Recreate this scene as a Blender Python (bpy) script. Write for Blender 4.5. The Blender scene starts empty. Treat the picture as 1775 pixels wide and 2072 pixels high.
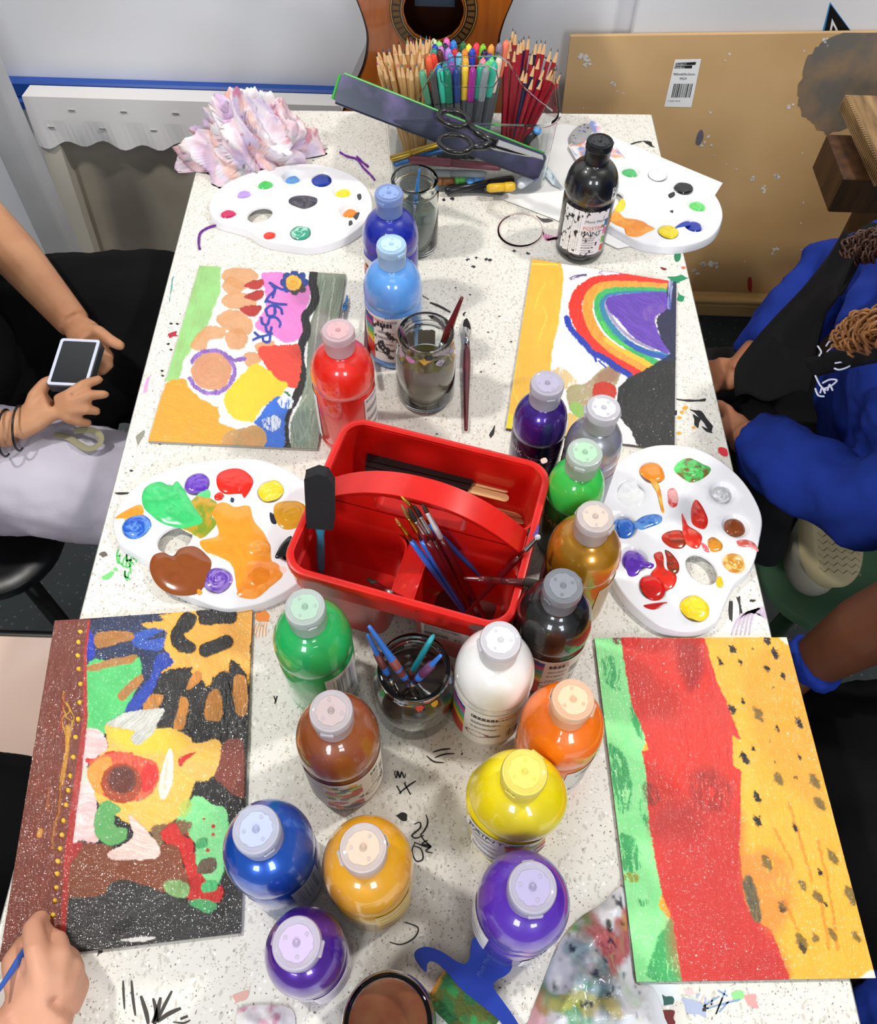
import bpy, bmesh, math, random
import numpy as np
from mathutils import Vector, Matrix
from mathutils.geometry import delaunay_2d_cdt
random.seed(7)
S = bpy.context.scene
COL = S.collection
PI = math.pi

def srgb(h, k=1.0):
    h = h.lstrip('#')
    c = [int(h[i:i+2], 16)/255 for i in (0, 2, 4)]
    return tuple(((x/12.92) if x <= .04045 else ((x+.055)/1.055)**2.4)*k for x in c)

# ------------------------------------------------------------------ camera
TZ = 0.72                      # height of the table top
CH = 0.87                      # camera height above the table top
W, H = 1775, 2072
FPX, PITCH, ROLL, CY = 1754.7, math.radians(54.4656), math.radians(1.7543), -148
cp, sp = math.cos(PITCH), math.sin(PITCH)
VF = np.array([0, cp, -sp]); U0 = np.array([0, sp, cp]); R0 = np.array([1., 0, 0])
VR = math.cos(ROLL)*R0+math.sin(ROLL)*U0
VU = -math.sin(ROLL)*R0+math.cos(ROLL)*U0
EYE = np.array([0, 0, TZ+CH])

def ray(u, v):
    return VF+(u-W/2)/FPX*VR-(v-H/2-CY)/FPX*VU

def G(u, v, z=0.0):
    """world point seen at pixel (u,v) on the horizontal plane z above the table top"""
    d = ray(u, v)
    return EYE+d*((z-CH)/d[2])

def Yp(u, v, y):
    d = ray(u, v)
    return EYE+d*(y/d[1])

def proj(P):
    q = np.asarray(P)-EYE
    zz = q@VF
    return W/2+FPX*(q@VR)/zz, H/2+CY-FPX*(q@VU)/zz

cam = bpy.data.cameras.new('camera')
cam.sensor_fit = 'VERTICAL'; cam.sensor_height = 24.0
cam.lens = FPX/H*24.0
cam.shift_y = CY/H
cam.clip_start = .02
camo = bpy.data.objects.new('camera', cam); COL.objects.link(camo)
M = Matrix.Identity(4)
for i in range(3):
    M[i][0] = VR[i]; M[i][1] = VU[i]; M[i][2] = -VF[i]; M[i][3] = EYE[i]
camo.matrix_world = M
S.camera = camo

# ------------------------------------------------------------------ light
S.view_settings.view_transform = 'Standard'
S.view_settings.look = 'None'
S.view_settings.gamma = 1
S.view_settings.use_curve_mapping = False
S.view_settings.exposure = -0.12
wd = bpy.data.worlds.new('world'); S.world = wd; wd.use_nodes = True
wd.node_tree.nodes['Background'].inputs[0].default_value = (.93, .96, 1, 1)
wd.node_tree.nodes['Background'].inputs[1].default_value = 0.25

def area(name, loc, tgt, size, power, col=(1, 1, 1), sy=None, spread=180):
    l = bpy.data.lights.new(name, 'AREA'); l.energy = power; l.color = col
    l.size = size
    if sy: l.shape = 'RECTANGLE'; l.size_y = sy
    l.spread = math.radians(spread)
    o = bpy.data.objects.new(name, l); COL.objects.link(o)
    o.location = loc
    o.rotation_euler = (Vector(tgt)-Vector(loc)).to_track_quat('-Z', 'Y').to_euler()
    return o
# two ceiling downlights (crisp crossed shadows) and the two window panes behind the photographer
area('ceiling_lamp', (-1.15, .72, TZ+2.0), (0, .5, TZ), .15, 29, (1, .97, .92))
area('ceiling_lamp', (1.15, .88, TZ+2.0), (0, .6, TZ), .15, 27, (1, .97, .92))
area('ceiling_panel', (0, -.55, TZ+2.0), (0, .6, TZ), .9, 4, (1, .98, .95), .5)
area('window_light', (-.75, -1.9, TZ+1.35), (0, .6, TZ), .55, 26, (.88, .94, 1), .75)
area('window_light', (.75, -1.9, TZ+1.35), (0, .6, TZ), .55, 26, (.88, .94, 1), .75)

# ------------------------------------------------------------------ helpers
def tag(o, label=None, cat=None, group=None, kind=None):
    if label: o['label'] = label
    if cat: o['category'] = cat
    if group: o['group'] = group
    if kind: o['kind'] = kind
    return o

def empty(name, loc, label, cat, group=None, rz=0):
    o = bpy.data.objects.new(name, None); COL.objects.link(o)
    o.location = loc; o.rotation_euler = (0, 0, rz); o.empty_display_size = .02
    return tag(o, label, cat, group)

def link(name, me, mat=None, parent=None, smooth=False):
    o = bpy.data.objects.new(name, me); COL.objects.link(o)
    if mat:
        me.materials.clear(); me.materials.append(mat)
    if parent: o.parent = parent
    if smooth: me.polygons.foreach_set('use_smooth', [True]*len(me.polygons))
    return o

def mesh(name, V, F):
    me = bpy.data.meshes.new(name)
    me.from_pydata([tuple(map(float, v)) for v in V], [], [tuple(f) for f in F])
    me.update()
    return me

def obj(name, V, F, mat, parent=None, smooth=False):
    return link(name, mesh(name, V, F), mat, parent, smooth)

def setcol(me, C, name='Col'):
    a = me.color_attributes.new(name, 'FLOAT_COLOR', 'POINT')
    A = np.ones((len(me.vertices), 4), np.float32); A[:, :3] = C
    a.data.foreach_set('color', A.ravel())

class B:
    """collects simple shapes into one mesh"""
    def __init__(s): s.V = []; s.F = []
    def add(s, V, F):
        n = len(s.V); s.V += [tuple(v) for v in V]; s.F += [tuple(i+n for i in f) for f in F]; return s
    def box(s, c, d, M=None, bev=0):
        x, y, z = d[0]/2, d[1]/2, d[2]/2
        if bev:
            b = bev; V = []; F = []
            zs = [(-z, b), (-z+b, 0), (z-b, 0), (z, b)]
            for zz, ins in zs:
                for sx, sy in ((-1, -1), (1, -1), (1, 1), (-1, 1)):
                    V.append((sx*(x-ins), sy*(y-b if not 0 else y), zz)) if sx == sy else V.append((sx*(x-ins-0), sy*(y-b), zz))
            # simple chamfered box: 8-gon rings
            V = []
            for zz, ins in zs:
                X, Y = x-ins, y-ins
                V += [(-X+b, -Y, zz), (X-b, -Y, zz), (X, -Y+b, zz), (X, Y-b, zz), (X-b, Y, zz), (-X+b, Y, zz), (-X, Y-b, zz), (-X, -Y+b, zz)]
            F = [tuple(range(7, -1, -1)), tuple(range(24, 32))]
            for k in range(3):
                for i in range(8):
                    j = (i+1) % 8; F.append((k*8+i, k*8+j, k*8+8+j, k*8+8+i))
        else:
            V = [(-x, -y, -z), (x, -y, -z), (x, y, -z), (-x, y, -z), (-x, -y, z), (x, -y, z), (x, y, z), (-x, y, z)]
            F = [(3, 2, 1, 0), (4, 5, 6, 7), (0, 1, 5, 4), (1, 2, 6, 5), (2, 3, 7, 6), (3, 0, 4, 7)]
        if M is not None: V = [tuple(M@Vector(v)) for v in V]
        return s.add([(v[0]+c[0], v[1]+c[1], v[2]+c[2]) for v in V], F)
    def tube(s, P, R, n=10, cap=True, flat=None):
        P = [Vector([float(q) for q in p]) for p in P]
        if not hasattr(R, '__len__'): R = [R]*len(P)
        V = []; F = []
        up = None
        for i, p in enumerate(P):
            t = (P[min(i+1, len(P)-1)]-P[max(i-1, 0)]).normalized()
            if up is None:
                up = t.orthogonal().normalized()
                if abs(t.z) < .95: up = (Vector((0, 0, 1))-t*t.z).normalized()
            up = (up-t*up.dot(t)).normalized(); sd = t.cross(up)
            r = R[i]; rx, ry = (r if hasattr(r, '__len__') else (r, r))
            for k in range(n):
                a = 2*PI*k/n
                V.append(p+sd*rx*math.cos(a)+up*ry*math.sin(a))
        for i in range(len(P)-1):
            for k in range(n):
                k2 = (k+1) % n
                F.append((i*n+k, i*n+k2, (i+1)*n+k2, (i+1)*n+k))
        if cap:
            F.append(tuple(range(n-1, -1, -1))); F.append(tuple((len(P)-1)*n+k for k in range(n)))
        return s.add(V, F)
    def ell(s, c, r, n=14, m=9, M=None):
        V = [(0, 0, -1)]; F = []
        for i in range(1, m):
            a = -PI/2+PI*i/m
            for k in range(n): V.append((math.cos(a)*math.cos(2*PI*k/n), math.cos(a)*math.sin(2*PI*k/n), math.sin(a)))
        V.append((0, 0, 1))
        for k in range(n):
            k2 = (k+1) % n
            F.append((0, 1+k2, 1+k)); F.append((len(V)-1, 1+(m-2)*n+k, 1+(m-2)*n+k2))
            for i in range(m-2): F.append((1+i*n+k, 1+i*n+k2, 1+(i+1)*n+k2, 1+(i+1)*n+k))
        V = [Vector((v[0]*r[0], v[1]*r[1], v[2]*r[2])) for v in V]
        if M is not None: V = [M@v for v in V]
        c = Vector([float(q) for q in c])
        return s.add([v+c for v in V], F)
    def lathe(s, prof, n=40, c=(0, 0, 0)):
        V = []; F = []
        for r, z in prof:
            for k in range(n): V.append((c[0]+r*math.cos(2*PI*k/n), c[1]+r*math.sin(2*PI*k/n), c[2]+z))
        m = len(prof)
        for i in range(m-1):
            for k in range(n):
                k2 = (k+1) % n; F.append((i*n+k, i*n+k2, (i+1)*n+k2, (i+1)*n+k))
        if prof[0][0] < 1e-4*3: pass
        F.append(tuple(range(n-1, -1, -1))); F.append(tuple((m-1)*n+k for k in range(n)))
        return s.add(V, F)
    def prism(s, pts, z0, z1):
        n = len(pts)
        return s.add([(p[0], p[1], z0) for p in pts]+[(p[0], p[1], z1) for p in pts],
                     [tuple(range(n-1, -1, -1)), tuple(range(n, 2*n))]+[(i, (i+1) % n, n+(i+1) % n, n+i) for i in range(n)])
    def obj(s, name, mat, parent=None, smooth=False): return obj(name, s.V, s.F, mat, parent, smooth)

def edge_split_smooth(o, ang=35):
    me = o.data
    me.polygons.foreach_set('use_smooth', [True]*len(me.polygons))
    try: me.set_sharp_from_angle(angle=math.radians(ang))
    except Exception: pass
    return o

def vnoise(x, y, seed=0):
    r = np.random.default_rng(seed+11).random((256, 256))
    xi = np.floor(x).astype(int); yi = np.floor(y).astype(int)
    fx = x-xi; fy = y-yi; fx = fx*fx*(3-2*fx); fy = fy*fy*(3-2*fy)
    a = r[xi % 256, yi % 256]; b = r[(xi+1) % 256, yi % 256]; c = r[xi % 256, (yi+1) % 256]; d = r[(xi+1) % 256, (yi+1) % 256]
    return (a*(1-fx)+b*fx)*(1-fy)+(c*(1-fx)+d*fx)*fy

def fbm(x, y, seed=0, o=4):
    t = 0; a = .5; n = 0
    for k in range(o):
        t = t+a*vnoise(x, y, seed+k*17); n += a; x = x*2.03+5.1; y = y*2.03+1.7; a *= .5
    return t/n

def catmull(P, n=8, closed=True):
    P = np.asarray(P, float); m = len(P); out = []
    rng = range(m) if closed else range(m-1)
    for i in rng:
        if closed: p0, p1, p2, p3 = P[i-1], P[i], P[(i+1) % m], P[(i+2) % m]
        else: p0, p1, p2, p3 = P[max(i-1, 0)], P[i], P[i+1], P[min(i+2, m-1)]
        for k in range(n):
            t = k/n
            out.append(.5*((2*p1)+(-p0+p2)*t+(2*p0-5*p1+4*p2-p3)*t*t+(-p0+3*p1-3*p2+p3)*t**3))
    if not closed: out.append(P[-1])
    return np.array(out)

def pip(x, y, poly):
    ins = np.zeros(x.shape, bool); n = len(poly)
    for i in range(n):
        x0, y0 = poly[i-1]; x1, y1 = poly[i]
        if y0 == y1: continue
        c = ((y0 > y) != (y1 > y)) & (x < (x1-x0)*(y-y0)/(y1-y0)+x0)
        ins ^= c
    return ins

def dseg(x, y, poly, closed=True):
    d = np.full(x.shape, 1e9); n = len(poly)
    for i in range(0 if closed else 1, n):
        ax, ay = poly[i-1]; bx, by = poly[i]
        dx, dy = bx-ax, by-ay; L = dx*dx+dy*dy+1e-9
        t = np.clip(((x-ax)*dx+(y-ay)*dy)/L, 0, 1)
        d = np.minimum(d, (x-ax-t*dx)**2+(y-ay-t*dy)**2)
    return np.sqrt(d)

# ------------------------------------------------------------------ materials
def mat(name, col=None, rough=.5, bump=None, attr=None, metal=0, trans=0, coat=0, ior=1.45, sss=0, spec=.5, noise=None, alpha=1, sheen=0, emis=None):
    m = bpy.data.materials.new(name); m.use_nodes = True
    nt = m.node_tree; N = nt.nodes; L = nt.links
    p = N['Principled BSDF']
    if col is not None:
        c = srgb(col) if isinstance(col, str) else col
        p.inputs['Base Color'].default_value = (*c[:3], 1)
    p.inputs['Roughness'].default_value = rough
    p.inputs['Metallic'].default_value = metal
    p.inputs['Transmission Weight'].default_value = trans
    p.inputs['Coat Weight'].default_value = coat
    p.inputs['Coat Roughness'].default_value = .05
    p.inputs['IOR'].default_value = ior
    p.inputs['Specular IOR Level'].default_value = spec
    if sheen: p.inputs['Sheen Weight'].default_value = sheen
    if sss:
        p.inputs['Subsurface Weight'].default_value = sss
        p.inputs['Subsurface Scale'].default_value = .01
    src = None
    if attr:
        a = N.new('ShaderNodeAttribute'); a.attribute_name = attr; src = a.outputs['Color']
        L.new(src, p.inputs['Base Color'])
    tc = N.new('ShaderNodeTexCoord')
    if noise:   # (scale, second colour, low, high)
        nz = N.new('ShaderNodeTexNoise'); nz.inputs['Scale'].default_value = noise[0]; nz.inputs['Detail'].default_value = 6
        L.new(tc.outputs['Object'], nz.inputs['Vector'])
        rp = N.new('ShaderNodeValToRGB'); rp.color_ramp.elements[0].position = noise[2]; rp.color_ramp.elements[1].position = noise[3]
        L.new(nz.outputs['Fac'], rp.inputs['Fac'])
        mx = N.new('ShaderNodeMix'); mx.data_type = 'RGBA'
        L.new(rp.outputs['Color'], mx.inputs['Factor'])
        if src: L.new(src, mx.inputs['A'])
        else: mx.inputs['A'].default_value = p.inputs['Base Color'].default_value
        mx.inputs['B'].default_value = (*srgb(noise[1]), 1)
        L.new(mx.outputs['Result'], p.inputs['Base Color'])
    if bump:    # (scale, strength, distance)
        nb = N.new('ShaderNodeTexNoise'); nb.inputs['Scale'].default_value = bump[0]; nb.inputs['Detail'].default_value = 4
        L.new(tc.outputs['Object'], nb.inputs['Vector'])
        bp = N.new('ShaderNodeBump'); bp.inputs['Strength'].default_value = bump[1]; bp.inputs['Distance'].default_value = bump[2]
        L.new(nb.outputs['Fac'], bp.inputs['Height']); L.new(bp.outputs['Normal'], p.inputs['Normal'])
    return m

def canvas_mat():
    m = mat('wet_paint', attr='Col', rough=.34, spec=.5)
    nt = m.node_tree; N = nt.nodes; L = nt.links; p = N['Principled BSDF']
    tc = N.new('ShaderNodeTexCoord')
    wv = []
    for ax in ('X', 'Y'):
        w = N.new('ShaderNodeTexWave'); w.bands_direction = ax; w.inputs['Scale'].default_value = 260; w.inputs['Distortion'].default_value = 1.5
        L.new(tc.outputs['Object'], w.inputs['Vector']); wv.append(w)
    ad = N.new('ShaderNodeMath'); ad.operation = 'ADD'
    L.new(wv[0].outputs['Fac'], ad.inputs[0]); L.new(wv[1].outputs['Fac'], ad.inputs[1])
    nz = N.new('ShaderNodeTexNoise'); nz.inputs['Scale'].default_value = 700; nz.inputs['Detail'].default_value = 3
    L.new(tc.outputs['Object'], nz.inputs['Vector'])
    a2 = N.new('ShaderNodeMath'); a2.operation = 'MULTIPLY_ADD'; a2.inputs[1].default_value = 6.0
    L.new(nz.outputs['Fac'], a2.inputs[0]); L.new(ad.outputs[0], a2.inputs[2])
    b = N.new('ShaderNodeBump'); b.inputs['Strength'].default_value = .3; b.inputs['Distance'].default_value = .0004
    L.new(a2.outputs[0], b.inputs['Height']); L.new(b.outputs['Normal'], p.inputs['Normal'])
    # the wet film over the weave: its own fine relief gives the glints
    nc = N.new('ShaderNodeTexNoise'); nc.inputs['Scale'].default_value = 350; nc.inputs['Detail'].default_value = 1
    L.new(tc.outputs['Object'], nc.inputs['Vector'])
    bc = N.new('ShaderNodeBump'); bc.inputs['Strength'].default_value = 1; bc.inputs['Distance'].default_value = .0012
    L.new(nc.outputs['Fac'], bc.inputs['Height']); L.new(bc.outputs['Normal'], p.inputs['Coat Normal'])
    p.inputs['Coat Weight'].default_value = .55; p.inputs['Coat Roughness'].default_value = .06
    n2 = N.new('ShaderNodeTexNoise'); n2.inputs['Scale'].default_value = 9
    L.new(tc.outputs['Object'], n2.inputs['Vector'])
    mr = N.new('ShaderNodeMapRange'); mr.inputs['From Min'].default_value = .35; mr.inputs['From Max'].default_value = .65
    mr.inputs['To Min'].default_value = .3; mr.inputs['To Max'].default_value = .5
    L.new(n2.outputs['Fac'], mr.inputs['Value']); L.new(mr.outputs[0], p.inputs['Roughness'])
    return m

def table_mat():
    m = mat('speckled_laminate', rough=.32)
    nt = m.node_tree; N = nt.nodes; L = nt.links; p = N['Principled BSDF']
    tc = N.new('ShaderNodeTexCoord')
    base = None
    def vor(scale, stretch, lo, hi, col, prev, thr):
        mp = N.new('ShaderNodeMapping'); mp.inputs['Scale'].default_value = (1, stretch, 1); mp.inputs['Rotation'].default_value = (0, 0, scale*.01)
        nzw = N.new('ShaderNodeTexNoise'); nzw.inputs['Scale'].default_value = 60
        L.new(tc.outputs['Object'], nzw.inputs['Vector'])
        ad = N.new('ShaderNodeVectorMath'); ad.operation = 'MULTIPLY_ADD'; ad.inputs[1].default_value = (.012,)*3
        L.new(nzw.outputs['Color'], ad.inputs[0]); L.new(tc.outputs['Object'], ad.inputs[2])
        L.new(ad.outputs[0], mp.inputs['Vector'])
        v = N.new('ShaderNodeTexVoronoi'); v.inputs['Scale'].default_value = scale
        L.new(mp.outputs[0], v.inputs['Vector'])
        r = N.new('ShaderNodeValToRGB'); r.color_ramp.elements[0].position = lo; r.color_ramp.elements[0].color = (1,)*4
        r.color_ramp.elements[1].position = hi; r.color_ramp.elements[1].color = (0, 0, 0, 1)
        L.new(v.outputs['Distance'], r.inputs['Fac'])
        sep = N.new('ShaderNodeSeparateColor'); L.new(v.outputs['Color'], sep.inputs[0])
        g = N.new('ShaderNodeMath'); g.operation = 'GREATER_THAN'; g.inputs[1].default_value = thr; L.new(sep.outputs[0], g.inputs[0])
        mu = N.new('ShaderNodeMath'); mu.operation = 'MULTIPLY'; L.new(r.outputs['Color'], mu.inputs[0]); L.new(g.outputs[0], mu.inputs[1])
        mx = N.new('ShaderNodeMix'); mx.data_type = 'RGBA'; L.new(mu.outputs[0], mx.inputs['Factor'])
        if prev: L.new(prev, mx.inputs['A'])
        else: mx.inputs['A'].default_value = (*srgb('#e4e0d6'), 1)
        mx.inputs['B'].default_value = (*srgb(col), 1)
        return mx.outputs['Result']
    o = vor(230, .55, .25, .42, '#cbc6ba', None, .5)
    o = vor(340, 2.0, .22, .36, '#aea89d', o, .68)
    o = vor(430, .6, .2, .3, '#7d766d', o, .84)
    o = vor(190, 1.0, .2, .34, '#f4f2ec', o, .7)
    nz = N.new('ShaderNodeTexNoise'); nz.inputs['Scale'].default_value = 7; nz.inputs['Detail'].default_value = 8; nz.inputs['Roughness'].default_value = .7
    L.new(tc.outputs['Object'], nz.inputs['Vector'])
    r = N.new('ShaderNodeValToRGB'); r.color_ramp.elements[0].position = .56; r.color_ramp.elements[1].position = .9
    L.new(nz.outputs['Fac'], r.inputs['Fac'])
    mx = N.new('ShaderNodeMix'); mx.data_type = 'RGBA'; L.new(r.outputs['Color'], mx.inputs['Factor']); L.new(o, mx.inputs['A'])
    mx.inputs['B'].default_value = (*srgb('#b3aca2'), 1)
    L.new(mx.outputs['Result'], p.inputs['Base Color'])
    return m

def floor_mat():
    m = mat('speckled_vinyl', rough=.45)
    nt = m.node_tree; N = nt.nodes; L = nt.links; p = N['Principled BSDF']
    tc = N.new('ShaderNodeTexCoord')
    nz = N.new('ShaderNodeTexNoise'); nz.inputs['Scale'].default_value = 9; nz.inputs['Detail'].default_value = 7
    L.new(tc.outputs['Object'], nz.inputs['Vector'])
    r = N.new('ShaderNodeValToRGB'); r.color_ramp.elements[0].color = (*srgb('#4c5455'), 1); r.color_ramp.elements[1].color = (*srgb('#717877'), 1)
    L.new(nz.outputs['Fac'], r.inputs['Fac'])
    v = N.new('ShaderNodeTexVoronoi'); v.inputs['Scale'].default_value = 75
    L.new(tc.outputs['Object'], v.inputs['Vector'])
    r2 = N.new('ShaderNodeValToRGB'); r2.color_ramp.elements[0].position = .12; r2.color_ramp.elements[0].color = (.6,)*4; r2.color_ramp.elements[1].position = .25; r2.color_ramp.elements[1].color = (0, 0, 0, 1)
    L.new(v.outputs['Distance'], r2.inputs['Fac'])
    mx = N.new('ShaderNodeMix'); mx.data_type = 'RGBA'; L.new(r2.outputs['Color'], mx.inputs['Factor']); L.new(r.outputs['Color'], mx.inputs['A'])
    mx.inputs['B'].default_value = (*srgb('#a7adaa'), 1)
    L.new(mx.outputs['Result'], p.inputs['Base Color'])
    return m

def wood_mat(name, c1, c2, scale=8, rough=.5, axis='X', coat=0):
    m = mat(name, rough=rough, coat=coat)
    nt = m.node_tree; N = nt.nodes; L = nt.links; p = N['Principled BSDF']
    tc = N.new('ShaderNodeTexCoord'); mp = N.new('ShaderNodeMapping')
    mp.inputs['Scale'].default_value = {'X': (.12, 1, 1), 'Y': (1, .12, 1), 'Z': (1, 1, .12)}[axis]
    L.new(tc.outputs['Object'], mp.inputs['Vector'])
    n = N.new('ShaderNodeTexNoise'); n.inputs['Scale'].default_value = scale*10; n.inputs['Detail'].default_value = 6
    L.new(mp.outputs[0], n.inputs['Vector'])
    r = N.new('ShaderNodeValToRGB'); r.color_ramp.elements[0].position = .35; r.color_ramp.elements[1].position = .65
    r.color_ramp.elements[0].color = (*srgb(c1), 1); r.color_ramp.elements[1].color = (*srgb(c2), 1)
    L.new(n.outputs['Fac'], r.inputs['Fac']); L.new(r.outputs['Color'], p.inputs['Base Color'])
    return m

M_attr = mat('printed_paper', attr='Col', rough=.45)
M_blob = mat('poster_paint', attr='Col', rough=.12, coat=.6)
M_dry = mat('dried_paint', attr='Col', rough=.5)
M_canvas = canvas_mat()
M_table = table_mat()
M_white = mat('white_gloss_plastic', '#f2f1f4', rough=.22, coat=.3)
M_black = mat('black_plastic', '#101010', rough=.35)
M_steel = mat('steel', '#c8c8c8', rough=.22, metal=1)
M_gold = mat('brass_ferrule', '#d8a83a', rough=.25, metal=1)
M_glass = mat('jar_glass', '#f4f8f6', rough=.02, trans=1, ior=1.45)
M_clear = mat('clear_plastic', '#f7f9fa', rough=.03, trans=1, ior=1.12, spec=.8)
_mc = {}
def pm(col, rough=.4, **k):
    key = (col, rough, tuple(sorted(k.items())))
    if key not in _mc: _mc[key] = mat('colour_'+col.strip('#'), col, rough, **k)
    return _mc[key]

# ------------------------------------------------------------------ room
def quad(name, pts, m, parent=None): return obj(name, pts, [tuple(range(len(pts)))], m, parent)
WY = 1.62
m_wall = mat('white_wall_paint', '#f1f1f4', rough=.5, bump=(60, .1, .001), noise=(3, '#e6e6ea', .45, .8))
b = B().box((0, WY+.05, 1.25), (5, .1, 2.5)); tag(b.obj('wall_back', m_wall), kind='structure')
b = B().box((0, .2, -.02), (5, 4, .04)); tag(b.obj('floor', floor_mat()), kind='structure')
# blue rail along the wall behind the table
b = B().box((-.52, WY-.012, TZ-.178), (.95, .024, .036), bev=.004).box((-.52, WY-.016, TZ-.208), (.95, .034, .024), bev=.004)
tag(b.obj('trim_1', pm('#1f4fa8', .35)), kind='structure')

# ------------------------------------------------------------------ things behind the table
def wall_things():
    # canvas seen from its back, leaning on the wall
    t = empty('stretched_canvas', (-.50, 1.50, 0), 'canvas turned back to front with a stapled white flap, behind the table at left', 'canvas')
    y0, y1, zt, zb = 1.46, 1.53, TZ-.15, .0
    lean = math.atan2(y1-y0, zt-zb)
    Mx = Matrix.Rotation(-lean, 4, 'X')
    def put(b, name, m, par=t, smooth=False):
        o = b.obj(name, m, par, smooth); return o
    x0, x1 = -.345, .33
    def T(b):
        b.V = [tuple(Matrix.Translation((0, y0-1.50, 0))@(Mx@Vector(v))) for v in b.V]; return b
    Ht = (zt-zb)/math.cos(lean)
    b = B()
    b.box((0, .02, Ht-.02), (x1-x0, .036, .035)).box((0, .02, .02), (x1-x0, .036, .035)).box((x0+.022, .02, Ht/2), (.04, .036, Ht-.05)).box((x1-.022, .02, Ht/2), (.04, .036, Ht-.05))
    put(T(b), 'stretcher_frame', pm('#cfc8ba', .6))
    b = B().box((0, .034, Ht/2), (x1-x0-.01, .004, Ht-.01)); put(T(b), 'raw_canvas', mat('raw_linen', '#a39b8d', .8, bump=(300, .3, .0005), noise=(5, '#8f877a', .4, .7)))
    # primed flap folded over the bar with a wavy lower edge
    n = 60; V = []; F = []
    for i in range(n+1):
        x = x0+(x1-x0)*i/n
        w = .098+.006*math.sin(i*.9)+.004*math.sin(i*.37+1)
        V += [(x, .045, Ht+.003), (x, -.003, Ht+.003), (x, -.004, Ht-.045), (x, -.003-.003*math.sin(i*.9), Ht-w), (x, .000, Ht-w)]
    for i in range(n):
        for k in range(4): F.append((i*5+k, i*5+k+1, (i+1)*5+k+1, (i+1)*5+k))
    b = B().add(V, F); put(T(b), 'primed_flap', pm('#e6e3e2', .55))
    for k in range(12):
        x = x0+.04+k*.052; zz = Ht-(.022 if k % 2 else .06)
        b = B().box((x, -.0055, zz), (.013, .002, .0016)); put(T(b), 'staple', M_steel)
    # white upright post and blue strip
    b = B().box((0, 0, .44), (.055, .05, .88), bev=.004)
    o = b.obj('upright_post', mat('white_timber', '#d4d4d6', .5, noise=(6, '#bcbcc0', .4, .75))); o.location = (-.80, 1.36, 0); tag(o, 'white painted upright post in front of the turned canvas at the far left', 'post')
    b = B().box((0, 0, .35), (.04, .05, .7), bev=.004)
    o = b.obj('blue_board', pm('#1d5f96', .4)); o.location = (-.935, 1.38, 0); tag(o, 'narrow blue upright board left of the white post', 'board')
    # guitar on a low cupboard
    b = B()
    c = empty('low_cupboard', (-.02, 1.44, 0), 'low grey cupboard behind the table carrying the guitar', 'cupboard')
    B().box((0, 0, .20), (.30, .13, .40), bev=.004).obj('body', pm('#8a8d92', .5), c)
    for sx in (-1, 1):
        d = B().box((sx*.073, -.07, .2), (.14, .01, .37), bev=.002).obj('door', pm('#94979c', .5), c)
        B().box((sx*.02, -.078, .26), (.008, .014, .07), bev=.002).obj('handle', M_steel, d)
    gx = Yp(878, 10, 1.42)[0]
    g = empty('acoustic_guitar', (gx, 1.375, .4095), 'orange brown acoustic guitar standing behind the pencil box', 'guitar')
    g.rotation_euler = (math.radians(-5), 0, 0)
    half = [(0, 0), (.06, .004), (.12, .02), (.165, .06), (.188, .12), (.186, .17), (.170, .225), (.146, .28), (.122, .33), (.113, .375), (.118, .41), (.131, .45), (.140, .49), (.138, .535), (.122, .575), (.085, .605), (.04, .615), (0, .617)]
    R = catmull([(x, z) for x, z in half], 5, False)
    out = [(x, z) for x, z in R]+[(-x, z) for x, z in R[::-1][1:-1]]
    hz = .425; hr = .05
    def ringmesh(y, r0):
        return
    # front plate with the sound hole cut out
    pts = [Vector(p) for p in out]; no = len(pts)
    hol = [Vector((hr*math.cos(2*PI*k/48), hz+hr*math.sin(2*PI*k/48))) for k in range(48)]
    res = delaunay_2d_cdt(pts+hol, [], [list(range(no)), list(range(no+47, no-1, -1))], 0, 1e-6)
    V2, F2 = res[0], res[2]
    F2 = [f for f in F2 if pip(np.array([sum(V2[i].x for i in f)/len(f)]), np.array([sum(V2[i].y for i in f)/len(f)]), [tuple(p) for p in pts])[0] and ((sum(V2[i].x for i in f)/len(f))**2+(sum(V2[i].y for i in f)/len(f)-hz)**2)**.5 > hr*.98]
    Ft = [tuple(f) for f in F2]
    wood = wood_mat('guitar_spruce', '#87440f', '#a0561a', 6, .22, 'Z', coat=.6)
    o = obj('soundboard', [(v.x, 0, v.y) for v in V2], [f[::-1] for f in Ft], wood, g)
    md = o.modifiers.new('s', 'SOLIDIFY'); md.thickness = .003; md.offset = 1
    b = B(); V = []; F = []
    for (x, z) in out: V += [(x, 0.0, z), (x, .09, z)]
    for i in range(no): F.append((2*i, 2*((i+1) % no), 2*((i+1) % no)+1, 2*i+1))
    F.append(tuple(2*i+1 for i in range(no)))
    obj('sides_and_back', V, F, pm('#3a1c0d', .25, coat=.5), g)
    # binding: dark edge line
    V = []; F = []
    for i, (x, z) in enumerate(out):
        L = math.hypot(x, z-.3)+1e-6; V += [(x*1.002, -.0012, z), (x-(x)/L*.004, -.0012, z-(z-.3)/L*.004)]
    for i in range(no): F.append((2*i, 2*i+1, 2*((i+1) % no)+1, 2*((i+1) % no)))
    obj('binding', V, F, pm('#231008', .3), g)
    # rosette: rings of alternating inlay
    def ring(r0, r1, y, m, n=72, skip=None):
        V = []; F = []
        for k in range(n):
            a = 2*PI*k/n
            V += [(r0*math.cos(a), y, hz+r0*math.sin(a)), (r1*math.cos(a), y, hz+r1*math.sin(a))]
        for k in range(n):
            if skip and k % skip == 0: continue
            k2 = (k+1) % n; F.append((2*k, 2*k+1, 2*k2+1, 2*k2))
        return V, F
    V, F = ring(.052, .073, -.0012, None); ro = obj('rosette', V, F, pm('#2a1a0c', .3, coat=.5), g)
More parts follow.
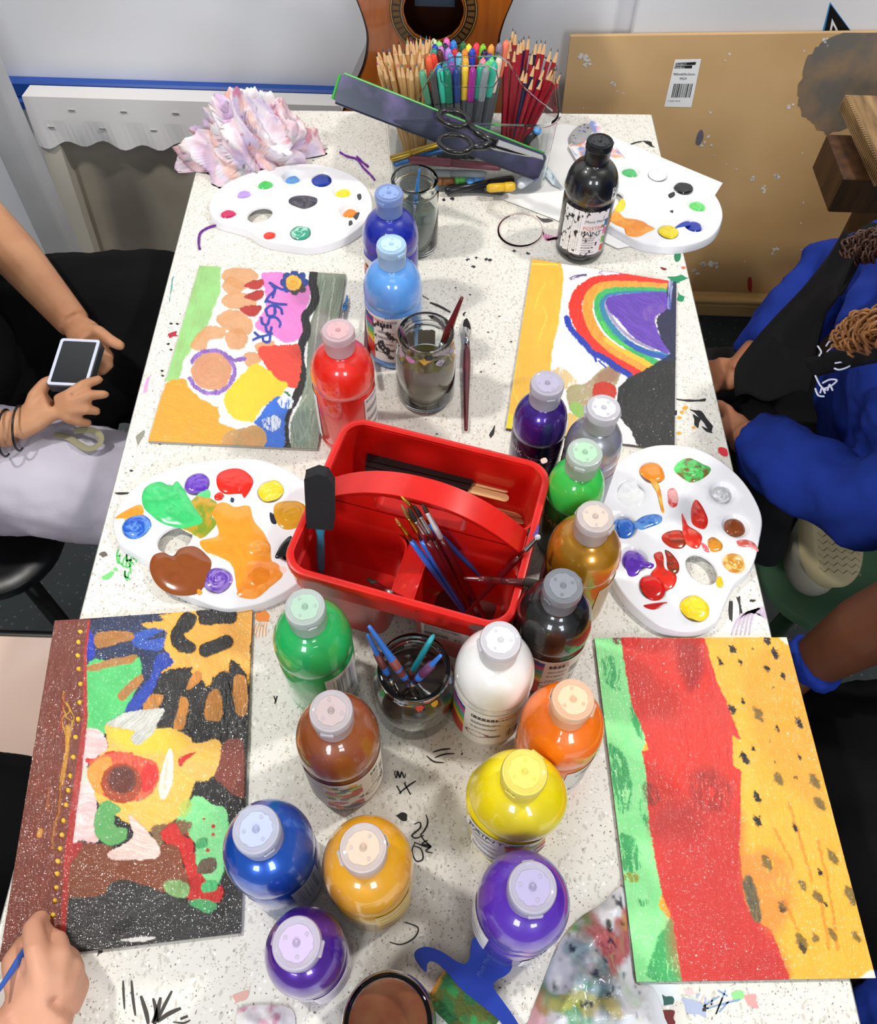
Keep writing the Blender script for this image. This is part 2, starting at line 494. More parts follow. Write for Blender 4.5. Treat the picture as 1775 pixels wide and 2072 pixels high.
    V, F = ring(.057, .068, -.0018, None, 120, 3); obj('rosette_inlay', V, F, pm('#5e431f', .35), ro)
    V, F = ring(.0535, .0545, -.0019, None); obj('rosette_line', V, F, pm('#b58a4a', .35), ro)
    V, F = ring(.0705, .0715, -.0019, None); obj('rosette_line', V, F, pm('#b58a4a', .35), ro)
    obj('label', [(-.035, .086, hz-.03), (.035, .086, hz-.03), (.035, .086, hz+.03), (-.035, .086, hz+.03)], [(0, 1, 2, 3)], pm('#4a5568', .6), g)
    B().box((0, -.006, .56), (.055, .01, .22), bev=.002).box((0, .01, .86), (.052, .022, .42), bev=.003).obj('neck', pm('#20130c', .35), g)
    hd = B().box((0, .018, 1.15), (.07, .016, .17), bev=.003).obj('headstock', pm('#20130c', .35), g)
    for sx in (-1, 1):
        for k in range(3):
            B().tube([(sx*.035, .018, 1.10+k*.045), (sx*.055, .018, 1.10+k*.045)], .006).obj('tuning_peg', M_steel, hd)
    B().box((0, -.006, .16), (.16, .01, .028), bev=.002).obj('bridge', pm('#20130c', .35), g)
    for k in range(6):
        x = (-2.5+k)*.0085
        if abs(x) > .03: continue
    # MDF board
    xl = Yp(1155, 72, 1.57)[0]
    zt, zb, yt, yb = TZ-.008, TZ-.53, 1.572, 1.435
    t = empty('fibreboard_panel', (xl, yb, zb), 'tan fibreboard panel with white splashes and a barcode sticker, behind the table', 'board')
    def BP(u, v, off=0):       # a point on the board front, local
        d = ray(u, v); n = np.array([0, zt-zb, -(yt-yb)]); n = n/np.linalg.norm(n)
        p0 = np.array([0, yb, zb]); k = ((p0-EYE)@n)/(d@n); P = EYE+d*k-n*off
        return (P[0]-xl, P[1]-yb, P[2]-zb)
    Lr = 1.05; V = [(0, 0, 0), (Lr, 0, 0), (Lr, (yt-yb)*(1+.036/(zt-zb)), zt-zb+.036), (0, (yt-yb)*(1-.006/(zt-zb)), zt-zb-.006)]
    V += [(x, y+.006, z+.0015) for x, y, z in V]
    mdf = mat('fibreboard', '#cfaa78', .55, noise=(4, '#bf9866', .42, .7), bump=(90, .12, .0006))
    bd = obj('board', V, [(0, 1, 2, 3), (7, 6, 5, 4), (0, 4, 5, 1), (1, 5, 6, 2), (2, 6, 7, 3), (3, 7, 4, 0)], mdf, t)
    def patch(name, pts, m, off=.0006, par=t):
        P = catmull(pts, 4) if len(pts) > 4 else pts
        V = [BP(u, v, off) for u, v in P]; n = len(V)
        c = tuple(sum(v[i] for v in V)/n for i in range(3))
        return obj(name, V+[c], [((i+1) % n, i, n) for i in range(n)][::1], m, par)
    st = patch('sticker', [(1366, 120), (1419, 119), (1399, 217), (1344, 216)], pm('#efeff0', .4), .0008)
    patch('sticker_title', [(1367, 127), (1409, 125), (1407, 131), (1366, 132)], pm('#1a1a1a', .5), .0011, st)
    patch('sticker_title', [(1366, 133), (1401, 132), (1400, 138), (1364, 138)], pm('#1a1a1a', .5), .0011, st)
    X = 1360
    while X < 1398:
        w = random.choice([1, 1.6, 2.4]); patch('barcode_bar', [(X+4, 169), (X+4+w, 169), (X-2+w, 197), (X-2, 197)], pm('#242424', .5), .0011, st); X += w+random.choice([1.1, 1.8])
    # text of the sticker
    for s, u, v, hgt, dark in (('PROJECT', 1367, 131.5, 5.5, 0), ('PANELS', 1366, 138, 5.5, 0), ('900x600x3mm', 1363, 152, 7, 1), ('MDF', 1376, 161, 7, 1), ('9 346081 021405', 1352, 205, 3.4, 1)):
        TV, TF = text2d(s)
        o = obj('sticker_text', [BP(u+x*hgt*1.05-y*.2*hgt, v-y*hgt, .0014) for x, y in TV], TF, pm('#242424' if dark else '#efeff0', .5), st)
    dbs = [((1616, 190), (1630, 130), (1665, 85), (1720, 62), (1790, 62), (1800, 190), (1760, 235), (1710, 262), (1670, 270), (1640, 250), (1620, 222))]
    gp = catmull(dbs[0], 6); gr = random.Random(8); gp = [(u+gr.uniform(-3.5, 3.5), max(v+gr.uniform(-3.5, 3.5), 66)) for u, v in gp]
    patch('grey_paint_patch', gp, mat('grey_brushed_paint', '#6c665f', .6, noise=(14, '#93785a', .45, .7), bump=(60, .3, .001)), .0006)
    r = random.Random(4)
    spots = [(1180, 120, 16), (1188, 132, 10), (1240, 172, 9), (1258, 186, 6), (1247, 186, 5), (1473, 108, 8), (1470, 122, 6), (1668, 82, 10), (1673, 90, 6), (1628, 102, 5), (1432, 275, 8), (1422, 290, 9), (1440, 292, 7), (1437, 230, 6), (1520, 360, 9), (1575, 358, 12), (1545, 385, 10), (1550, 375, 7), (1490, 340, 5), (1600, 215, 9), (1625, 310, 5), (1445, 316, 4), (1628, 410, 6), (1570, 505, 9), (1560, 512, 7), (1430, 530, 16), (1410, 550, 10), (1445, 535, 10), (1620, 450, 5), (1625, 505, 6), (1637, 518, 5), (1470, 330, 4), (1506, 530, 4), (1180, 220, 5)]
    wp = mat('white_splash', '#dedad6', .5)
    for u, v, q in spots:
        for k in range(3 if q > 8 else 1):
            uu, vv = u+r.uniform(-q, q)*.6, v+r.uniform(-q, q)*.5
            pts = [(uu+q*.5*r.uniform(.35, 1.1)*math.cos(a*PI/4), vv+q*.42*r.uniform(.3, 1.1)*math.sin(a*PI/4)) for a in range(8)]
            patch('paint_splash', pts, wp)
    for u in (1517, 1587):
        patch('red_paint_mark', [(u-3, 562), (u+4, 563), (u+4, 588), (u-2, 588), (u-4, 575)], pm('#b22a20', .5), .0007)
    patch('grey_paint_drip', [(1412, 270), (1420, 262), (1424, 275), (1417, 292), (1408, 290)], pm('#6a6a74', .5), .0007)
    # easel ledge
    t = empty('easel', (.95, 1.43, 0), 'pale wooden easel ledge carrying the fibreboard panel', 'easel')
    zl = zb-.0005
    wl = wood_mat('pale_pine', '#b78f55', '#c9a268', 5, .45, 'X')
    B().box((-.02, -.0, zl-.018), (1.3, .075, .036), bev=.003).obj('ledge', wl, t)
    B().box((-.02, -.03, zl+.006), (1.3, .012, .012), bev=.003).obj('ledge_lip', wl, t)
    for x in (-.55, .45): B().box((x, .05, (zl-.02)/2), (.05, .03, zl-.02)).obj('leg', pm('#2a2d33', .5), t)
    # white canvas with black triangle
    x0 = Yp(1289, 20, 1.595)[0]
    t = empty('painted_canvas', (x0, 1.60, 0), 'tall white canvas with a black triangle emblem, behind the fibreboard panel', 'canvas')
    B().box((.6, 0, .55), (1.2, .022, 1.1), bev=.002).obj('board', pm('#f4f3f5', .5), t)
    def CP(u, v, off): p = Yp(u, v, 1.589-off); return (p[0]-x0, p[1]-1.60, p[2])
    for nm, pts, c, off in (('emblem_outline', [(1680, 4), (1722, 62), (1745, 100), (1655, 100)], '#3c8fd0', .0006), ('emblem_triangle', [(1681, 9), (1719, 60), (1740, 100), (1660, 100)], '#0e0e10', .0012), ('emblem_inner', [(1684, 37), (1694, 57), (1715, 100), (1672, 100)], '#f0f0f0', .0018), ('emblem_core', [(1686, 50), (1690, 58), (1698, 80), (1680, 80)], '#0e0e10', .0024)):
        obj(nm, [CP(u, v, off) for u, v in pts], [(3, 2, 1, 0)], pm(c, .5), t)
    # wooden bench at the right
    a = G(1716, 192, .02); c = G(1790, 350, .02)
    bw = wood_mat('weathered_wood', '#6a4f2d', '#a8875a', 7, .6, 'Y')
    dk = wood_mat('dark_wood', '#3a2413', '#5a3a20', 5, .5, 'Z')
    t = empty('wooden_bench', (a[0]+.3, a[1]-.1, 0), 'weathered wooden bench with ribbed top edge at the right beside the panel', 'bench')
    ox, oy = a[0]+.3, a[1]-.1
    dx, dy = c[0]-a[0], c[1]-a[1]
    top = [(a[0]-ox, a[1]-oy), (c[0]-ox, c[1]-oy), (c[0]-ox+.5, c[1]-oy), (a[0]-ox+.5, a[1]-oy)]
    B().prism(top, TZ-.005, TZ+.02).obj('top', bw, t)
    L = math.hypot(dx, dy); n = int(L/.006)
    rb = B()
    for k in range(n):
        q = (k+.5)/n; rb.box((a[0]-ox+dx*q-.002, a[1]-oy+dy*q, TZ+.007), (.006, .0035, .027))
    o = rb.obj('ribbing', bw, t); o['kind'] = 'stuff'
    p1 = G(1672, 350, -.06); p2 = G(1735, 350, -.06)
    B().box(((p1[0]+p2[0])/2-ox+.03, p1[1]-oy, TZ-.06), (.11, .12, .07), bev=.002).obj('brace', dk, t)
    B().box((p2[0]-ox+.10, p1[1]-oy+.03, TZ/2-.03), (.06, .10, TZ-.06)).obj('leg', dk, t)
    B().box((p2[0]-ox+.35, p1[1]-oy+.11, TZ/2-.02), (.5, .03, TZ-.06)).obj('side_panel', dk, t)

_tx = {}
def text2d(s, bold=False):
    """outline text as 2d triangles, about 1 unit high"""
    if s in _tx: return _tx[s]
    c = bpy.data.curves.new('t', 'FONT'); c.body = s; c.size = 1.0; c.resolution_u = 2
    if bold: c.offset = .02
    o = bpy.data.objects.new('t', c)
    me = o.to_mesh()
    V = [(v.co.x, v.co.y) for v in me.vertices]; F = [tuple(p.vertices) for p in me.polygons]
    o.to_mesh_clear(); bpy.data.objects.remove(o); bpy.data.curves.remove(c)
    _tx[s] = (V, F); return _tx[s]
wall_things()

# ------------------------------------------------------------------ table
TL, TR = G(430, 222), G(1318, 232)
LB = np.array([-.376, .373]); LD = (LB-TL[:2])/np.linalg.norm(LB-TL[:2])
RB = np.array([.3665, .10]); RD = (RB-TR[:2])/np.linalg.norm(RB-TR[:2])
def edge(P, D, y): k = (y-P[1])/D[1]; return (P[0]+D[0]*k, y)
BLc = edge(TL[:2], LD, -.22); BRc = edge(TR[:2], RD, -.22)
tb = empty('work_table', (0, .55, 0), 'long white speckled table covered in paint marks, under all the paint bottles', 'table')
top = [(BLc[0], BLc[1]-.55), (BRc[0], BRc[1]-.55), (TR[0], TR[1]-.55), (TL[0], TL[1]-.55)]
TOPO = B().prism(top, TZ-.028, TZ).obj('tabletop', M_table, tb)
b = B(); e = .0015
out2 = [(top[0][0]-e, top[0][1]-e), (top[1][0]+e, top[1][1]-e), (top[2][0]+e, top[2][1]+e), (top[3][0]-e, top[3][1]+e)]
B().prism(out2, TZ-.027, TZ-.0015).obj('edge_band', pm('#8f8c86', .5), tb)
for x, y in ((-.30, -.68), (.30, -.68), (-.33, .66), (.29, .68)):
    B().box((x, y, (TZ-.03)/2), (.045, .045, TZ-.03), bev=.003).obj('leg', pm('#3b3e42', .4), tb)

_so = [0]
def stain(pts, col, sm=3, name='paint_stain', z=None, parent=None, jit=0, rough=.5):
    """thin dried paint on the table, outline given in pixels"""
    _so[0] += 1
    zz = .0002+.000015*(_so[0] % 20) if z is None else z
    r = random.Random(_so[0])
    if jit:
        q = []
        for i in range(len(pts)):
            a, c = pts[i], pts[(i+1) % len(pts)]
            q.append(a); q.append(((a[0]+c[0])/2+r.uniform(-jit, jit), (a[1]+c[1])/2+r.uniform(-jit, jit)))
        pts = q
    P = catmull(pts, sm) if sm > 1 else pts
    W3 = [G(u, v, zz) for u, v in P]; n = len(W3)
    b = B()
    top_ = [Vector((p[0], p[1])) for p in W3]
    res = delaunay_2d_cdt(top_, [], [list(range(n))], 1, 1e-7)
    V = [(v.x, v.y-.55, TZ+zz) for v in res[0]]
    o = obj(name, V, [tuple(f) for f in res[2]], pm(col, rough), parent or tb)
    return o
def line(pts, w, col, name='paint_mark', z=.0003, parent=None):
    P = catmull(pts, 4, False) if len(pts) > 2 else np.array(pts, float)
    L = []; Rr = []; n = len(P)
    for i in range(n):
        d = P[min(i+1, n-1)]-P[max(i-1, 0)]; d = d/(np.linalg.norm(d)+1e-9); q = np.array([-d[1], d[0]])
        ww = w*(.45+.55*math.sin(PI*(i+.6)/(n+.2)))/2
        L.append(P[i]+q*ww); Rr.append(P[i]-q*ww)
    V = [G(*p, z) for p in L]+[G(*p, z) for p in Rr]
    return obj(name, [(v[0], v[1]-.55, v[2]) for v in V], [(i, i+1, n+i+1, n+i) for i in range(n-1)], pm(col, .5), parent or tb)

def stains():
    K = '#1b1a18'
    # ink writing and marks
    for pts in ([(863, 1529), (878, 1541), (898, 1543)], [(876, 1522), (893, 1517), (912, 1515)], [(880, 1533), (900, 1526), (920, 1525)],
                [(798, 1560), (802, 1575), (805, 1560), (809, 1574), (813, 1562), (818, 1574), (821, 1566)], [(803, 1590), (812, 1606)], [(842, 1580), (824, 1592), (807, 1606)], [(818, 1584), (831, 1608)],
                [(862, 1648), (866, 1665), (858, 1682), (850, 1690)], [(838, 1668), (850, 1664), (850, 1676), (834, 1690), (842, 1696), (858, 1690)],
                [(838, 1704), (858, 1712), (872, 1714), (858, 1700), (852, 1690)], [(866, 1700), (854, 1708), (872, 1712), (862, 1722), (876, 1726)], [(840, 1706), (834, 1722), (842, 1742), (856, 1738), (852, 1718), (838, 1712)],
                [(819, 1866), (846, 1877), (838, 1898), (812, 1911), (788, 1906)], [(554, 1408), (559, 1420)], [(561, 1408), (556, 1424)], [(936, 1523), (934, 1528)]):
        line(pts, 3.4, K)
    stain([(800, 1650), (812, 1644), (824, 1648), (824, 1660), (812, 1660)], K, jit=3)
    # brush marks bottom left
    for pts, w in (([(249, 1984), (250, 2010), (252, 2042)], 5), ([(266, 1984), (269, 2020), (274, 2055)], 6), ([(285, 2015), (296, 2050), (300, 2072)], 9), ([(310, 2020), (316, 2050), (308, 2070)], 8), ([(348, 2005), (330, 2040), (318, 2066)], 7), ([(325, 2018), (318, 2050), (312, 2075)], 9), ([(366, 2040), (340, 2052), (318, 2068)], 9), ([(380, 2056), (365, 2062)], 6), ([(350, 2068), (372, 2070), (385, 2064)], 4)):
        line(pts, w, '#3a352f')
    stain([(199, 1922), (205, 1914), (208, 1925), (202, 1930), (196, 1936)], '#3d382f', jit=2)
    # right edge black brush prints
    for pts in ([(1395, 828), (1420, 832), (1443, 862), (1440, 872), (1425, 856), (1412, 842)], [(1402, 838), (1418, 848), (1413, 866), (1405, 858)], [(1367, 806), (1395, 808), (1428, 806), (1426, 812), (1396, 813), (1370, 809)], [(1420, 862), (1436, 868), (1442, 876), (1428, 872)],
                [(1476, 1217), (1483, 1218), (1482, 1258), (1476, 1252)], [(1490, 1208), (1498, 1206), (1503, 1240), (1497, 1244)], [(1516, 1213), (1530, 1214), (1526, 1218), (1517, 1217)], [(1364, 832), (1370, 830), (1370, 838), (1365, 840)]):
        stain(pts, K, jit=2)
    for u, v, q in ((1386, 826, 6), (1380, 834, 5), (1389, 824, 4), (1375, 845, 5), (1404, 865, 4), (1374, 876, 5), (1254, 850, 6)): stain([(u-q, v), (u, v-q*.7), (u+q, v), (u, v+q*.7)], '#f0a030')
    stain([(1455, 905), (1470, 908), (1473, 922), (1462, 922), (1454, 914)], '#d6323a')
    stain([(1366, 512), (1377, 510), (1377, 524), (1370, 530), (1365, 524)], '#1f7a52')
    for pts in ([(1350, 560), (1380, 556), (1394, 562), (1376, 570), (1360, 572)], [(1372, 590), (1385, 600), (1382, 610), (1370, 606)], [(1355, 575), (1345, 582), (1352, 588)]): stain(pts, '#1f8a5a', jit=3)
    stain([(1336, 540), (1350, 544), (1343, 547)], '#7a231c'); stain([(1378, 540), (1388, 540), (1384, 545)], '#e0604a')
    # purple wash bottom right of palette
    for k in range(5): line([(1480+k*9, 1285), (1492+k*8, 1255-k*3), (1515+k*7, 1238-k*2), (1538+k*3, 1245+k*2)], 5, '#c3b0c6')
    # green print left
    r = random.Random(9)
    for k in range(16):
        u, v = 232+r.uniform(0, 42), 1110+r.uniform(0, 48); line([(u, v), (u+r.uniform(-5, 5), v+r.uniform(8, 16)), (u+r.uniform(2, 10), v+r.uniform(14, 24))], 4, '#58c268')
    stain([(206, 1166), (224, 1156), (231, 1158), (222, 1170), (208, 1172)], '#6cd070', jit=2)
    stain([(228, 1152), (236, 1148), (238, 1156)], '#6cd070')
    stain([(232, 997), (250, 996), (272, 997), (256, 1000), (240, 1001)], K)
    stain([(200, 1122), (212, 1116), (218, 1124), (208, 1128)], '#5d5850', jit=2)
    stain([(278, 880), (292, 870), (290, 884), (280, 900), (276, 890)], '#8f8c80', jit=3)
    stain([(340, 676), (358, 670), (360, 680), (344, 684)], '#b02a38', jit=3)
    stain([(352, 558), (347, 575), (344, 600), (343, 612), (349, 580)], '#3a9a92', jit=2)
    stain([(296, 768), (303, 762), (297, 790), (290, 796)], '#d9a0d0', jit=2)
    for u, v in ((327, 750), (329, 760), (346, 707), (346, 654), (359, 655), (340, 696), (266, 952)): stain([(u-4, v), (u, v-2), (u+4, v), (u, v+2.5)], K, jit=1)
    # pink ring under far right bottle, pink smudges
    ring = [(1053+45*math.cos(a*PI/12), 465+33*math.sin(a*PI/12)) for a in range(25)]
    line(ring, 4, '#c4aca8'); line([(p[0]+2, p[1]+1) for p in ring[:17]], 7, '#cdbcb6')
    for k in range(6): line([(1100+k*5, 470+k*2), (1104+k*4, 484), (1112+k*4, 486-k*2)], 5, '#d68ab0')
    stain([(1084, 435), (1108, 442), (1120, 446), (1100, 450)], '#4c4a46', jit=4)
    stain([(1300, 285), (1318, 287), (1326, 298), (1316, 296), (1308, 291)], K, jit=2); line([(1268, 296), (1285, 289), (1300, 286)], 3, K)
    # black scratches mid
    line([(870, 612), (890, 620), (912, 632)], 5, '#2b2926'); line([(855, 598), (868, 606)], 3, '#6d6861'); stain([(936, 636), (944, 632), (940, 642)], K, jit=3)
    stain([(990, 880), (997, 868), (1002, 860), (1000, 878), (994, 886)], '#26241f', jit=1)
    for u, v in ((946, 526), (965, 522), (985, 524), (992, 526), (958, 540), (900, 404), (915, 402), (880, 400), (905, 392), (1040, 507), (1350, 430), (1068, 512)): stain([(u-5, v), (u, v-3), (u+5, v), (u, v+3)], '#33313a', jit=2)
    for u, v in ((1136, 671), (988, 672), (923, 582), (973, 752), (1001, 736), (1010, 640), (916, 700)): stain([(u-3, v), (u, v-1.5), (u+3, v), (u, v+2)], '#5d4a44', jit=1)
    # orange print near the lower left board
    stain([(518, 1240), (538, 1236), (546, 1246), (544, 1258), (524, 1258), (516, 1250)], '#ee8a2c', jit=1)
    for k in range(5): line([(520+k*5, 1260), (514+k*6, 1274), (510+k*7, 1290)], 2, '#eda052')
    # pink bars under the red caddy
    line([(578, 1183), (584, 1200), (588, 1222)], 6, '#c81a56'); line([(588, 1183), (592, 1200), (595, 1215)], 5, '#d83a70')
    stain([(1300, 1985), (1370, 1992), (1380, 2020), (1330, 2032), (1290, 2010)], '#dfe6ea', jit=8)
    for pts, c in (([(1480, 2010), (1500, 2004), (1506, 2018), (1490, 2028)], '#8fd88a'), ([(1506, 2015), (1530, 2012), (1536, 2040), (1512, 2030)], '#eaa09c'), ([(1340, 2012), (1360, 2016), (1362, 2032), (1344, 2034)], '#2e5e54'), ([(1384, 2000), (1400, 1998), (1404, 2012), (1388, 2012)], '#f0c2c4'), ([(1310, 2050), (1365, 2045), (1366, 2072), (1306, 2080)], '#6d2020'), ([(1380, 2020), (1420, 2030), (1430, 2060), (1390, 2050)], '#aab4cf'), ([(1425, 2025), (1430, 2045), (1422, 2040)], '#30302e')): stain(pts, c, jit=4)
    for k in range(14): line([(1385+r.uniform(0, 120), 2000+r.uniform(0, 60)), (1395+r.uniform(0, 120), 2010+r.uniform(0, 60))], 4, r.choice(['#9fb4e0', '#d8c0c0', '#c8d2c0', '#7fa0c8']))
    for pts, c in (([(470, 2015), (500, 2004), (498, 2022), (476, 2030)], '#d8a89a'),): stain(pts, c, jit=5)
    # tiny dark flecks all over
    for k in range(90):
        u, v = r.uniform(250, 1540), r.uniform(260, 2040); q = r.uniform(.8, 2.4)
        p = G(u, v)
        if p[0] < -.37 or p[0] > .35: continue
        stain([(u-q*1.6, v), (u, v-q*.6), (u+q*1.6, v+q*.4), (u, v+q)], r.choice(['#2b2926', '#4c4a46', '#6b655c', '#3b4a44']), sm=1)
stains()

# ------------------------------------------------------------------ painted boards
class Paint:
    def __init__(s, corners, org, sc, step, z=.0045, th=.004):
        """corners in pixels TL TR BR BL; drawing coordinates = (pixel-org)*sc"""
        s.c = [G(u, v, z)[:2] for u, v in corners]; s.org = org; s.sc = sc; s.z = z; s.th = th
        w = (np.linalg.norm(s.c[1]-s.c[0])+np.linalg.norm(s.c[2]-s.c[3]))/2
        h = (np.linalg.norm(s.c[3]-s.c[0])+np.linalg.norm(s.c[2]-s.c[1]))/2
        s.w, s.h = w, h
        s.nx, s.ny = int(w/step), int(h/step)
        a, b = np.meshgrid(np.linspace(0, 1, s.nx), np.linspace(0, 1, s.ny))
        s.a, s.b = a.ravel(), b.ravel()
        TLc, TRc, BRc_, BLc_ = s.c
        X = (1-s.a)*(1-s.b)*TLc[0]+s.a*(1-s.b)*TRc[0]+s.a*s.b*BRc_[0]+(1-s.a)*s.b*BLc_[0]
        Y = (1-s.a)*(1-s.b)*TLc[1]+s.a*(1-s.b)*TRc[1]+s.a*s.b*BRc_[1]+(1-s.a)*s.b*BLc_[1]
        s.X, s.Y = X, Y
        q = np.stack([X, Y, np.full_like(X, TZ+z)], 1)-EYE
        zz = q@VF
        s.u0 = (W/2+FPX*(q@VR)/zz-org[0])*sc; s.v0 = (H/2+CY-FPX*(q@VU)/zz-org[1])*sc
        s.col = np.ones((len(X), 3)); s.hg = np.zeros(len(X)); s.k = 0
    def base(s, c, amp=.06):
        s.col[:] = srgb(c); s.tone(amp)
    def tone(s, amp):
        s.col *= (1+amp*(fbm(s.u0/40, s.v0/40, 3)-.5)*2)[:, None]
    def _apply(s, m, idx, c, streak, alpha, h, c2, swirl, rag):
        s.k += 1
        u, v = s.u0[idx], s.v0[idx]
        if swirl is not None:
            rr = np.hypot(u-swirl[0], (v-swirl[1])*1.15)+fbm(u/55, v/55, s.k)*45
            st = .65*vnoise(rr/6.5, np.arctan2(v-swirl[1], u-swirl[0])*.9+9, s.k+50)+.35*vnoise(rr/3, np.arctan2(v-swirl[1], u-swirl[0])*1.4+29, s.k+51)
        else:
            ang, L = streak
            ca, sa = math.cos(ang), math.sin(ang)
            a = (u*ca+v*sa)/L+fbm(u/120, v/120, s.k)*.6; b = (-u*sa+v*ca)/5+fbm(u/90, v/90, s.k+4)*9
            st = .6*vnoise(a+50, b+50, s.k+50)+.4*vnoise(a*2+80, b*2.2+60, s.k+70)
        st = np.clip((st-.5)*1.7+.5, 0, 1)
        big = fbm(u/70+30, v/70+30, s.k+90, 3)
        C0 = np.array(srgb(c)); C1 = np.array(srgb(c2)) if c2 else C0*.74
        mixf = np.clip((st*.55+big*.55-.32)*1.7, 0, 1)[:, None]
        cc = C0*(1-mixf*.75)+C1*mixf*.75
        cc = cc*(1+.22*(st-.5))[:, None]
        al = (m*alpha)
        if rag: al = al*np.clip((st+big-rag)*5, 0, 1)
        s.col[idx] = s.col[idx]*(1-al)[:, None]+cc*al[:, None]
        s.hg[idx] = s.hg[idx]*(1-al*.7)+al*(h*(.35+.9*st+.5*big))
    def warp(s, idx, w):
        u, v = s.u0[idx], s.v0[idx]
        du = (fbm(u/22+s.k*3, v/22, 5, 4)-.5)*2*w+(vnoise(u/5, v/5, 9)-.5)*w*.9
        dv = (fbm(u/22, v/22+s.k*5, 6, 4)-.5)*2*w+(vnoise(u/5, v/5, 19)-.5)*w*.9
        return u+du, v+dv
    def P(s, pts, c, w=9, streak=(1.5, 60), alpha=1, h=.0004, c2=None, swirl=None, soft=2.5, rag=0, smooth=True):
        P = catmull(pts, 4) if smooth else np.array(pts, float)
        lo = P.min(0)-w*2-soft; hi = P.max(0)+w*2+soft
        idx = np.nonzero((s.u0 > lo[0]) & (s.u0 < hi[0]) & (s.v0 > lo[1]) & (s.v0 < hi[1]))[0]
        if len(idx) == 0: return
        u, v = s.warp(idx, w)
        ins = pip(u, v, P); d = dseg(u, v, P)
        m = np.clip(.5+np.where(ins, d, -d)/soft, 0, 1)
        s._apply(m, idx, c, streak, alpha, h, c2, swirl, rag)
    def S(s, pts, width, c, w=4, alpha=1, h=.0006, c2=None, soft=2.5, rag=0):
        P = catmull(pts, 5, False) if len(pts) > 2 else np.array(pts, float)
        r = width/2
        lo = P.min(0)-r-w*2; hi = P.max(0)+r+w*2
        idx = np.nonzero((s.u0 > lo[0]) & (s.u0 < hi[0]) & (s.v0 > lo[1]) & (s.v0 < hi[1]))[0]
        if len(idx) == 0: return
        u, v = s.warp(idx, w)
        d = dseg(u, v, P, False)
        m = np.clip(.5+(r-d)/soft, 0, 1)
        dd = P[-1]-P[0]
        s._apply(m, idx, c, (math.atan2(dd[1], dd[0]), 60), alpha, h, c2, None, rag)
    def D(s, c_, r, col, w=2, **k):
        s.P([(c_[0]+r*math.cos(a*PI/4), c_[1]+r*math.sin(a*PI/4)) for a in range(8)], col, w=w, **k)
    def build(s, name, label, side):
        cx, cy = s.X.mean(), s.Y.mean()
        t = empty(name, (cx, cy, TZ+.0006), label, 'painting', 'four painted canvas boards on the table')
        n, m = s.nx, s.ny
        Z = s.z+s.hg-.0006
        V = np.stack([s.X-cx, s.Y-cy, Z], 1).astype(np.float32)
        i = np.arange((m-1)*(n-1)); r = i//(n-1); c = i % (n-1); a = r*n+c
        F = np.stack([a, a+n, a+n+1, a+1], 1).astype(np.int32)
        me = bpy.data.meshes.new('painted_face')
        me.vertices.add(len(V)); me.vertices.foreach_set('co', V.ravel())
        me.loops.add(F.size); me.loops.foreach_set('vertex_index', F.ravel())
        me.polygons.add(len(F)); me.polygons.foreach_set('loop_start', np.arange(0, F.size, 4, dtype=np.int32))
        me.update(calc_edges=True)
        setcol(me, np.clip(s.col, 0, 1))
        link('painted_face', me, M_canvas, t, True)
        pts = [(p[0]-cx, p[1]-cy) for p in s.c][::-1]
        B().prism(pts, 0, s.z-.0006-.0002).obj('board', pm(side, .6), t)
        return t

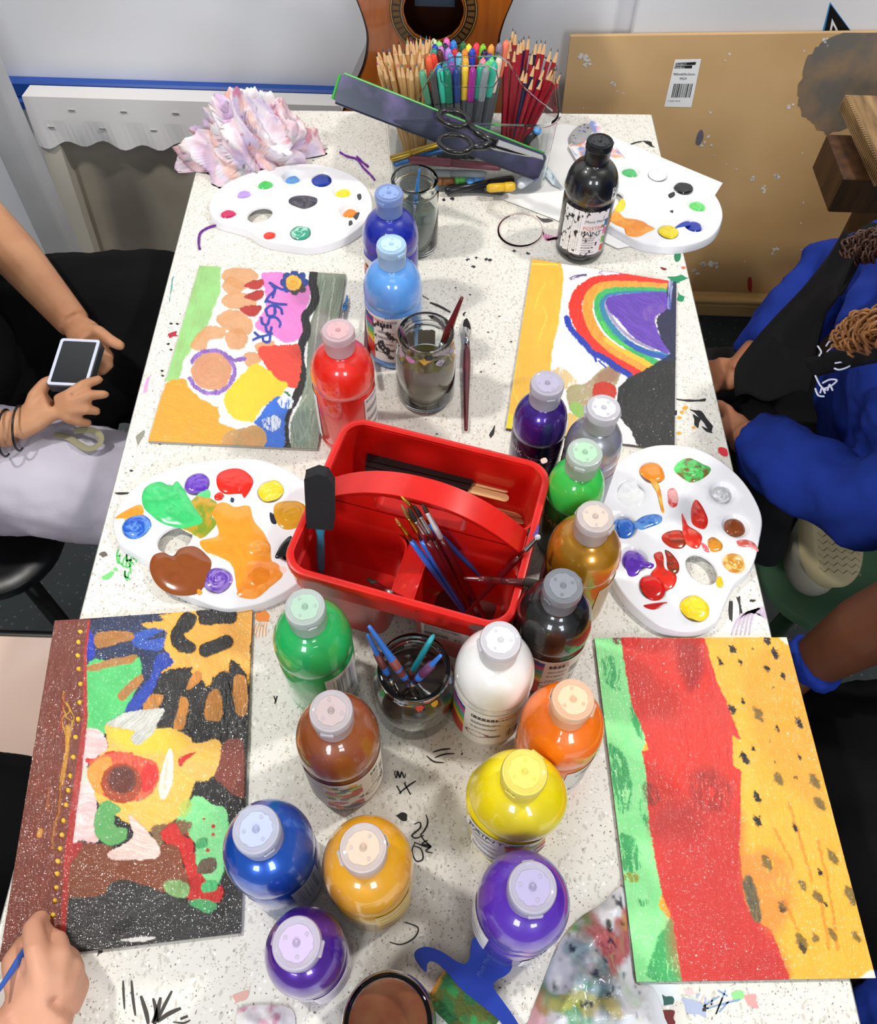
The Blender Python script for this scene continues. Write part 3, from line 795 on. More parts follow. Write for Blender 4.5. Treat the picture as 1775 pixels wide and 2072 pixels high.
def painting_sunflower():
    p = Paint([(111, 1256), (511, 1229), (487, 1888), (-2, 1946)], (0, 1200), 2.7268, .0008)
    p.base('#171614', .3)
    nv = '#122a54'
    p.P([(500, 150), (915, 115), (930, 150), (960, 330), (960, 400), (870, 480), (840, 600), (720, 680), (600, 660), (480, 500), (460, 300)], nv, c2='#0a1730')
    p.P([(485, 395), (620, 375), (760, 350), (775, 470), (690, 650), (610, 760), (480, 760)], '#58cc74', c2='#3fae58', streak=(.9, 50))
    p.P([(920, 190), (760, 215), (740, 290), (880, 320), (910, 250), (800, 262)], '#1c4fb4', w=6)
    p.P([(860, 350), (960, 330), (960, 400), (890, 440), (830, 600), (740, 655), (690, 640), (770, 540), (840, 450)], '#1540b0', c2='#0f2c78')
    p.P([(475, 200), (520, 240), (520, 350), (480, 360)], '#1035b8')
    p.P([(530, 225), (700, 210), (740, 250), (640, 280), (540, 305)], '#bb7a33', c2='#7a5328', streak=(-.1, 60), w=6)
    p.P([(492, 400), (740, 340), (730, 385), (600, 410), (510, 435)], '#bb7a33', c2='#8a7a4a', streak=(-.2, 60), w=6)
    p.P([(650, 560), (770, 450), (790, 480), (720, 560), (680, 592)], '#bb7a33', c2='#8a6a3a', streak=(-.8, 60), w=6)
    p.P([(915, 115), (1390, 65), (1385, 300), (1370, 540), (1310, 470), (1290, 390), (1220, 440), (1130, 520), (1050, 430), (960, 450), (890, 440), (960, 380), (905, 300), (920, 215), (830, 195), (780, 172), (900, 150)], '#f4b244', c2='#eda02c', w=12, streak=(.6, 60))
    p.P([(1080, 150), (1300, 180), (1340, 330), (1250, 400), (1080, 350)], '#f2a838', alpha=.6, soft=30)
    p.P([(940, 440), (1060, 330), (1340, 330), (1360, 500), (1240, 430), (1130, 500), (1050, 420)], '#eda034', c2='#f4bb55', alpha=.8, soft=20, streak=(1.3, 50))
    bk = '#141311'
    p.P([(1100, 90), (1290, 82), (1300, 160), (1230, 172), (1110, 175), (1095, 130)], bk, w=7, h=.0012)
    p.P([(1030, 105), (1088, 135), (1060, 200), (1020, 235), (1085, 300), (1050, 338), (970, 312), (940, 240), (985, 150)], bk, w=5, h=.0012)
    p.S([(1135, 318), (1250, 272)], 76, bk, w=3, h=.0014)
    p.P([(790, 640), (840, 560), (900, 445), (1040, 410), (1060, 440), (1000, 530), (1110, 470), (1150, 540), (1180, 460), (1250, 450), (1290, 640), (1262, 390), (1320, 400), (1372, 500), (1375, 860), (1340, 870), (1210, 812), (1080, 836), (1030, 750), (860, 752)], bk, w=10, h=.0009)
    for q in ([(960, 745), (985, 640), (1000, 570), (1040, 600), (1030, 690), (1010, 752)], [(1150, 560), (1215, 540), (1225, 690), (1170, 705), (1130, 690)], [(1290, 470), (1362, 480), (1358, 665), (1300, 650)], [(790, 645), (830, 565), (905, 570), (860, 645)], [(1050, 470), (1090, 430), (1120, 470), (1030, 540)]):
        p.P(q, '#d98a2c', c2='#6a4a1c', w=6, streak=(1.5, 70))
    p.P([(590, 720), (800, 752), (950, 748), (1050, 800), (1080, 832), (1215, 815), (1205, 960), (1150, 1032), (1080, 1042), (1050, 1120), (1010, 1212), (900, 1290), (790, 1312), (640, 1230), (540, 1150), (480, 1000), (560, 880), (600, 850)], '#f4ba4a', c2='#e9b460', w=7, streak=(.4, 70))
    p.P([(600, 760), (800, 760), (960, 760), (1040, 840), (900, 880), (700, 860)], '#f8cc30', alpha=.85, soft=30)
    p.P([(1020, 930), (1190, 960), (1120, 1030), (1060, 1020)], '#f2b860', alpha=.7, soft=20)
    p.P([(470, 750), (560, 765), (595, 850), (560, 885), (480, 960), (520, 1080), (545, 1280), (540, 1372), (430, 1365), (385, 1410), (420, 1100), (435, 1000), (450, 860)], '#efb4b2', c2='#f6dcda', w=7, swirl=(480, 1240))
    p.P([(440, 980), (490, 960), (500, 1050), (450, 1040)], '#bcd4bc', alpha=.7, soft=18)
    p.S([(480, 920), (560, 925), (600, 885), (720, 892)], 22, '#d02a1c', w=8)
    p.P([(500, 930), (640, 880), (760, 900), (850, 930), (880, 1000), (850, 1090), (760, 1150), (600, 1130), (520, 1060)], '#d8402a', c2='#ee7a4c', w=6)
    p.P([(490, 960), (600, 900), (620, 1000), (560, 1110), (500, 1060)], '#ee9a34', w=6)
    p.P([(800, 950), (860, 960), (865, 1040), (800, 1100), (770, 1040)], '#e0281c', w=5)
    p.D((672, 1050), 112, '#b2481e', w=7, c2='#8a3a1c', swirl=(672, 1050), h=.001)
    p.D((675, 1032), 78, '#6a2e1e', w=7, c2='#46241c', h=.001, soft=14)
    p.P([(590, 730), (640, 690), (720, 655), (905, 640), (870, 720), (850, 770), (760, 842), (720, 800), (740, 760)], '#b9b8ad', c2='#dcdcd6', w=5, streak=(2.4, 60), h=.0012)
    p.P([(935, 858), (957, 905), (952, 1050), (905, 1140), (876, 1100), (892, 980)], '#f4dfcb', c2='#f7ece2', w=3, h=.001)
    p.S([(925, 920), (908, 1080)], 12, '#e8b88a', w=2, alpha=.6)
    p.P([(985, 915), (1030, 890), (1080, 878), (1060, 900), (1020, 930), (1000, 962), (985, 950)], '#d42418', w=4)
    p.P([(1230, 830), (1335, 815), (1350, 1000), (1342, 1160), (1290, 1160), (1190, 1030), (1215, 930)], '#843c2a', c2='#6a2c20', w=6)
    p.P([(1085, 1062), (1150, 1040), (1220, 1050), (1280, 1110), (1350, 1150), (1345, 1300), (1250, 1235), (1130, 1150)], bk, w=8)
    p.P([(1080, 1115), (1180, 1165), (1252, 1200), (1258, 1330), (1245, 1500), (1180, 1630), (1050, 1640), (930, 1650), (1040, 1500), (1085, 1400), (1010, 1310), (970, 1260), (1040, 1180)], '#8fe094', c2='#5cc274', w=8, swirl=(1150, 1250))
    p.P([(980, 1180), (1040, 1130), (1060, 1180), (1010, 1240)], '#b6cc58', alpha=.8, soft=14)
    p.P([(830, 1300), (920, 1270), (1010, 1255), (1060, 1270), (1020, 1330), (930, 1340), (880, 1400)], '#7a5a34', w=8, soft=12)
    p.P([(890, 1320), (960, 1270), (1010, 1340), (1068, 1370), (1080, 1490), (1140, 1590), (1150, 1640), (1225, 1612), (1212, 1702), (1040, 1692), (1045, 1600), (1000, 1450), (960, 1400), (905, 1370)], '#d01f14', c2='#a81810', w=9, h=.0009)
    for q in ((1177, 1287, 12), (1177, 1332, 10), (1146, 1420, 11), (1125, 1247, 7), (1035, 1330, 9)): p.D(q[:2], q[2], '#c6201a', w=1)
    p.P([(1110, 1475), (1190, 1465), (1180, 1540), (1090, 1545)], '#5f4c36', w=4, h=.001)
    p.P([(1120, 1600), (1190, 1588), (1195, 1640), (1120, 1650)], '#4fc272', w=4, h=.001)
    p.P([(1090, 1365), (1140, 1355), (1140, 1400), (1085, 1410)], '#4fb26a', w=4, h=.001)
    p.P([(545, 1180), (590, 1145), (655, 1175), (670, 1200), (632, 1230), (640, 1290), (700, 1300), (690, 1365), (600, 1392), (530, 1335), (522, 1250)], '#6aa860', c2='#3f9a50', w=5, swirl=(600, 1300), h=.0009)
    p.P([(380, 1420), (420, 1380), (620, 1400), (620, 1470), (860, 1460), (885, 1390), (980, 1400), (1010, 1500), (1050, 1640), (900, 1650), (760, 1600), (640, 1590), (570, 1660), (370, 1705)], '#7f3f1c', c2='#6a3014', w=8, streak=(.1, 90))
    p.P([(385, 1400), (460, 1375), (430, 1440), (380, 1490)], '#a82018', w=7)
    p.P([(710, 1225), (800, 1300), (882, 1400), (862, 1462), (740, 1475), (620, 1470), (600, 1430), (730, 1350)], '#dfbfb4', c2='#f0dcd2', w=6, streak=(.2, 80), h=.0012)
    p.P([(900, 1610), (960, 1580), (1040, 1610), (1030, 1680), (940, 1670)], '#8fbf74', w=6, c2='#5a6a3a', soft=8)
    p.P([(1050, 1700), (1130, 1690), (1200, 1722), (1150, 1770), (1060, 1762)], '#4fb26a', w=5, c2='#35603a')
    p.P([(620, 1590), (760, 1600), (900, 1650), (1050, 1720), (1240, 1790), (1330, 1600), (1320, 1890), (350, 1960), (360, 1710), (480, 1680), (580, 1660)], '#232221', c2='#3a3a38', w=9, streak=(.05, 90))
    p.P([(640, 1830), (700, 1790), (750, 1800), (710, 1860), (650, 1880), (600, 1870)], '#070707', w=5)
    p.P([(650, 1915), (720, 1905), (790, 1895), (860, 1900), (780, 1925)], '#e8e4dc', w=6)
    # brown band at the left
    p.P([(270, 140), (500, 148), (478, 330), (482, 700), (452, 1000), (385, 1500), (352, 1990), (-160, 2080)], '#74301a', c2='#5a2110', w=3, streak=(1.68, 260), smooth=False, h=.0005)
    p.P([(486, 148), (500, 148), (480, 330), (484, 700), (452, 1000), (385, 1500), (362, 1920), (335, 1920), (350, 1500), (415, 1000), (458, 700), (462, 330)], '#b0261a', c2='#8a1c12', w=3, smooth=False, streak=(1.6, 200))
    for k in range(9):
        p.S([(250+k*22-k*3, 700), (190+k*22, 1200), (120+k*22, 1900)], 5, '#9a3a2a', w=6, alpha=.5, rag=.9)
    for q in ([(352, 545), (350, 590), (385, 650), (345, 700), (365, 780)], [(370, 600), (395, 660), (410, 700), (380, 760), (370, 820)], [(350, 620), (365, 680), (400, 720), (385, 800)]):
        p.S(q, 7, '#c79a3a', w=4, h=.0012)
    p.S([(375, 740), (372, 860), (355, 960), (340, 1050)], 24, '#b87a24', w=5, c2='#d8a83a', h=.001)
    p.S([(335, 1050), (330, 1180), (300, 1300), (290, 1410)], 12, '#a8661e', w=8, h=.001)
    p.S([(270, 1080), (262, 1200)], 12, '#9a4a1e', w=6); p.S([(225, 1310), (215, 1340)], 26, '#c88a2a', w=6); p.S([(355, 560), (335, 760)], 12, '#a8301a', w=5, alpha=.7)
    for x, y in ((445, 215), (434, 272), (431, 347), (436, 420), (446, 503), (441, 604), (433, 697), (420, 796), (405, 906), (389, 1010), (379, 1090), (366, 1170), (352, 1257), (344, 1335), (334, 1410), (321, 1480), (318, 1550), (314, 1625), (306, 1697), (296, 1775), (282, 1855)):
        p.D((x, y), 12.5, '#f2c236', w=1.5, h=.0022, c2='#e8b02c')
    t = p.build('canvas_board', 'canvas board with a yellow fish-like shape and brown band of yellow dots, lower left', '#8f8a80')
    return t
painting_sunflower()

def painting_melon():
    p = Paint([(1203, 1291), (1592, 1290), (1772, 1979), (1288, 1987)], (1160, 1240), 2.491, .0008)
    p.base('#f3b032', .05)
    p.P([(600, 100), (1100, 100), (1560, 1880), (900, 1880)], '#f6b638', c2='#eda224', w=3, streak=(1.35, 200), smooth=False)
    p.P([(850, 260), (1120, 240), (1250, 800), (1300, 1000), (1100, 900), (950, 700)], '#eb9f24', alpha=.55, soft=60, streak=(1.3, 150))
    p.P([(840, 640), (930, 900), (900, 1150), (860, 1150)], '#f8c440', alpha=.6, soft=40)
    for q in ([(1085, 960), (1130, 1100), (1200, 1350)], [(1230, 1150), (1290, 1400), (1330, 1700)], [(1010, 1090), (1060, 1180), (1110, 1290)], [(1240, 1420), (1290, 1700)], [(1060, 1450), (1130, 1600)]):
        p.S(q, 14, '#e28c18', w=9, alpha=.8)
    p.P([(90, 118), (250, 118), (268, 300), (300, 480), (375, 640), (345, 700), (370, 800), (390, 1100), (450, 1400), (430, 1480), (500, 1560), (555, 1880), (290, 1880)], '#9cee9e', c2='#6fdc80', w=7, streak=(1.4, 60), smooth=False)
    dg = '#35ac5e'
    for q in ([(145, 230), (200, 225), (235, 300), (240, 385), (180, 370), (150, 300)], [(175, 670), (225, 680), (285, 800), (295, 960), (230, 1010), (195, 850)], [(230, 1120), (290, 1130), (335, 1200), (335, 1290), (255, 1300)], [(375, 1790), (470, 1560), (520, 1600), (550, 1860), (400, 1850)], [(320, 1450), (375, 1450), (350, 1482)], [(290, 390), (330, 500), (350, 640), (300, 560)], [(350, 940), (380, 1100), (340, 1000)]):
        p.P(q, dg, w=12, soft=9, rag=.62, alpha=.95, c2='#259248')
    p.P([(265, 1310), (330, 1320), (320, 1360), (260, 1350)], '#a0a838', w=8, rag=.9)
    p.P([(235, 108), (440, 128), (660, 125), (700, 260), (720, 340), (765, 430), (845, 640), (800, 620), (806, 770), (845, 800), (845, 960), (838, 1200), (855, 1360), (860, 1450), (930, 1560), (1000, 1600), (1095, 1860), (552, 1870), (505, 1570), (450, 1420), (420, 1280), (388, 1100), (372, 930), (368, 800), (343, 700), (380, 690), (340, 560), (300, 480), (265, 300)], '#df2d1d', c2='#cf3529', w=6, streak=(1.5, 80), smooth=False)
    p.P([(420, 1000), (830, 1000), (870, 1400), (1080, 1850), (560, 1850), (470, 1400)], '#c93430', alpha=.65, soft=80)
    p.P([(520, 160), (620, 150), (660, 290), (590, 400), (540, 300)], '#8c1512', alpha=.7, soft=50)
    p.P([(590, 830), (700, 790), (800, 880), (750, 1000), (620, 970)], '#7a1714', alpha=.6, soft=45, rag=.6)
    p.P([(350, 860), (420, 880), (430, 960), (370, 960)], '#6a2a14', alpha=.7, soft=14, rag=.7)
    p.P([(400, 800), (480, 780), (560, 960), (510, 985), (470, 880)], '#e2261a', alpha=.7, soft=15)
    p.P([(255, 110), (340, 118), (300, 180), (260, 160)], '#e8281c', w=6, h=.0012)
    p.P([(195, 130), (235, 128), (240, 160), (215, 158)], '#7a3a1c', w=6, rag=.7)
    p.P([(860, 1230), (1000, 1190), (1090, 1300), (1100, 1500), (1010, 1620), (935, 1540), (865, 1400)], '#ee7c34', alpha=.6, soft=60, rag=.5)
    p.P([(855, 1360), (885, 1320), (925, 1400), (950, 1540), (920, 1560), (880, 1480)], '#54523e', w=6, soft=10, c2='#8a6a34')
    p.P([(800, 1760), (880, 1860), (1100, 1860), (1000, 1700)], '#c42c26', alpha=.4, soft=30)
    rr = random.Random(3)
    def mk(x, y, q, c, al=1, soft=3):
        q *= 1.3
        p.P([(x-q*.5, y-q), (x+q*.2, y-q*.7), (x+q*.75, y+q*.2), (x+q*.6, y+q), (x, y+q*.7), (x-q*.5, y)], c, w=13, alpha=al, soft=soft, h=.0009)
    for x, y, q in ((740, 246, 16), (800, 185, 18), (840, 255, 12), (972, 144, 18), (1015, 207, 22), (975, 288, 15), (1056, 324, 15), (857, 447, 12), (798, 487, 18), (1135, 556, 22), (1025, 583, 12), (905, 692, 12), (1135, 732, 13), (860, 735, 24), (922, 925, 22), (928, 1050, 22), (1115, 1083, 14), (1240, 1310, 16), (1268, 1477, 12), (906, 184, 6), (1006, 381, 5), (992, 643, 5), (1012, 757, 5), (1115, 837, 7)): mk(x, y, q, '#1d1a12')
    for x, y, q in ((930, 510, 28), (1030, 840, 26), (1215, 850, 32), (1240, 965, 30), (1305, 1235, 32), (1150, 1372, 22), (1230, 1432, 26), (1395, 1425, 38), (1050, 1485, 24), (1145, 1660, 34), (1215, 1640, 20), (1300, 1620, 26), (1420, 1630, 24), (972, 1260, 32)): mk(x, y, q, '#5d5426', .85, 9)
    for x, y, q in ((1150, 1690, 20), (925, 1065, 12), (1050, 1500, 12)): mk(x, y, q, '#2a2616', .9, 5)
    p.P([(1040, 120), (1085, 120), (1092, 160), (1060, 150)], '#f8f0dc', w=5, soft=8); p.P([(1500, 1800), (1530, 1840), (1440, 1850)], '#f8f0dc', w=5, soft=8)
    return p.build('canvas_board', 'canvas board painted in green, red and yellow bands with black seeds, lower right', '#7b746c')
painting_melon()

def painting_rainbow():
    p = Paint([(1077, 524), (1369, 571), (1365, 911), (1024, 867)], (900, 480), 2.958, .0009)
    p.base('#f6f5f3', .02)
    p.P([(500, 115), (700, 150), (712, 250), (695, 400), (680, 520), (640, 700), (630, 820), (560, 860), (520, 1000), (440, 1150), (340, 1155)], '#f6bc40', c2='#f3a92c', w=6, streak=(1.6, 130), smooth=False)
    for q in ([(600, 280), (570, 330), (540, 430)], [(590, 420), (610, 480), (580, 560)], [(580, 570), (560, 620)], [(430, 760), (410, 900), (440, 990)], [(520, 160), (680, 165)], [(400, 1130), (380, 1060)]): p.S(q, 9, '#fbd84e', w=4, h=.001)
    p.P([(370, 1060), (420, 1080), (420, 1150), (365, 1145)], '#f4dc20', w=4)
    p.P([(640, 810), (700, 780), (790, 860), (760, 900), (700, 930), (720, 1100), (640, 900)], '#e0b860', w=9, alpha=.8, rag=.5)
    p.P([(740, 900), (850, 870), (940, 790), (1000, 770), (1060, 800), (1010, 920), (1000, 980), (900, 960), (870, 1080), (800, 1090), (740, 1000)], '#a8865a', c2='#8a9a50', w=8, alpha=.9, streak=(-.7, 70), rag=.35)
    p.P([(900, 860), (960, 790), (1050, 790), (1000, 880)], '#9a5a4a', w=8, alpha=.6, soft=16, rag=.4)
    p.P([(750, 1000), (800, 990), (860, 1060), (830, 1090), (770, 1060)], '#8cc455', w=8, alpha=.85, soft=8)
    p.P([(700, 1060), (800, 1080), (760, 1180), (680, 1200)], '#e0b84a', w=8, alpha=.9)
    p.P([(890, 890), (950, 868), (1015, 890), (1030, 930), (1000, 985), (900, 985)], '#cc3010', w=6, h=.001)
    p.S([(760, 245), (800, 235), (840, 228)], 24, '#6d5a8a', w=9, rag=.75); p.S([(930, 215), (990, 208), (1055, 212)], 20, '#9a86b4', w=9, rag=.85); p.S([(1060, 225), (1240, 250)], 14, '#d8d0dc', w=6, alpha=.6)
    p.S([(1345, 285), (1200, 265), (1050, 260), (930, 270), (850, 300), (795, 360), (782, 430), (815, 530), (880, 620), (980, 700), (1080, 770), (1160, 830)], 78, '#ea2c18', w=7, c2='#d82416')
    p.S([(1350, 312), (1180, 298), (1030, 295), (930, 305), (880, 340), (855, 410), (870, 500), (920, 590), (1010, 670), (1110, 730), (1200, 780)], 62, '#f6962c', w=5, c2='#f4ad3c')
    p.S([(1090, 690), (1180, 735), (1245, 775)], 42, '#f8c22e', w=5)
    p.S([(960, 610), (1060, 680), (1150, 720)], 22, '#fbc63c', w=5)
    p.S([(1350, 330), (1180, 320), (1030, 322), (950, 340), (915, 385), (925, 470), (975, 560), (1060, 630), (1160, 690), (1260, 750)], 40, '#2fa860', w=5, c2='#3fc45a')
    p.S([(940, 510), (1000, 600), (1100, 660)], 16, '#56d24c', w=5)
    p.S([(1350, 345), (1180, 338), (1040, 345), (970, 365), (945, 410), (965, 480), (1020, 560), (1110, 640), (1220, 690), (1345, 715)], 34, '#2e8aa0', w=4, c2='#2c62b0')
    p.S([(1090, 630), (1200, 690), (1330, 725)], 30, '#2257b4', w=5)
    p.S([(1340, 350), (1120, 350), (1000, 362), (965, 400), (990, 470), (1050, 550), (1140, 620), (1250, 670)], 20, '#a79cc0', w=4)
    p.P([(975, 365), (1080, 342), (1330, 335), (1340, 430), (1262, 480), (1280, 570), (1345, 695), (1230, 655), (1130, 600), (1050, 510), (975, 430)], '#5c35aa', c2='#6e48b6', w=5, streak=(.6, 60))
    p.P([(1180, 440), (1280, 400), (1320, 440), (1250, 500), (1200, 500)], '#8a62b0', w=8, alpha=.5, soft=10, rag=.6)
    p.S([(722, 450), (742, 520)], 34, '#dfe6f2', w=6)
    p.S([(728, 490), (760, 560), (830, 630), (880, 690), (940, 720), (1010, 770), (1110, 832)], 36, '#123cb8', w=7, c2='#0e2c90', h=.0012)
    p.S([(895, 690), (905, 745)], 14, '#123cb8', w=3); p.S([(920, 740), (965, 780)], 10, '#123cb8', w=3)
    p.P([(1345, 250), (1390, 255), (1390, 760), (1250, 765), (1345, 700), (1300, 620), (1268, 490), (1335, 420), (1328, 330)], '#141a44', c2='#0e1230', w=6)
    p.S([(1352, 262), (1350, 310), (1345, 420)], 24, '#1a36a0', w=4, c2='#e0e6f0')
    p.P([(1395, 740), (1395, 1290), (1230, 1280), (1150, 1245), (1110, 1150), (1050, 1085), (1030, 990), (1040, 900), (1095, 845), (1200, 795), (1280, 742)], '#131311', c2='#1e1e1b', w=6, smooth=False)
    p.P([(1000, 1020), (1050, 1090), (1110, 1160), (1140, 1250), (1090, 1240), (1040, 1120)], '#f2e8e6', w=6, c2='#e6c8d0')
    return p.build('canvas_board', 'canvas board painted with a rainbow arch around purple and a black corner, upper right', '#6e6a62')
painting_rainbow()

def painting_name():
    p = Paint([(404, 538), (700, 555), (642, 909), (300, 893)], (340, 300), 2.958, .0009)
    p.base('#f7f6f4', .02)
    p.P([(180, 690), (320, 712), (312, 860), (260, 1000), (220, 1100), (100, 1260), (60, 1400), (-20, 1400), (20, 1200), (100, 980)], '#9ad884', c2='#8aa65e', w=8, streak=(1.85, 150), smooth=False)
    ob, o2 = '#dba068', '#c07c44'
    for q, sw in (([(330, 740), (400, 715), (500, 725), (540, 780), (440, 850), (330, 790)], (430, 790)), ([(320, 820), (380, 770), (450, 800), (440, 860), (370, 880)], (385, 825)), ([(330, 890), (420, 860), (510, 890), (520, 950), (410, 965), (330, 940)], (400, 910)), ([(290, 1010), (350, 970), (430, 975), (500, 1030), (500, 1110), (400, 1110), (310, 1060)], (400, 1060)), ([(150, 1150), (230, 1070), (340, 1080), (330, 1140), (250, 1150), (220, 1210), (140, 1200)], (260, 1130)), ([(340, 1120), (420, 1080), (480, 1130), (450, 1200), (370, 1200)], (400, 1150)), ([(450, 1240), (520, 1220), (560, 1270), (480, 1310)], (500, 1260)), ([(520, 1180), (620, 1150), (640, 1200), (560, 1240)], (560, 1190))):
        p.P(q, ob, c2=o2, w=7, swirl=sw, h=.0007, alpha=.93)
    p.P([(560, 755), (690, 745), (835, 800), (848, 900), (815, 1000), (800, 1130), (700, 1165), (640, 1130), (520, 1070), (580, 960), (580, 860)], '#e98ad0', c2='#dc6cba', w=8, streak=(.8, 70))
    for q in ([(455, 825), (500, 800), (565, 785), (570, 825), (520, 850)], [(455, 893), (500, 865), (572, 850), (565, 900), (510, 915)], [(428, 968), (480, 945), (560, 948), (545, 990), (500, 1012)]): p.P(q, '#c0342a', c2='#98241c', w=5, h=.0011)
    for a in range(8):
        x, y = 757+62*math.cos(a*PI/4), 806+52*math.sin(a*PI/4); p.D((x, y), 25, '#1d3f8c' if a not in (1, 2) else '#3c3c3a', w=4, h=.001)
    p.D((752, 810), 47, '#f2a236', w=6, swirl=(752, 810), h=.0014, c2='#f6c84c')
    ink = '#1f3fa4'
    for q in ([(712, 858), (660, 838), (610, 808)], [(612, 810), (640, 850), (604, 890), (586, 922)], [(645, 838), (628, 895)], [(586, 916), (640, 932), (708, 940)],
              [(640, 955), (638, 1000), (600, 1005), (588, 968), (620, 945), (672, 960), (684, 992)], [(560, 1020), (566, 1052), (596, 1058), (610, 1020), (645, 1015), (672, 1045), (668, 1072)],
              [(585, 1072), (592, 1100), (612, 1102), (620, 1075)], [(512, 1148), (560, 1130), (622, 1112)], [(568, 1130), (575, 1160), (605, 1160), (612, 1128)], [(520, 1105), (545, 1130)]): p.S(q, 17, ink, w=2.5, h=.0012)
    p.P([(895, 740), (1075, 745), (895, 1810), (730, 1810), (735, 1640), (800, 1500), (830, 1300), (840, 1100), (880, 950)], '#747e6c', c2='#8f9a86', w=5, streak=(1.8, 160), smooth=False)
    p.P([(880, 1000), (960, 1000), (950, 1250), (860, 1250)], '#a08a94', w=8, alpha=.4, soft=18)
    for q in ([(940, 790), (900, 1000), (870, 1300)], [(1000, 780), (950, 1100), (890, 1500)], [(830, 1480), (760, 1600), (770, 1750), (830, 1700), (860, 1560)], [(800, 1560), (790, 1640), (820, 1680)]): p.S(q, 7, '#b8c0ae', w=5, alpha=.8)
    p.P([(740, 1620), (800, 1540), (850, 1580), (850, 1740), (780, 1790), (735, 1700)], '#5a7468', w=5, alpha=.7, c2='#8fa090')
    p.S([(872, 735), (868, 820), (882, 900), (852, 970), (822, 1010), (832, 1100), (798, 1180), (790, 1260), (802, 1330), (795, 1420), (762, 1500), (712, 1590), (698, 1680), (712, 1800)], 50, '#10100e', w=4, h=.0011)
    p.P([(540, 1200), (700, 1178), (790, 1190), (792, 1370), (755, 1435), (660, 1400), (600, 1330)], '#e4452e', c2='#d83c2a', w=9, streak=(.5, 60))
    p.P([(140, 1320), (200, 1230), (290, 1210), (360, 1260), (380, 1340), (340, 1430), (250, 1450), (160, 1400)], '#d49a70', c2='#c88260', w=8, swirl=(260, 1330), h=.001)
    p.S([(262+135*math.cos(a*PI/8+3.6), 1340+128*math.sin(a*PI/8+3.6)) for a in range(15)], 26, '#7d52b0', w=9, c2='#a886cc', h=.001)
    p.S([(345, 1240), (400, 1270), (455, 1260)], 26, '#8a62b8', w=8)
    p.P([(470, 1330), (530, 1290), (600, 1330), (660, 1380), (720, 1410), (670, 1480), (560, 1560), (505, 1640), (380, 1610), (335, 1500), (400, 1400)], '#f8cf26', c2='#f4b830', w=9)
    p.P([(-10, 1400), (100, 1375), (130, 1440), (180, 1490), (300, 1550), (310, 1640), (420, 1690), (560, 1700), (600, 1810), (-130, 1790), (-90, 1600)], '#f5a226', c2='#ee9420', w=10, streak=(.3, 70), smooth=False)
    p.P([(540, 1610), (640, 1490), (720, 1500), (745, 1530), (700, 1620), (695, 1790), (580, 1790), (590, 1700), (520, 1650)], '#3070da', c2='#2458b8', w=9)
    p.P([(560, 1640), (640, 1600), (680, 1650), (620, 1700)], '#dfe8f4', w=12, rag=.5); p.P([(660, 1500), (740, 1480), (745, 1550), (690, 1560)], '#e8eef4', w=12, rag=.5)
    p.S([(700, 1460), (725, 1480)], 14, '#2c7a4c', w=8)
    p.P([(340, 1710), (430, 1680), (530, 1660), (590, 1720), (560, 1790), (340, 1795)], '#cf9656', c2='#9a8a5a', w=7, swirl=(470, 1730))
    return p.build('canvas_board', 'canvas board with blue lettering on pink, orange swirls and a black wavy line, upper left', '#a9a59c')
painting_name()

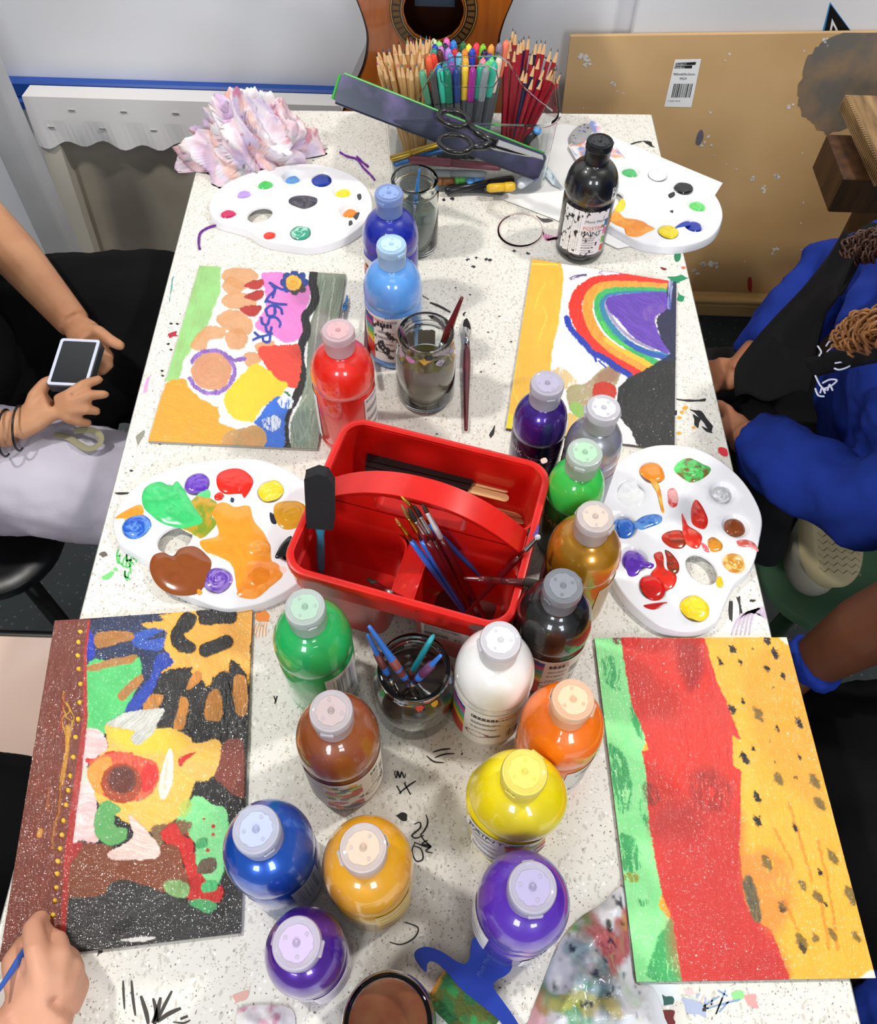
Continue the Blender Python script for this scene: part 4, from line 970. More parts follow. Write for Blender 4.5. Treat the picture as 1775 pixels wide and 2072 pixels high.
# ------------------------------------------------------------------ palettes
WELLS = [(-.088, .050), (-.045, .072), (-.008, .068), (.031, .051), (.061, .015), (.070, -.025), (.049, -.068), (.005, -.077), (-.036, -.059), (-.069, -.027)]
PHOLE = (-.057, .012)
POUT = [(-.110, .042), (-.104, .072), (-.078, .096), (-.03, .103), (.023, .087), (.066, .062), (.093, .024), (.103, -.018), (.094, -.060), (.062, -.096), (.012, -.108), (-.037, -.095), (-.064, -.066), (-.083, -.036), (-.088, -.006), (-.099, .018)]
PT = .0135
def palette_mesh():
    out = catmull(POUT, 7); no = len(out)
    pts = [Vector(p) for p in out]
    inner = [Vector(p)*.975 for p in out]
    hol = [Vector((PHOLE[0]+.0205*math.cos(2*PI*k/40), PHOLE[1]+.0165*math.sin(2*PI*k/40))) for k in range(40)]
    P = list(pts)+hol
    for wx, wy in WELLS:
        for r in (.0, .006, .010, .0125, .0145, .0158, .017):
            for k in range(1 if r == 0 else 22): P.append(Vector((wx+r*math.cos(2*PI*k/22), wy+r*math.sin(2*PI*k/22))))
    P += inner
    for i in range(30):
        for j in range(30):
            q = Vector((-.115+i*.0078, -.112+j*.0075))
            if min((q-Vector(w)).length for w in WELLS) > .019 and (q-Vector(PHOLE)).length > .023: P.append(q)
    res = delaunay_2d_cdt(P, [], [list(range(no)), list(range(no+39, no-1, -1))], 0, 1e-6)
    V2, _, F2 = res[0], res[1], res[2]
    V = []
    X = np.array([v.x for v in V2]); Y = np.array([v.y for v in V2])
    ino = pip(X, Y, [tuple(p*1.0005) for p in out])
    for v in V2:
        d = min((v-Vector(w)).length for w in WELLS)
        z = PT
        if d < .0165: z = PT-.0085*(1-max(0, (d-.0095))/.007) if d > .0095 else PT-.0085
        V.append((v.x, v.y, z))
    hc = Vector(PHOLE)
    F = []
    for f in F2:
        c = sum((V2[i] for i in f), Vector((0, 0)))/len(f)
        if (((c.x-PHOLE[0])/.0205)**2+((c.y-PHOLE[1])/.0165)**2) < .98: continue
        if not pip(np.array([c.x]), np.array([c.y]), [tuple(p) for p in out])[0]: continue
        F.append(tuple(f))
    def skirt(loop, rings):
        n = len(loop); base = len(V)
        for off, z in rings:
            for i in range(n):
                t = Vector(loop[(i+1) % n])-Vector(loop[i-1]); nn = Vector((t.y, -t.x)).normalized()
                V.append((loop[i][0]+nn.x*off, loop[i][1]+nn.y*off, z))
        for k in range(len(rings)-1):
            for i in range(n):
                j = (i+1) % n; a = base+k*n
                F.append((a+i, a+n+i, a+n+j, a+j))
    a = sum(out[i-1][0]*out[i][1]-out[i][0]*out[i-1][1] for i in range(no))
    o2 = [tuple(p) for p in (out if a > 0 else out[::-1])]
    skirt(o2, [(0, PT), (.0009, PT-.0004), (.0018, PT-.0016), (.0026, .004), (.0034, .0008), (.0034, 0)])
    skirt([tuple(h) for h in hol][::-1], [(0, PT), (.0007, PT-.0006), (.0010, PT-.004)])
    return mesh('palette', V, F)
pal_me = palette_mesh()
pal_me.polygons.foreach_set('use_smooth', [True]*len(pal_me.polygons))
def blob(par, pts, z, h, c, c2=None, c3=None, name='paint_blob', swirl=0, local=True, edge=.35, m=None, zb=0, seed=None):
    """domed puddle of paint; pts in world xy; z base height above the table"""
    P = catmull(pts, 6) if len(pts) < 30 else np.array(pts)
    n = len(P); cx, cy = P.mean(0)
    V = []; F = []; R = 12
    for k in range(R+1):
        t = 1-k/R
        hh = z+h*(1-max(0, (t-edge)/(1-edge))**3) if k else z-.0002
        for i in range(n): V.append((cx+(P[i][0]-cx)*t, cy+(P[i][1]-cy)*t, hh))
    for k in range(R):
        for i in range(n):
            j = (i+1) % n; F.append((k*n+i, k*n+j, (k+1)*n+j, (k+1)*n+i))
    A = np.array(V); sd = seed or int(abs(cx*9999+cy*777)) % 97
    ar = sum(P[i-1][0]*P[i][1]-P[i][0]*P[i-1][1] for i in range(n))
    if ar < 0: F = [f[::-1] for f in F]
    X, Y = A[:, 0], A[:, 1]
    if swirl:
        rr = np.hypot(X-cx, Y-cy); th = np.arctan2(Y-cy, X-cx)
        st = vnoise(rr/.0016+fbm(X/.01+9, Y/.01+9, sd)*5+th*swirl+40, th*1.2+9, sd)
    else:
        st = fbm(X/.006+50+fbm(X/.012+9, Y/.012+9, sd)*3, Y/.006+50, sd, 4)
    C0 = np.array(srgb(c)); C1 = np.array(srgb(c2)) if c2 else C0*.82
    q = np.clip((st-.42)*(4 if c2 else 2), 0, 1)[:, None]
    C = C0*(1-q)+C1*q
    if c3:
        q3 = np.clip((fbm(X/.008+20, Y/.008+70, sd+3)-.55)*8, 0, 1)[:, None]; C = C*(1-q3)+np.array(srgb(c3))*q3
    A[:, 2] += (st-.5)*h*(.45 if (c2 or swirl) else .12)*np.minimum(1, (np.arange(len(A))//n)/2)
    loc = par.matrix_world.inverted() if par else None
    me = mesh(name, A, F); setcol(me, C)
    o = link(name, me, m or M_blob, par, True)
    if par: o.matrix_parent_inverse = loc
    o.location.z = TZ
    return o
def palette(cx, cy, ang, label, paints, extra, z=.0004):
    t = empty('paint_palette', (cx, cy, TZ+z), label, 'palette', 'oval white paint palettes', math.radians(ang))
    t.matrix_world = Matrix.Translation((cx, cy, TZ+z))@Matrix.Rotation(math.radians(ang), 4, 'Z')
    o = link('tray', pal_me, None, t)
    if not pal_me.materials: pal_me.materials.append(M_white)
    M4 = t.matrix_world
    for i, spec in enumerate(paints):
        if spec is None: continue
        w = M4@Vector((*WELLS[i], 0)); c = spec[0]; k = spec[1] if len(spec) > 1 else {}
        r = k.get('r', .0115); rr = random.Random(i+int(cx*100))
        ox, oy = k.get('off', (0, 0))
        pts = [(w.x+ox+r*rr.uniform(.88, 1.1)*math.cos(a*PI/5), w.y+oy+r*rr.uniform(.85, 1.08)*math.sin(a*PI/5)) for a in range(10)]
        big = r > .0135
        blob(t, pts, z+(PT-.0001 if big else PT-.0086+max(0, (r-.0095))*.9), .002 if big else .003, c, k.get('c2'), k.get('c3'), swirl=k.get('sw', 0))
    for pts, c, k in extra:
        blob(t, [G(u, v, PT)[:2] for u, v in pts], z+PT-.0001+k.get('dz', 0), k.get('h', .0012), c, k.get('c2'), k.get('c3'), name='paint_smear', swirl=k.get('sw', 0), m=k.get('m'))
    return t
R_, Dd = {}, dict
palette(.273, .500, 123.5, 'white oval palette with red and brown smears near its thumb hole, right of the bottles',
        [('#f2cc18', Dd(r=.0150, c2='#f6dc3c')), ('#cc1a12', Dd(r=.0150)), ('#6a35b8', Dd(r=.0135, c2='#8a5cc8')), ('#2a66c8', Dd(r=.013, c2='#5a94dc', sw=1)), ('#f6f6f6', Dd(r=.0128)), ('#ee8a24', Dd(r=.0142)), ('#56d468', Dd(r=.0142, c2='#5a8a44', c3='#7a5a34')), ('#b8b8ba', Dd(r=.0128, c2='#e4e4e6', sw=1)), ('#8a4520', Dd(r=.0125)), ('#c8882a', Dd(r=.0128, c2='#e8c070', sw=1))],
        [([(1310, 948), (1322, 965), (1335, 985), (1342, 1020), (1345, 1040), (1338, 1035), (1330, 1000), (1316, 975)], '#f0962c', {'c2': '#f8c24a'}),
         ([(1283, 1060), (1300, 1045), (1325, 1040), (1340, 1045), (1338, 1058), (1315, 1068), (1295, 1073)], '#2f6ec8', {'c2': '#6aa0e0'}),
         ([(1407, 1010), (1420, 1022), (1433, 1050), (1430, 1068), (1420, 1072), (1400, 1060), (1398, 1030)], '#e0301c', {'c2': '#c8241a'}),
         ([(1379, 1037), (1392, 1062), (1412, 1075), (1422, 1088), (1415, 1110), (1400, 1110), (1382, 1095), (1380, 1065)], '#dc2c1c', {'c2': '#e86a54'}),
         ([(1338, 1085), (1352, 1075), (1378, 1073), (1392, 1092), (1382, 1110), (1360, 1110), (1342, 1098)], '#c03018', {'c2': '#7a3418'}),
         ([(1345, 1112), (1360, 1120), (1374, 1140), (1374, 1158), (1360, 1165), (1350, 1150), (1348, 1130)], '#b03018', {'c2': '#6a3a1c'}),
         ([(1322, 1122), (1336, 1115), (1343, 1125), (1346, 1150), (1370, 1165), (1364, 1190), (1345, 1195), (1325, 1180), (1317, 1160), (1328, 1145)], '#da2a1a', {'c2': '#b4301a'}),
         ([(1432, 1092), (1445, 1087), (1462, 1100), (1460, 1114), (1442, 1118), (1433, 1108)], '#d8902c', {'c2': '#b86a24'}),
         ([(1418, 1098), (1430, 1104), (1436, 1118), (1426, 1116)], '#e86a70', {}),
         ([(1490, 1094), (1510, 1092), (1528, 1100), (1535, 1116), (1515, 1108), (1495, 1106)], '#e89a94', {'c2': '#d0564c'}),
         ([(1450, 1170), (1458, 1166), (1464, 1180), (1460, 1190), (1450, 1187)], '#f4c824', {}),
         ([(1352, 990), (1366, 988), (1374, 1010), (1368, 1028), (1354, 1026), (1350, 1005)], '#f0a8a4', {'c2': '#d83a34', 'h': .0004}),
         ([(1372, 935), (1395, 927), (1420, 938), (1440, 948), (1430, 965), (1400, 978), (1375, 965), (1362, 950)], '#5ad86c', {'c2': '#4fbe5c', 'c3': '#7a6a3a'}),
         ([(1300, 1225), (1322, 1235), (1350, 1222), (1345, 1218)], '#c81c18', {'h': .0004}),
         ([(1265, 1128), (1285, 1122), (1292, 1118), (1300, 1132), (1324, 1142), (1318, 1152), (1300, 1148), (1290, 1165), (1270, 1165)], '#5c2cac', {'c2': '#6a38bc'}),
         ([(1250, 1057), (1270, 1050), (1285, 1064), (1278, 1084), (1258, 1088)], '#2a64c4', {'c2': '#5a94dc'}),
         ([(1262, 975), (1285, 968), (1292, 985), (1305, 1000), (1295, 1025), (1262, 1022), (1248, 1005)], '#fafafa', {'c2': '#eeeef2'})])
palette(-.236, .484, 33, 'white oval palette flooded with orange and brown paint, left of the red caddy',
        [('#2459c0', Dd(r=.0165, c2='#5f90dc', sw=1)), ('#3cc66c', Dd(r=.016)), ('#5a2fae', Dd(r=.0145, c2='#7a50c4')), ('#e02418', Dd(r=.0158)), ('#f6d21c', Dd(r=.0150, c2='#f8e45c', sw=1)), ('#dca01c', Dd(r=.0145)), ('#101010', Dd(r=.0135)), ('#f28a1c', Dd(r=.0165)), ('#6038a8', Dd(r=.0150, c2='#9a80cc', sw=1)), ('#8a481c', Dd(r=.016))],
        [([(440, 1080), (425, 1030), (450, 1012), (475, 1022), (505, 1020), (515, 1050), (535, 1075), (550, 1105), (552, 1130), (560, 1160), (540, 1190), (500, 1212), (480, 1200), (470, 1150), (440, 1130), (415, 1120), (400, 1095)], '#f39c2c', {'c2': '#f0922a', 'h': .0009}),
         ([(232, 1050), (250, 1035), (285, 1020), (292, 1040), (265, 1052)], '#f39c2c', {'h': .0006}),
         ([(405, 1000), (430, 1010), (440, 1020), (430, 1045), (440, 1060), (410, 1090), (385, 1080), (350, 1055), (380, 1020)], '#7a9a2c', {'c2': '#c89a2c', 'h': .0007, 'dz': .0002}),
         ([(288, 1000), (300, 982), (325, 975), (345, 985), (358, 974), (372, 990), (385, 1012), (415, 1055), (400, 1068), (370, 1070), (330, 1060), (305, 1042), (290, 1025)], '#46cf78', {'c2': '#3cc06c', 'dz': .0004, 'h': .002}),
         ([(310, 1125), (330, 1118), (350, 1125), (365, 1110), (395, 1106), (420, 1125), (428, 1145), (408, 1195), (375, 1206), (340, 1200), (315, 1180), (303, 1150)], '#8e4a1e', {'dz': .0004, 'h': .0024}),
         ([(440, 962), (460, 950), (490, 950), (512, 970), (508, 990), (495, 1008), (488, 1000), (455, 1000), (440, 985)], '#e42a1a', {'dz': .0003, 'h': .0018}),
         ([(434, 1003), (445, 996), (454, 1004), (446, 1013), (436, 1012)], '#e42a1a', {'dz': .0003}),
         ([(400, 1000), (420, 990), (428, 1000), (420, 1012), (402, 1012)], '#5ccf80', {'h': .0006}),
         ([(556, 1022), (580, 1014), (612, 1018), (620, 1040), (600, 1068), (572, 1070), (556, 1048)], '#dfa022', {'dz': .0003}),
         ([(495, 1140), (520, 1132), (560, 1140), (572, 1165), (545, 1190), (540, 1195), (515, 1212), (480, 1205), (490, 1180)], '#f3902a', {'dz': .0004, 'c2': '#f6a24a'}),
         ([(500, 1105), (520, 1092), (545, 1100), (545, 1120), (520, 1126), (502, 1122)], '#f59c38', {'dz': .0005, 'sw': 1}),
         ([(560, 1118), (575, 1095), (590, 1085), (592, 1110), (575, 1128), (558, 1130)], '#141412', {'dz': .0003}),
         ([(398, 1195), (404, 1192), (410, 1200), (402, 1205)], '#f0a030', {'dz': .0003}),
         ([(545, 1035), (560, 1045), (560, 1062), (548, 1058)], '#2a2a3a', {'h': .0002}),
         ([(468, 1006), (475, 1010), (472, 1018), (466, 1015)], '#33405a', {'h': .0003})])
palette(-.225, 1.040, 43.8, 'white oval palette with a black smear in its centre beside the crumpled tissue, far left',
        [('#c81f5c', Dd(r=.0112)), ('#b79ade', Dd(r=.0108)), ('#46c25c', Dd(r=.0115)), ('#5c9be0', Dd(r=.0112)), ('#12369c', Dd(r=.0152)), ('#f2dc1c', Dd(r=.0115)), ('#f08a24', Dd(r=.0112)), ('#f4f4f4', Dd(r=.0115)), ('#2f9a7c', Dd(r=.0152, c2='#a8dcc8', sw=1)), ('#e0321e', Dd(r=.0095))],
        [([(585, 402), (600, 396), (625, 396), (643, 402), (640, 415), (618, 424), (600, 420), (584, 412)], '#2c2a38', {'c2': '#55505c', 'h': .001}),
         ([(715, 440), (722, 430), (728, 432), (722, 446)], '#3a3a3a', {'h': .0003}), ([(706, 448), (712, 446), (714, 454), (706, 458)], '#3a3a3a', {'h': .0003}), ([(722, 395), (730, 392), (732, 402), (726, 406)], '#3a3a3a', {'h': .0003})])
palette(.309, 1.074, 11.3, 'white oval palette with spilled orange overhanging the table edge, behind the tall black bottle',
        [None, None, ('#4cb868', Dd(r=.0125)), ('#fafafa', Dd(r=.0142)), ('#181614', Dd(r=.0145)), ('#5cc860', Dd(r=.0125, c2='#74d676')), ('#16309c', Dd(r=.0128)), ('#f4dc20', Dd(r=.0145)), ('#f2901e', Dd(r=.015)), ('#b81c3c', Dd(r=.0125))],
        [([(1240, 432), (1248, 428), (1262, 440), (1290, 445), (1310, 455), (1325, 463), (1312, 470), (1290, 480), (1268, 476), (1262, 462), (1245, 455), (1236, 446)], '#f2901e', {'c2': '#f6a83a', 'dz': .0004}),
         ([(1252, 410), (1258, 402), (1266, 410), (1262, 425), (1250, 430), (1244, 424)], '#f2d42a', {'dz': .0003}),
         ([(1364, 462), (1380, 450), (1395, 448), (1398, 456), (1380, 460)], '#1a3aa8', {'h': .001}),
         ([(1355, 428), (1362, 425), (1362, 432)], '#3a3028', {'h': .0006}), ([(1364, 388), (1352, 394), (1356, 402), (1366, 396)], '#181614', {'h': .001})])

# ------------------------------------------------------------------ bottles
def cyl_patch(par, r, a0, a1, z0, z1, fn, name='label', mtl=None, nx=90, ny=60):
    """printed label wrapped round a bottle; angle 0 faces the camera side (-y), positive to +x. fn(x_mm,y_mm,w,h)->rgb, y down"""
    w = (a1-a0)*r*1000; h = (z1-z0)*1000
    aa, tt = np.meshgrid(np.linspace(0, 1, nx), np.linspace(0, 1, ny))
    aa = aa.ravel(); tt = tt.ravel(); an = a0+(a1-a0)*aa
    V = np.stack([r*np.sin(an), -r*np.cos(an), z1-(z1-z0)*tt], 1)
    F = [(j*nx+i, (j+1)*nx+i, (j+1)*nx+i+1, j*nx+i+1) for j in range(ny-1) for i in range(nx-1)]
    me = mesh(name, V, F); setcol(me, fn(aa*w, tt*h, w, h))
    return link(name, me, mtl or M_attr, par, True)
def cyl_text(par, r, s, ang, z, size, col, name='label_text', tilt=0, bold=False):
    TV, TF = text2d(s, bold)
    V = []
    for x, y in TV:
        X = x*size*math.cos(tilt)-y*size*math.sin(tilt); Y_ = x*size*math.sin(tilt)+y*size*math.cos(tilt)
        a = ang+X/r; V.append(((r+.0004)*math.sin(a), -(r+.0004)*math.cos(a), z+Y_))
    return obj(name, V, TF, pm(col, .45), par)
def rect(C, x, y, x0, y0, x1, y1, c):
    C[(x >= x0) & (x <= x1) & (y >= y0) & (y <= y1)] = srgb(c)
def lines(C, x, y, x0, y0, x1, y1, c='#8a8a8c', p=1.7, seed=0):
    k = np.floor((y-y0)/p).astype(int); rag = (vnoise(k*3.7+seed, k*1.3+5, seed)*.35+.65)
    m = (x >= x0) & (y >= y0) & (y <= y1) & (x <= x0+(x1-x0)*rag) & (((y-y0) % p) < p*.42) & (vnoise(x*1.8, k*7.1+3, seed+2) > .22)
    C[m] = srgb(c)
def bars(C, x, y, x0, y0, x1, y1, seed=0):
    m = (x >= x0) & (x <= x1) & (y >= y0) & (y <= y1) & (vnoise(x*2.3, x*0+seed+.5, 3+seed) > .5); C[m] = srgb('#1c1c1c')
def style_create(seed, smear=0, rainbow=True):
    def fn(x, y, w, h):
        C = np.ones((len(x), 3))*np.array(srgb('#eeece8'))
        if rainbow:
            for i, c in enumerate(['#2c3a8c', '#c23a7a', '#3aa0a8', '#88b83c', '#f0c62c', '#d23a2a']):
                m = (np.hypot(x-w*.0, y-h*.95) < h*(.9-i*.11)) & (x < w*.24); C[m] = srgb(c)
        rect(C, x, y, w*.32, h*.12, w*.60, h*.20, '#23262a')
        m = (x > w*.32) & (x < w*.60) & (y > h*.12) & (y < h*.20) & ((x % 4.2) < .9); C[m] = srgb('#eeece8')
        lines(C, x, y, w*.32, h*.28, w*.68, h*.60, seed=seed); lines(C, x, y, w*.72, h*.06, w*.97, h*.5, seed=seed+3, p=1.5)
        m = ((np.hypot((x-w*.40)/1.6, y-h*.72) < h*.09) & (np.hypot((x-w*.40)/1.6, y-h*.72) > h*.07)); C[m] = srgb('#7a3a34')
        rect(C, x, y, w*.52, h*.66, w*.54, h*.70, '#c02020'); lines(C, x, y, w*.52, h*.66, w*.7, h*.82, seed=seed+5, c='#55555a')
        bars(C, x, y, w*.74, h*.60, w*.95, h*.84, seed)
        if smear:
            q = fbm(x/6+seed, y/9, seed+4); C[(q > .60) & (x > w*.2) & (x < w*.8)] = srgb('#23201f')
        return C
    return fn
def style_collage(seed):
    def fn(x, y, w, h):
        C = np.ones((len(x), 3))*np.array(srgb('#ece9e6')); r = np.random.default_rng(seed)
        cs = ['#c23a2a', '#f0b92c', '#3a7a3c', '#24356a', '#e06a2c', '#b8c43c', '#c83a64', '#6a3a24', '#3f8a58']
        for k in range(38):
            cx, cy, q = r.uniform(0, w), r.uniform(h*.12, h*1.0), r.uniform(2.5, 6); m = np.hypot((x-cx)/1.5, y-cy) < q; C[m] = srgb(cs[k % 9])
        m = np.hypot(x-w*.2, y-h*.35) < 6; C[m] = srgb('#d83a6a'); m &= (np.hypot((x % 2.6)-1.3, (y % 2.6)-1.3) < .6); C[m] = srgb('#f8d8e0')
        rect(C, x, y, w*.4, h*.1, w*.65, h*.16, '#e8e4e0')
        return C
    return fn
def style_text(seed, bar=False, c='#8a8a8c', bg='#eceaea'):
    def fn(x, y, w, h):
        C = np.ones((len(x), 3))*np.array(srgb(bg))
        if bar:
            m = (x > w*.15) & (x < w*.85) & (y > h*.1) & (y < h*.75) & (vnoise(x*1.4, x*0+seed, seed) > .5); C[m] = srgb('#8f9aa8')
        else:
            lines(C, x, y, w*.08, h*.05, w*.92, h*.96, seed=seed, c=c, p=1.6)
        return C
    return fn
def style_poster(x, y, w, h):
    C = np.ones((len(x), 3))*np.array(srgb('#eeeeee'))
    # vertical columns of small print on the left, panel with print at lower centre
    for k in range(9):
        x0 = w*(.05+k*.045); m = (np.abs(x-x0) < .35) & (y > h*.12) & (y < h*.94) & (vnoise(y*1.7, x*0+k*3, 4) > .3); C[m] = srgb('#8a8a8c')
    lines(C, x, y, w*.50, h*.60, w*.80, h*.96, seed=4, p=2.0)
    for i, c in enumerate(['#1a6a9c', '#e86a9c', '#6ab83c', '#e04a2a']):
        rect(C, x, y, w*.93, h*(.2+i*.2), w, h*(.38+i*.2), c)
    q = fbm(x/4+3, y/7+1, 12); C[(q > .66)] = srgb('#1a1a1a')
    return C
PROF = [(.0310, 0), (.0336, .0012), (.0350, .004), (.0354, .010), (.0347, .0125), (.0347, .0135), (.0354, .016), (.0355, .060), (.0355, .0975), (.0342, .1005), (.0338, .1025), (.0343, .1050), (.0358, .1080), (.0361, .1125), (.0357, .119), (.0346, .127), (.0325, .1345), (.0290, .1415), (.0248, .1466), (.0205, .1498), (.0170, .1520), (.0158, .1540), (.0150, .160), (.0128, .161), (.0128, .172), (.0110, .173)]
cap_col = {}
def cap_mesh(dark=False):
    return [(.0163, .1545), (.0166, .156), (.0168, .1725), (.0176, .1735), (.0178, .1765), (.0174, .1795), (.0176, .1815), (.0168, .1838), (.0155, .1842), (.0148, .1836), (.0001, .1834)]
CAPP = cap_mesh()
def bottle(cap_px, col, label, lab=[], tint=None, hs=1.0, rs=1.0, rough=.28, metal=0, lower=None, tilt=(0, 0), cap=None, squash=None, text=[], rot=0, seed=1, capscale=1.0):
    zt = .184*hs
    p = G(*cap_px, zt)
    t = empty('paint_bottle', (p[0], p[1], TZ+.0004), label, 'bottle', 'squeeze bottles of paint on the table', math.radians(rot))
    prof = [(r*rs, z*hs) for r, z in PROF]
    b = B().lathe(prof, 64)
    def squish(V):
        sx, sy, an = squash
        ca, sa = math.cos(an), math.sin(an)
        k = np.clip(1-np.abs(V[:, 2]/hs-.095)/.08, 0, 1)**.6*np.where(V[:, 2] > .150*hs, 0, 1)
        x = V[:, 0]*ca+V[:, 1]*sa; y = -V[:, 0]*sa+V[:, 1]*ca
        x *= 1+(sx-1)*k; y *= 1+(sy-1)*k
        x += .004*k*np.sin(V[:, 2]*60)
        V[:, 0] = x*ca-y*sa; V[:, 1] = x*sa+y*ca
    V = np.array(b.V)
    if squash: squish(V)
    me = mesh('body', V, b.F)
    z = V[:, 2]/hs
    C0 = np.array(srgb(col)); C = np.tile(C0, (len(V), 1))
    if lower: m = np.clip((.108-z)/.006, 0, 1)[:, None]; C = C*(1-m)+np.array(srgb(lower))*m
    n = fbm(V[:, 0]/.012+seed*7+40, V[:, 2]/.02+np.arctan2(V[:, 1], V[:, 0])*2+40, seed, 4)
    C = C*(1-.28*np.clip((n-.55)*5, 0, 1)*np.clip((.110-z)/.01, .15, 1))[:, None]
    setcol(me, C)
    key = ('body', rough, metal)
    if key not in _mc:
        _mc[key] = mat('bottle_paint_%d' % len(_mc), attr='Col', rough=.38 if not metal else .30, metal=metal, coat=1.0, sss=0)
        _mc[key].node_tree.nodes['Principled BSDF'].inputs['Coat Roughness'].default_value = .04
    o = link('body', me, _mc[key], t); edge_split_smooth(o, 50)
    # cap
    tc = tint or col
    cl = np.array(srgb(cap or '#dcd9e0')); mixc = tuple(cl*.80+np.array(srgb(tc))*.20) if not cap else tuple(cl)
    cm = mat('cap_plastic', mixc, .38, trans=.32 if not cap else .12, ior=1.25, coat=.3)
    pb = B().lathe([(r*capscale, (z)*hs if z < .16 else .158*hs+(z-.158)*hs) for r, z in CAPP], 56)
    for v in range(len(pb.V)): pass
    co = pb.obj('cap', cm, t); edge_split_smooth(co, 40)
    hg = B().box((0, .0175*capscale, .1775*hs), (.011, .0032, .0055), bev=.0008); o2 = hg.obj('hinge', cm, co); o2.rotation_euler = (0, 0, seed*1.3)
    th = B().box((0, -.0176*capscale, .1762*hs), (.009, .0024, .0028), bev=.0007); o3 = th.obj('thumb_tab', cm, co); o3.rotation_euler = (0, 0, seed*1.3)
    dm = tuple(np.array(cl)*.55+np.array(srgb(tc))*.45) if not cap else tuple(cl*1.2)
    # paint seen through the disc of the cap
    ang = [2*PI*k/28 for k in range(28)]
    rr = random.Random(seed)
    blobr = [.0122*rr.uniform(.93, 1.04)*capscale for _ in ang]
    zc = .1835*hs
    obj('cap_disc', [(q*math.cos(a), q*math.sin(a), zc+.0003) for a, q in zip(ang, blobr)], [tuple(range(28))], mat('cap_disc', dm, .3, coat=.2), co)
    B().lathe([(.0026, zc), (.0026, zc+.0010), (.0019, zc+.0016), (.0008, zc+.0009)], 20).obj('nozzle', mat('nozzle', tuple(np.array(dm)*.72), .3), co)
    for k in range(3):
        a = seed*1.9+k*2*PI/3; B().lathe([(.0013, zc), (.0013, zc+.0007), (.0009, zc+.0009)], 12, (.0088*math.cos(a), .0088*math.sin(a), 0)).obj('vent_dot', cm, co)
    for a0, a1, z0, z1, fn in lab:
        cyl_patch(t, .0361*rs, a0, a1, z0*hs, z1*hs, fn, nx=int(40+40*(a1-a0)), ny=56)
    for s, a, zz, sz, c in text:
        cyl_text(t, .0362*rs, s, a, zz*hs, sz, c)
    if squash:
        for ch in t.children:
            if ch.name.startswith('label'):
                q = np.zeros(len(ch.data.vertices)*3); ch.data.vertices.foreach_get('co', q); q = q.reshape(-1, 3).copy(); squish(q); q[:, :2] *= 1.012; ch.data.vertices.foreach_set('co', q.ravel())
    return t
LW = .0965
bottle((787, 390), '#1226a0', 'dark blue paint bottle with smeared blue cap, behind the light blue bottle', [(-1.35, -.35, .018, LW, style_collage(3)), (-.35, .9, .018, LW, style_create(5, 1, False))], cap='#7f95c8', seed=2, text=[('create', -.30, .086, .006, '#c8382c')])
bottle((792, 494), '#5b9ce6', 'light blue paint bottle with a black-smeared printed label, beside the murky jar', [(-1.15, .75, .016, LW, style_create(2, 1))], cap='#a9cbe8', seed=3, text=[('create', -.35, .088, .0075, '#333333'), ('create', -.80, .088, .0075, '#d84030'), ('BASICS', -.62, .079, .006, '#23262a')])
bottle((684, 668), '#e0200f', 'bright red paint bottle with clear front, beside the upper left painted board', [(-1.9, -.95, .016, LW, style_text(4)), (.78, 1.7, .016, LW, style_text(5))], seed=1, lower='#d6190c')
t = bottle((1215, 285), '#0c0c0b', 'tall black poster paint bottle with handwriting on its shoulder, beside the far right palette', [(-1.05, .85, .020, LW, style_poster)], cap='#1b1d20', seed=4, rot=-3,
           text=[('POSTER', -.16, .0655, .0085, '#d8703a'), ('PAINT', -.20, .0555, .0105, '#15130f'), ('Mont Marte', -.12, .078, .0065, '#15130f')])
for q in ([(-.0, 0), (.0012, .0085), (.0016, .0165), (.0055, .0155), (.0052, .011), (.0022, .0095), (.0068, .0075), (.0072, .002), (.0005, .0005)], [(.0115, .003), (.0095, .006), (.011, .0105), (.0135, .010), (.0145, .0055), (.0125, .0025)], [(.0165, .002), (.018, .016)]):
    P = []
    for x, y in q:
        a = .80+x/.034; zz = .112+y
        r = np.interp(zz, [z for _, z in PROF], [r for r, _ in PROF])+.0006
        P.append((r*math.sin(a), -r*math.cos(a), zz))
    B().tube(P, .00045, 6).obj('handwriting', pm('#f2f2f2', .4), t)
bottle((1108, 775), '#43208a', 'metallic purple paint bottle with silver printing, between the caddy and the rainbow board', [], metal=.55, lower='#240a4c', seed=5, rs=.83, hs=.97, text=[('750mL', -.42, .082, .0065, '#c9b8dc'), ('Metallic Purple', -.60, .074, .0058, '#c9b8dc'), ('create', .42, .088, .0055, '#8a74b0'), ('BASICS', .42, .080, .0050, '#8a74b0'), ('INK', -1.25, .083, .011, '#d8d0e4')])
bottle((1222, 825), '#a3a4ac', 'silver metallic paint bottle beside the purple metallic one', [(-.2, 1.0, .02, .09, style_text(8, c='#9a9aa4', bg='#aeafb8'))], metal=.5, seed=6, tint='#c8c8d0', rs=.85, hs=.97)
bottle((1184, 915), '#3bca4c', 'light green paint bottle with a dark green lower half, beside the red caddy', [], lower='#1f6b2a', seed=7, rs=.83, hs=.97, text=[('750mL', .15, .088, .006, '#bfe8c4'), ('Brilliant Green', .02, .080, .0058, '#bfe8c4'), ('MAKER', -1.3, .076, .0125, '#c87a5c')])
bottle((1205, 1045), '#bd8420', 'gold metallic paint bottle behind the black bottle and left of the right palette', [(.45, 1.5, .016, LW, style_text(9, bar=True, bg='#cdb890')), (-2.2, -1.4, .016, LW, style_text(12))], metal=.5, seed=8, tint='#d0a060')
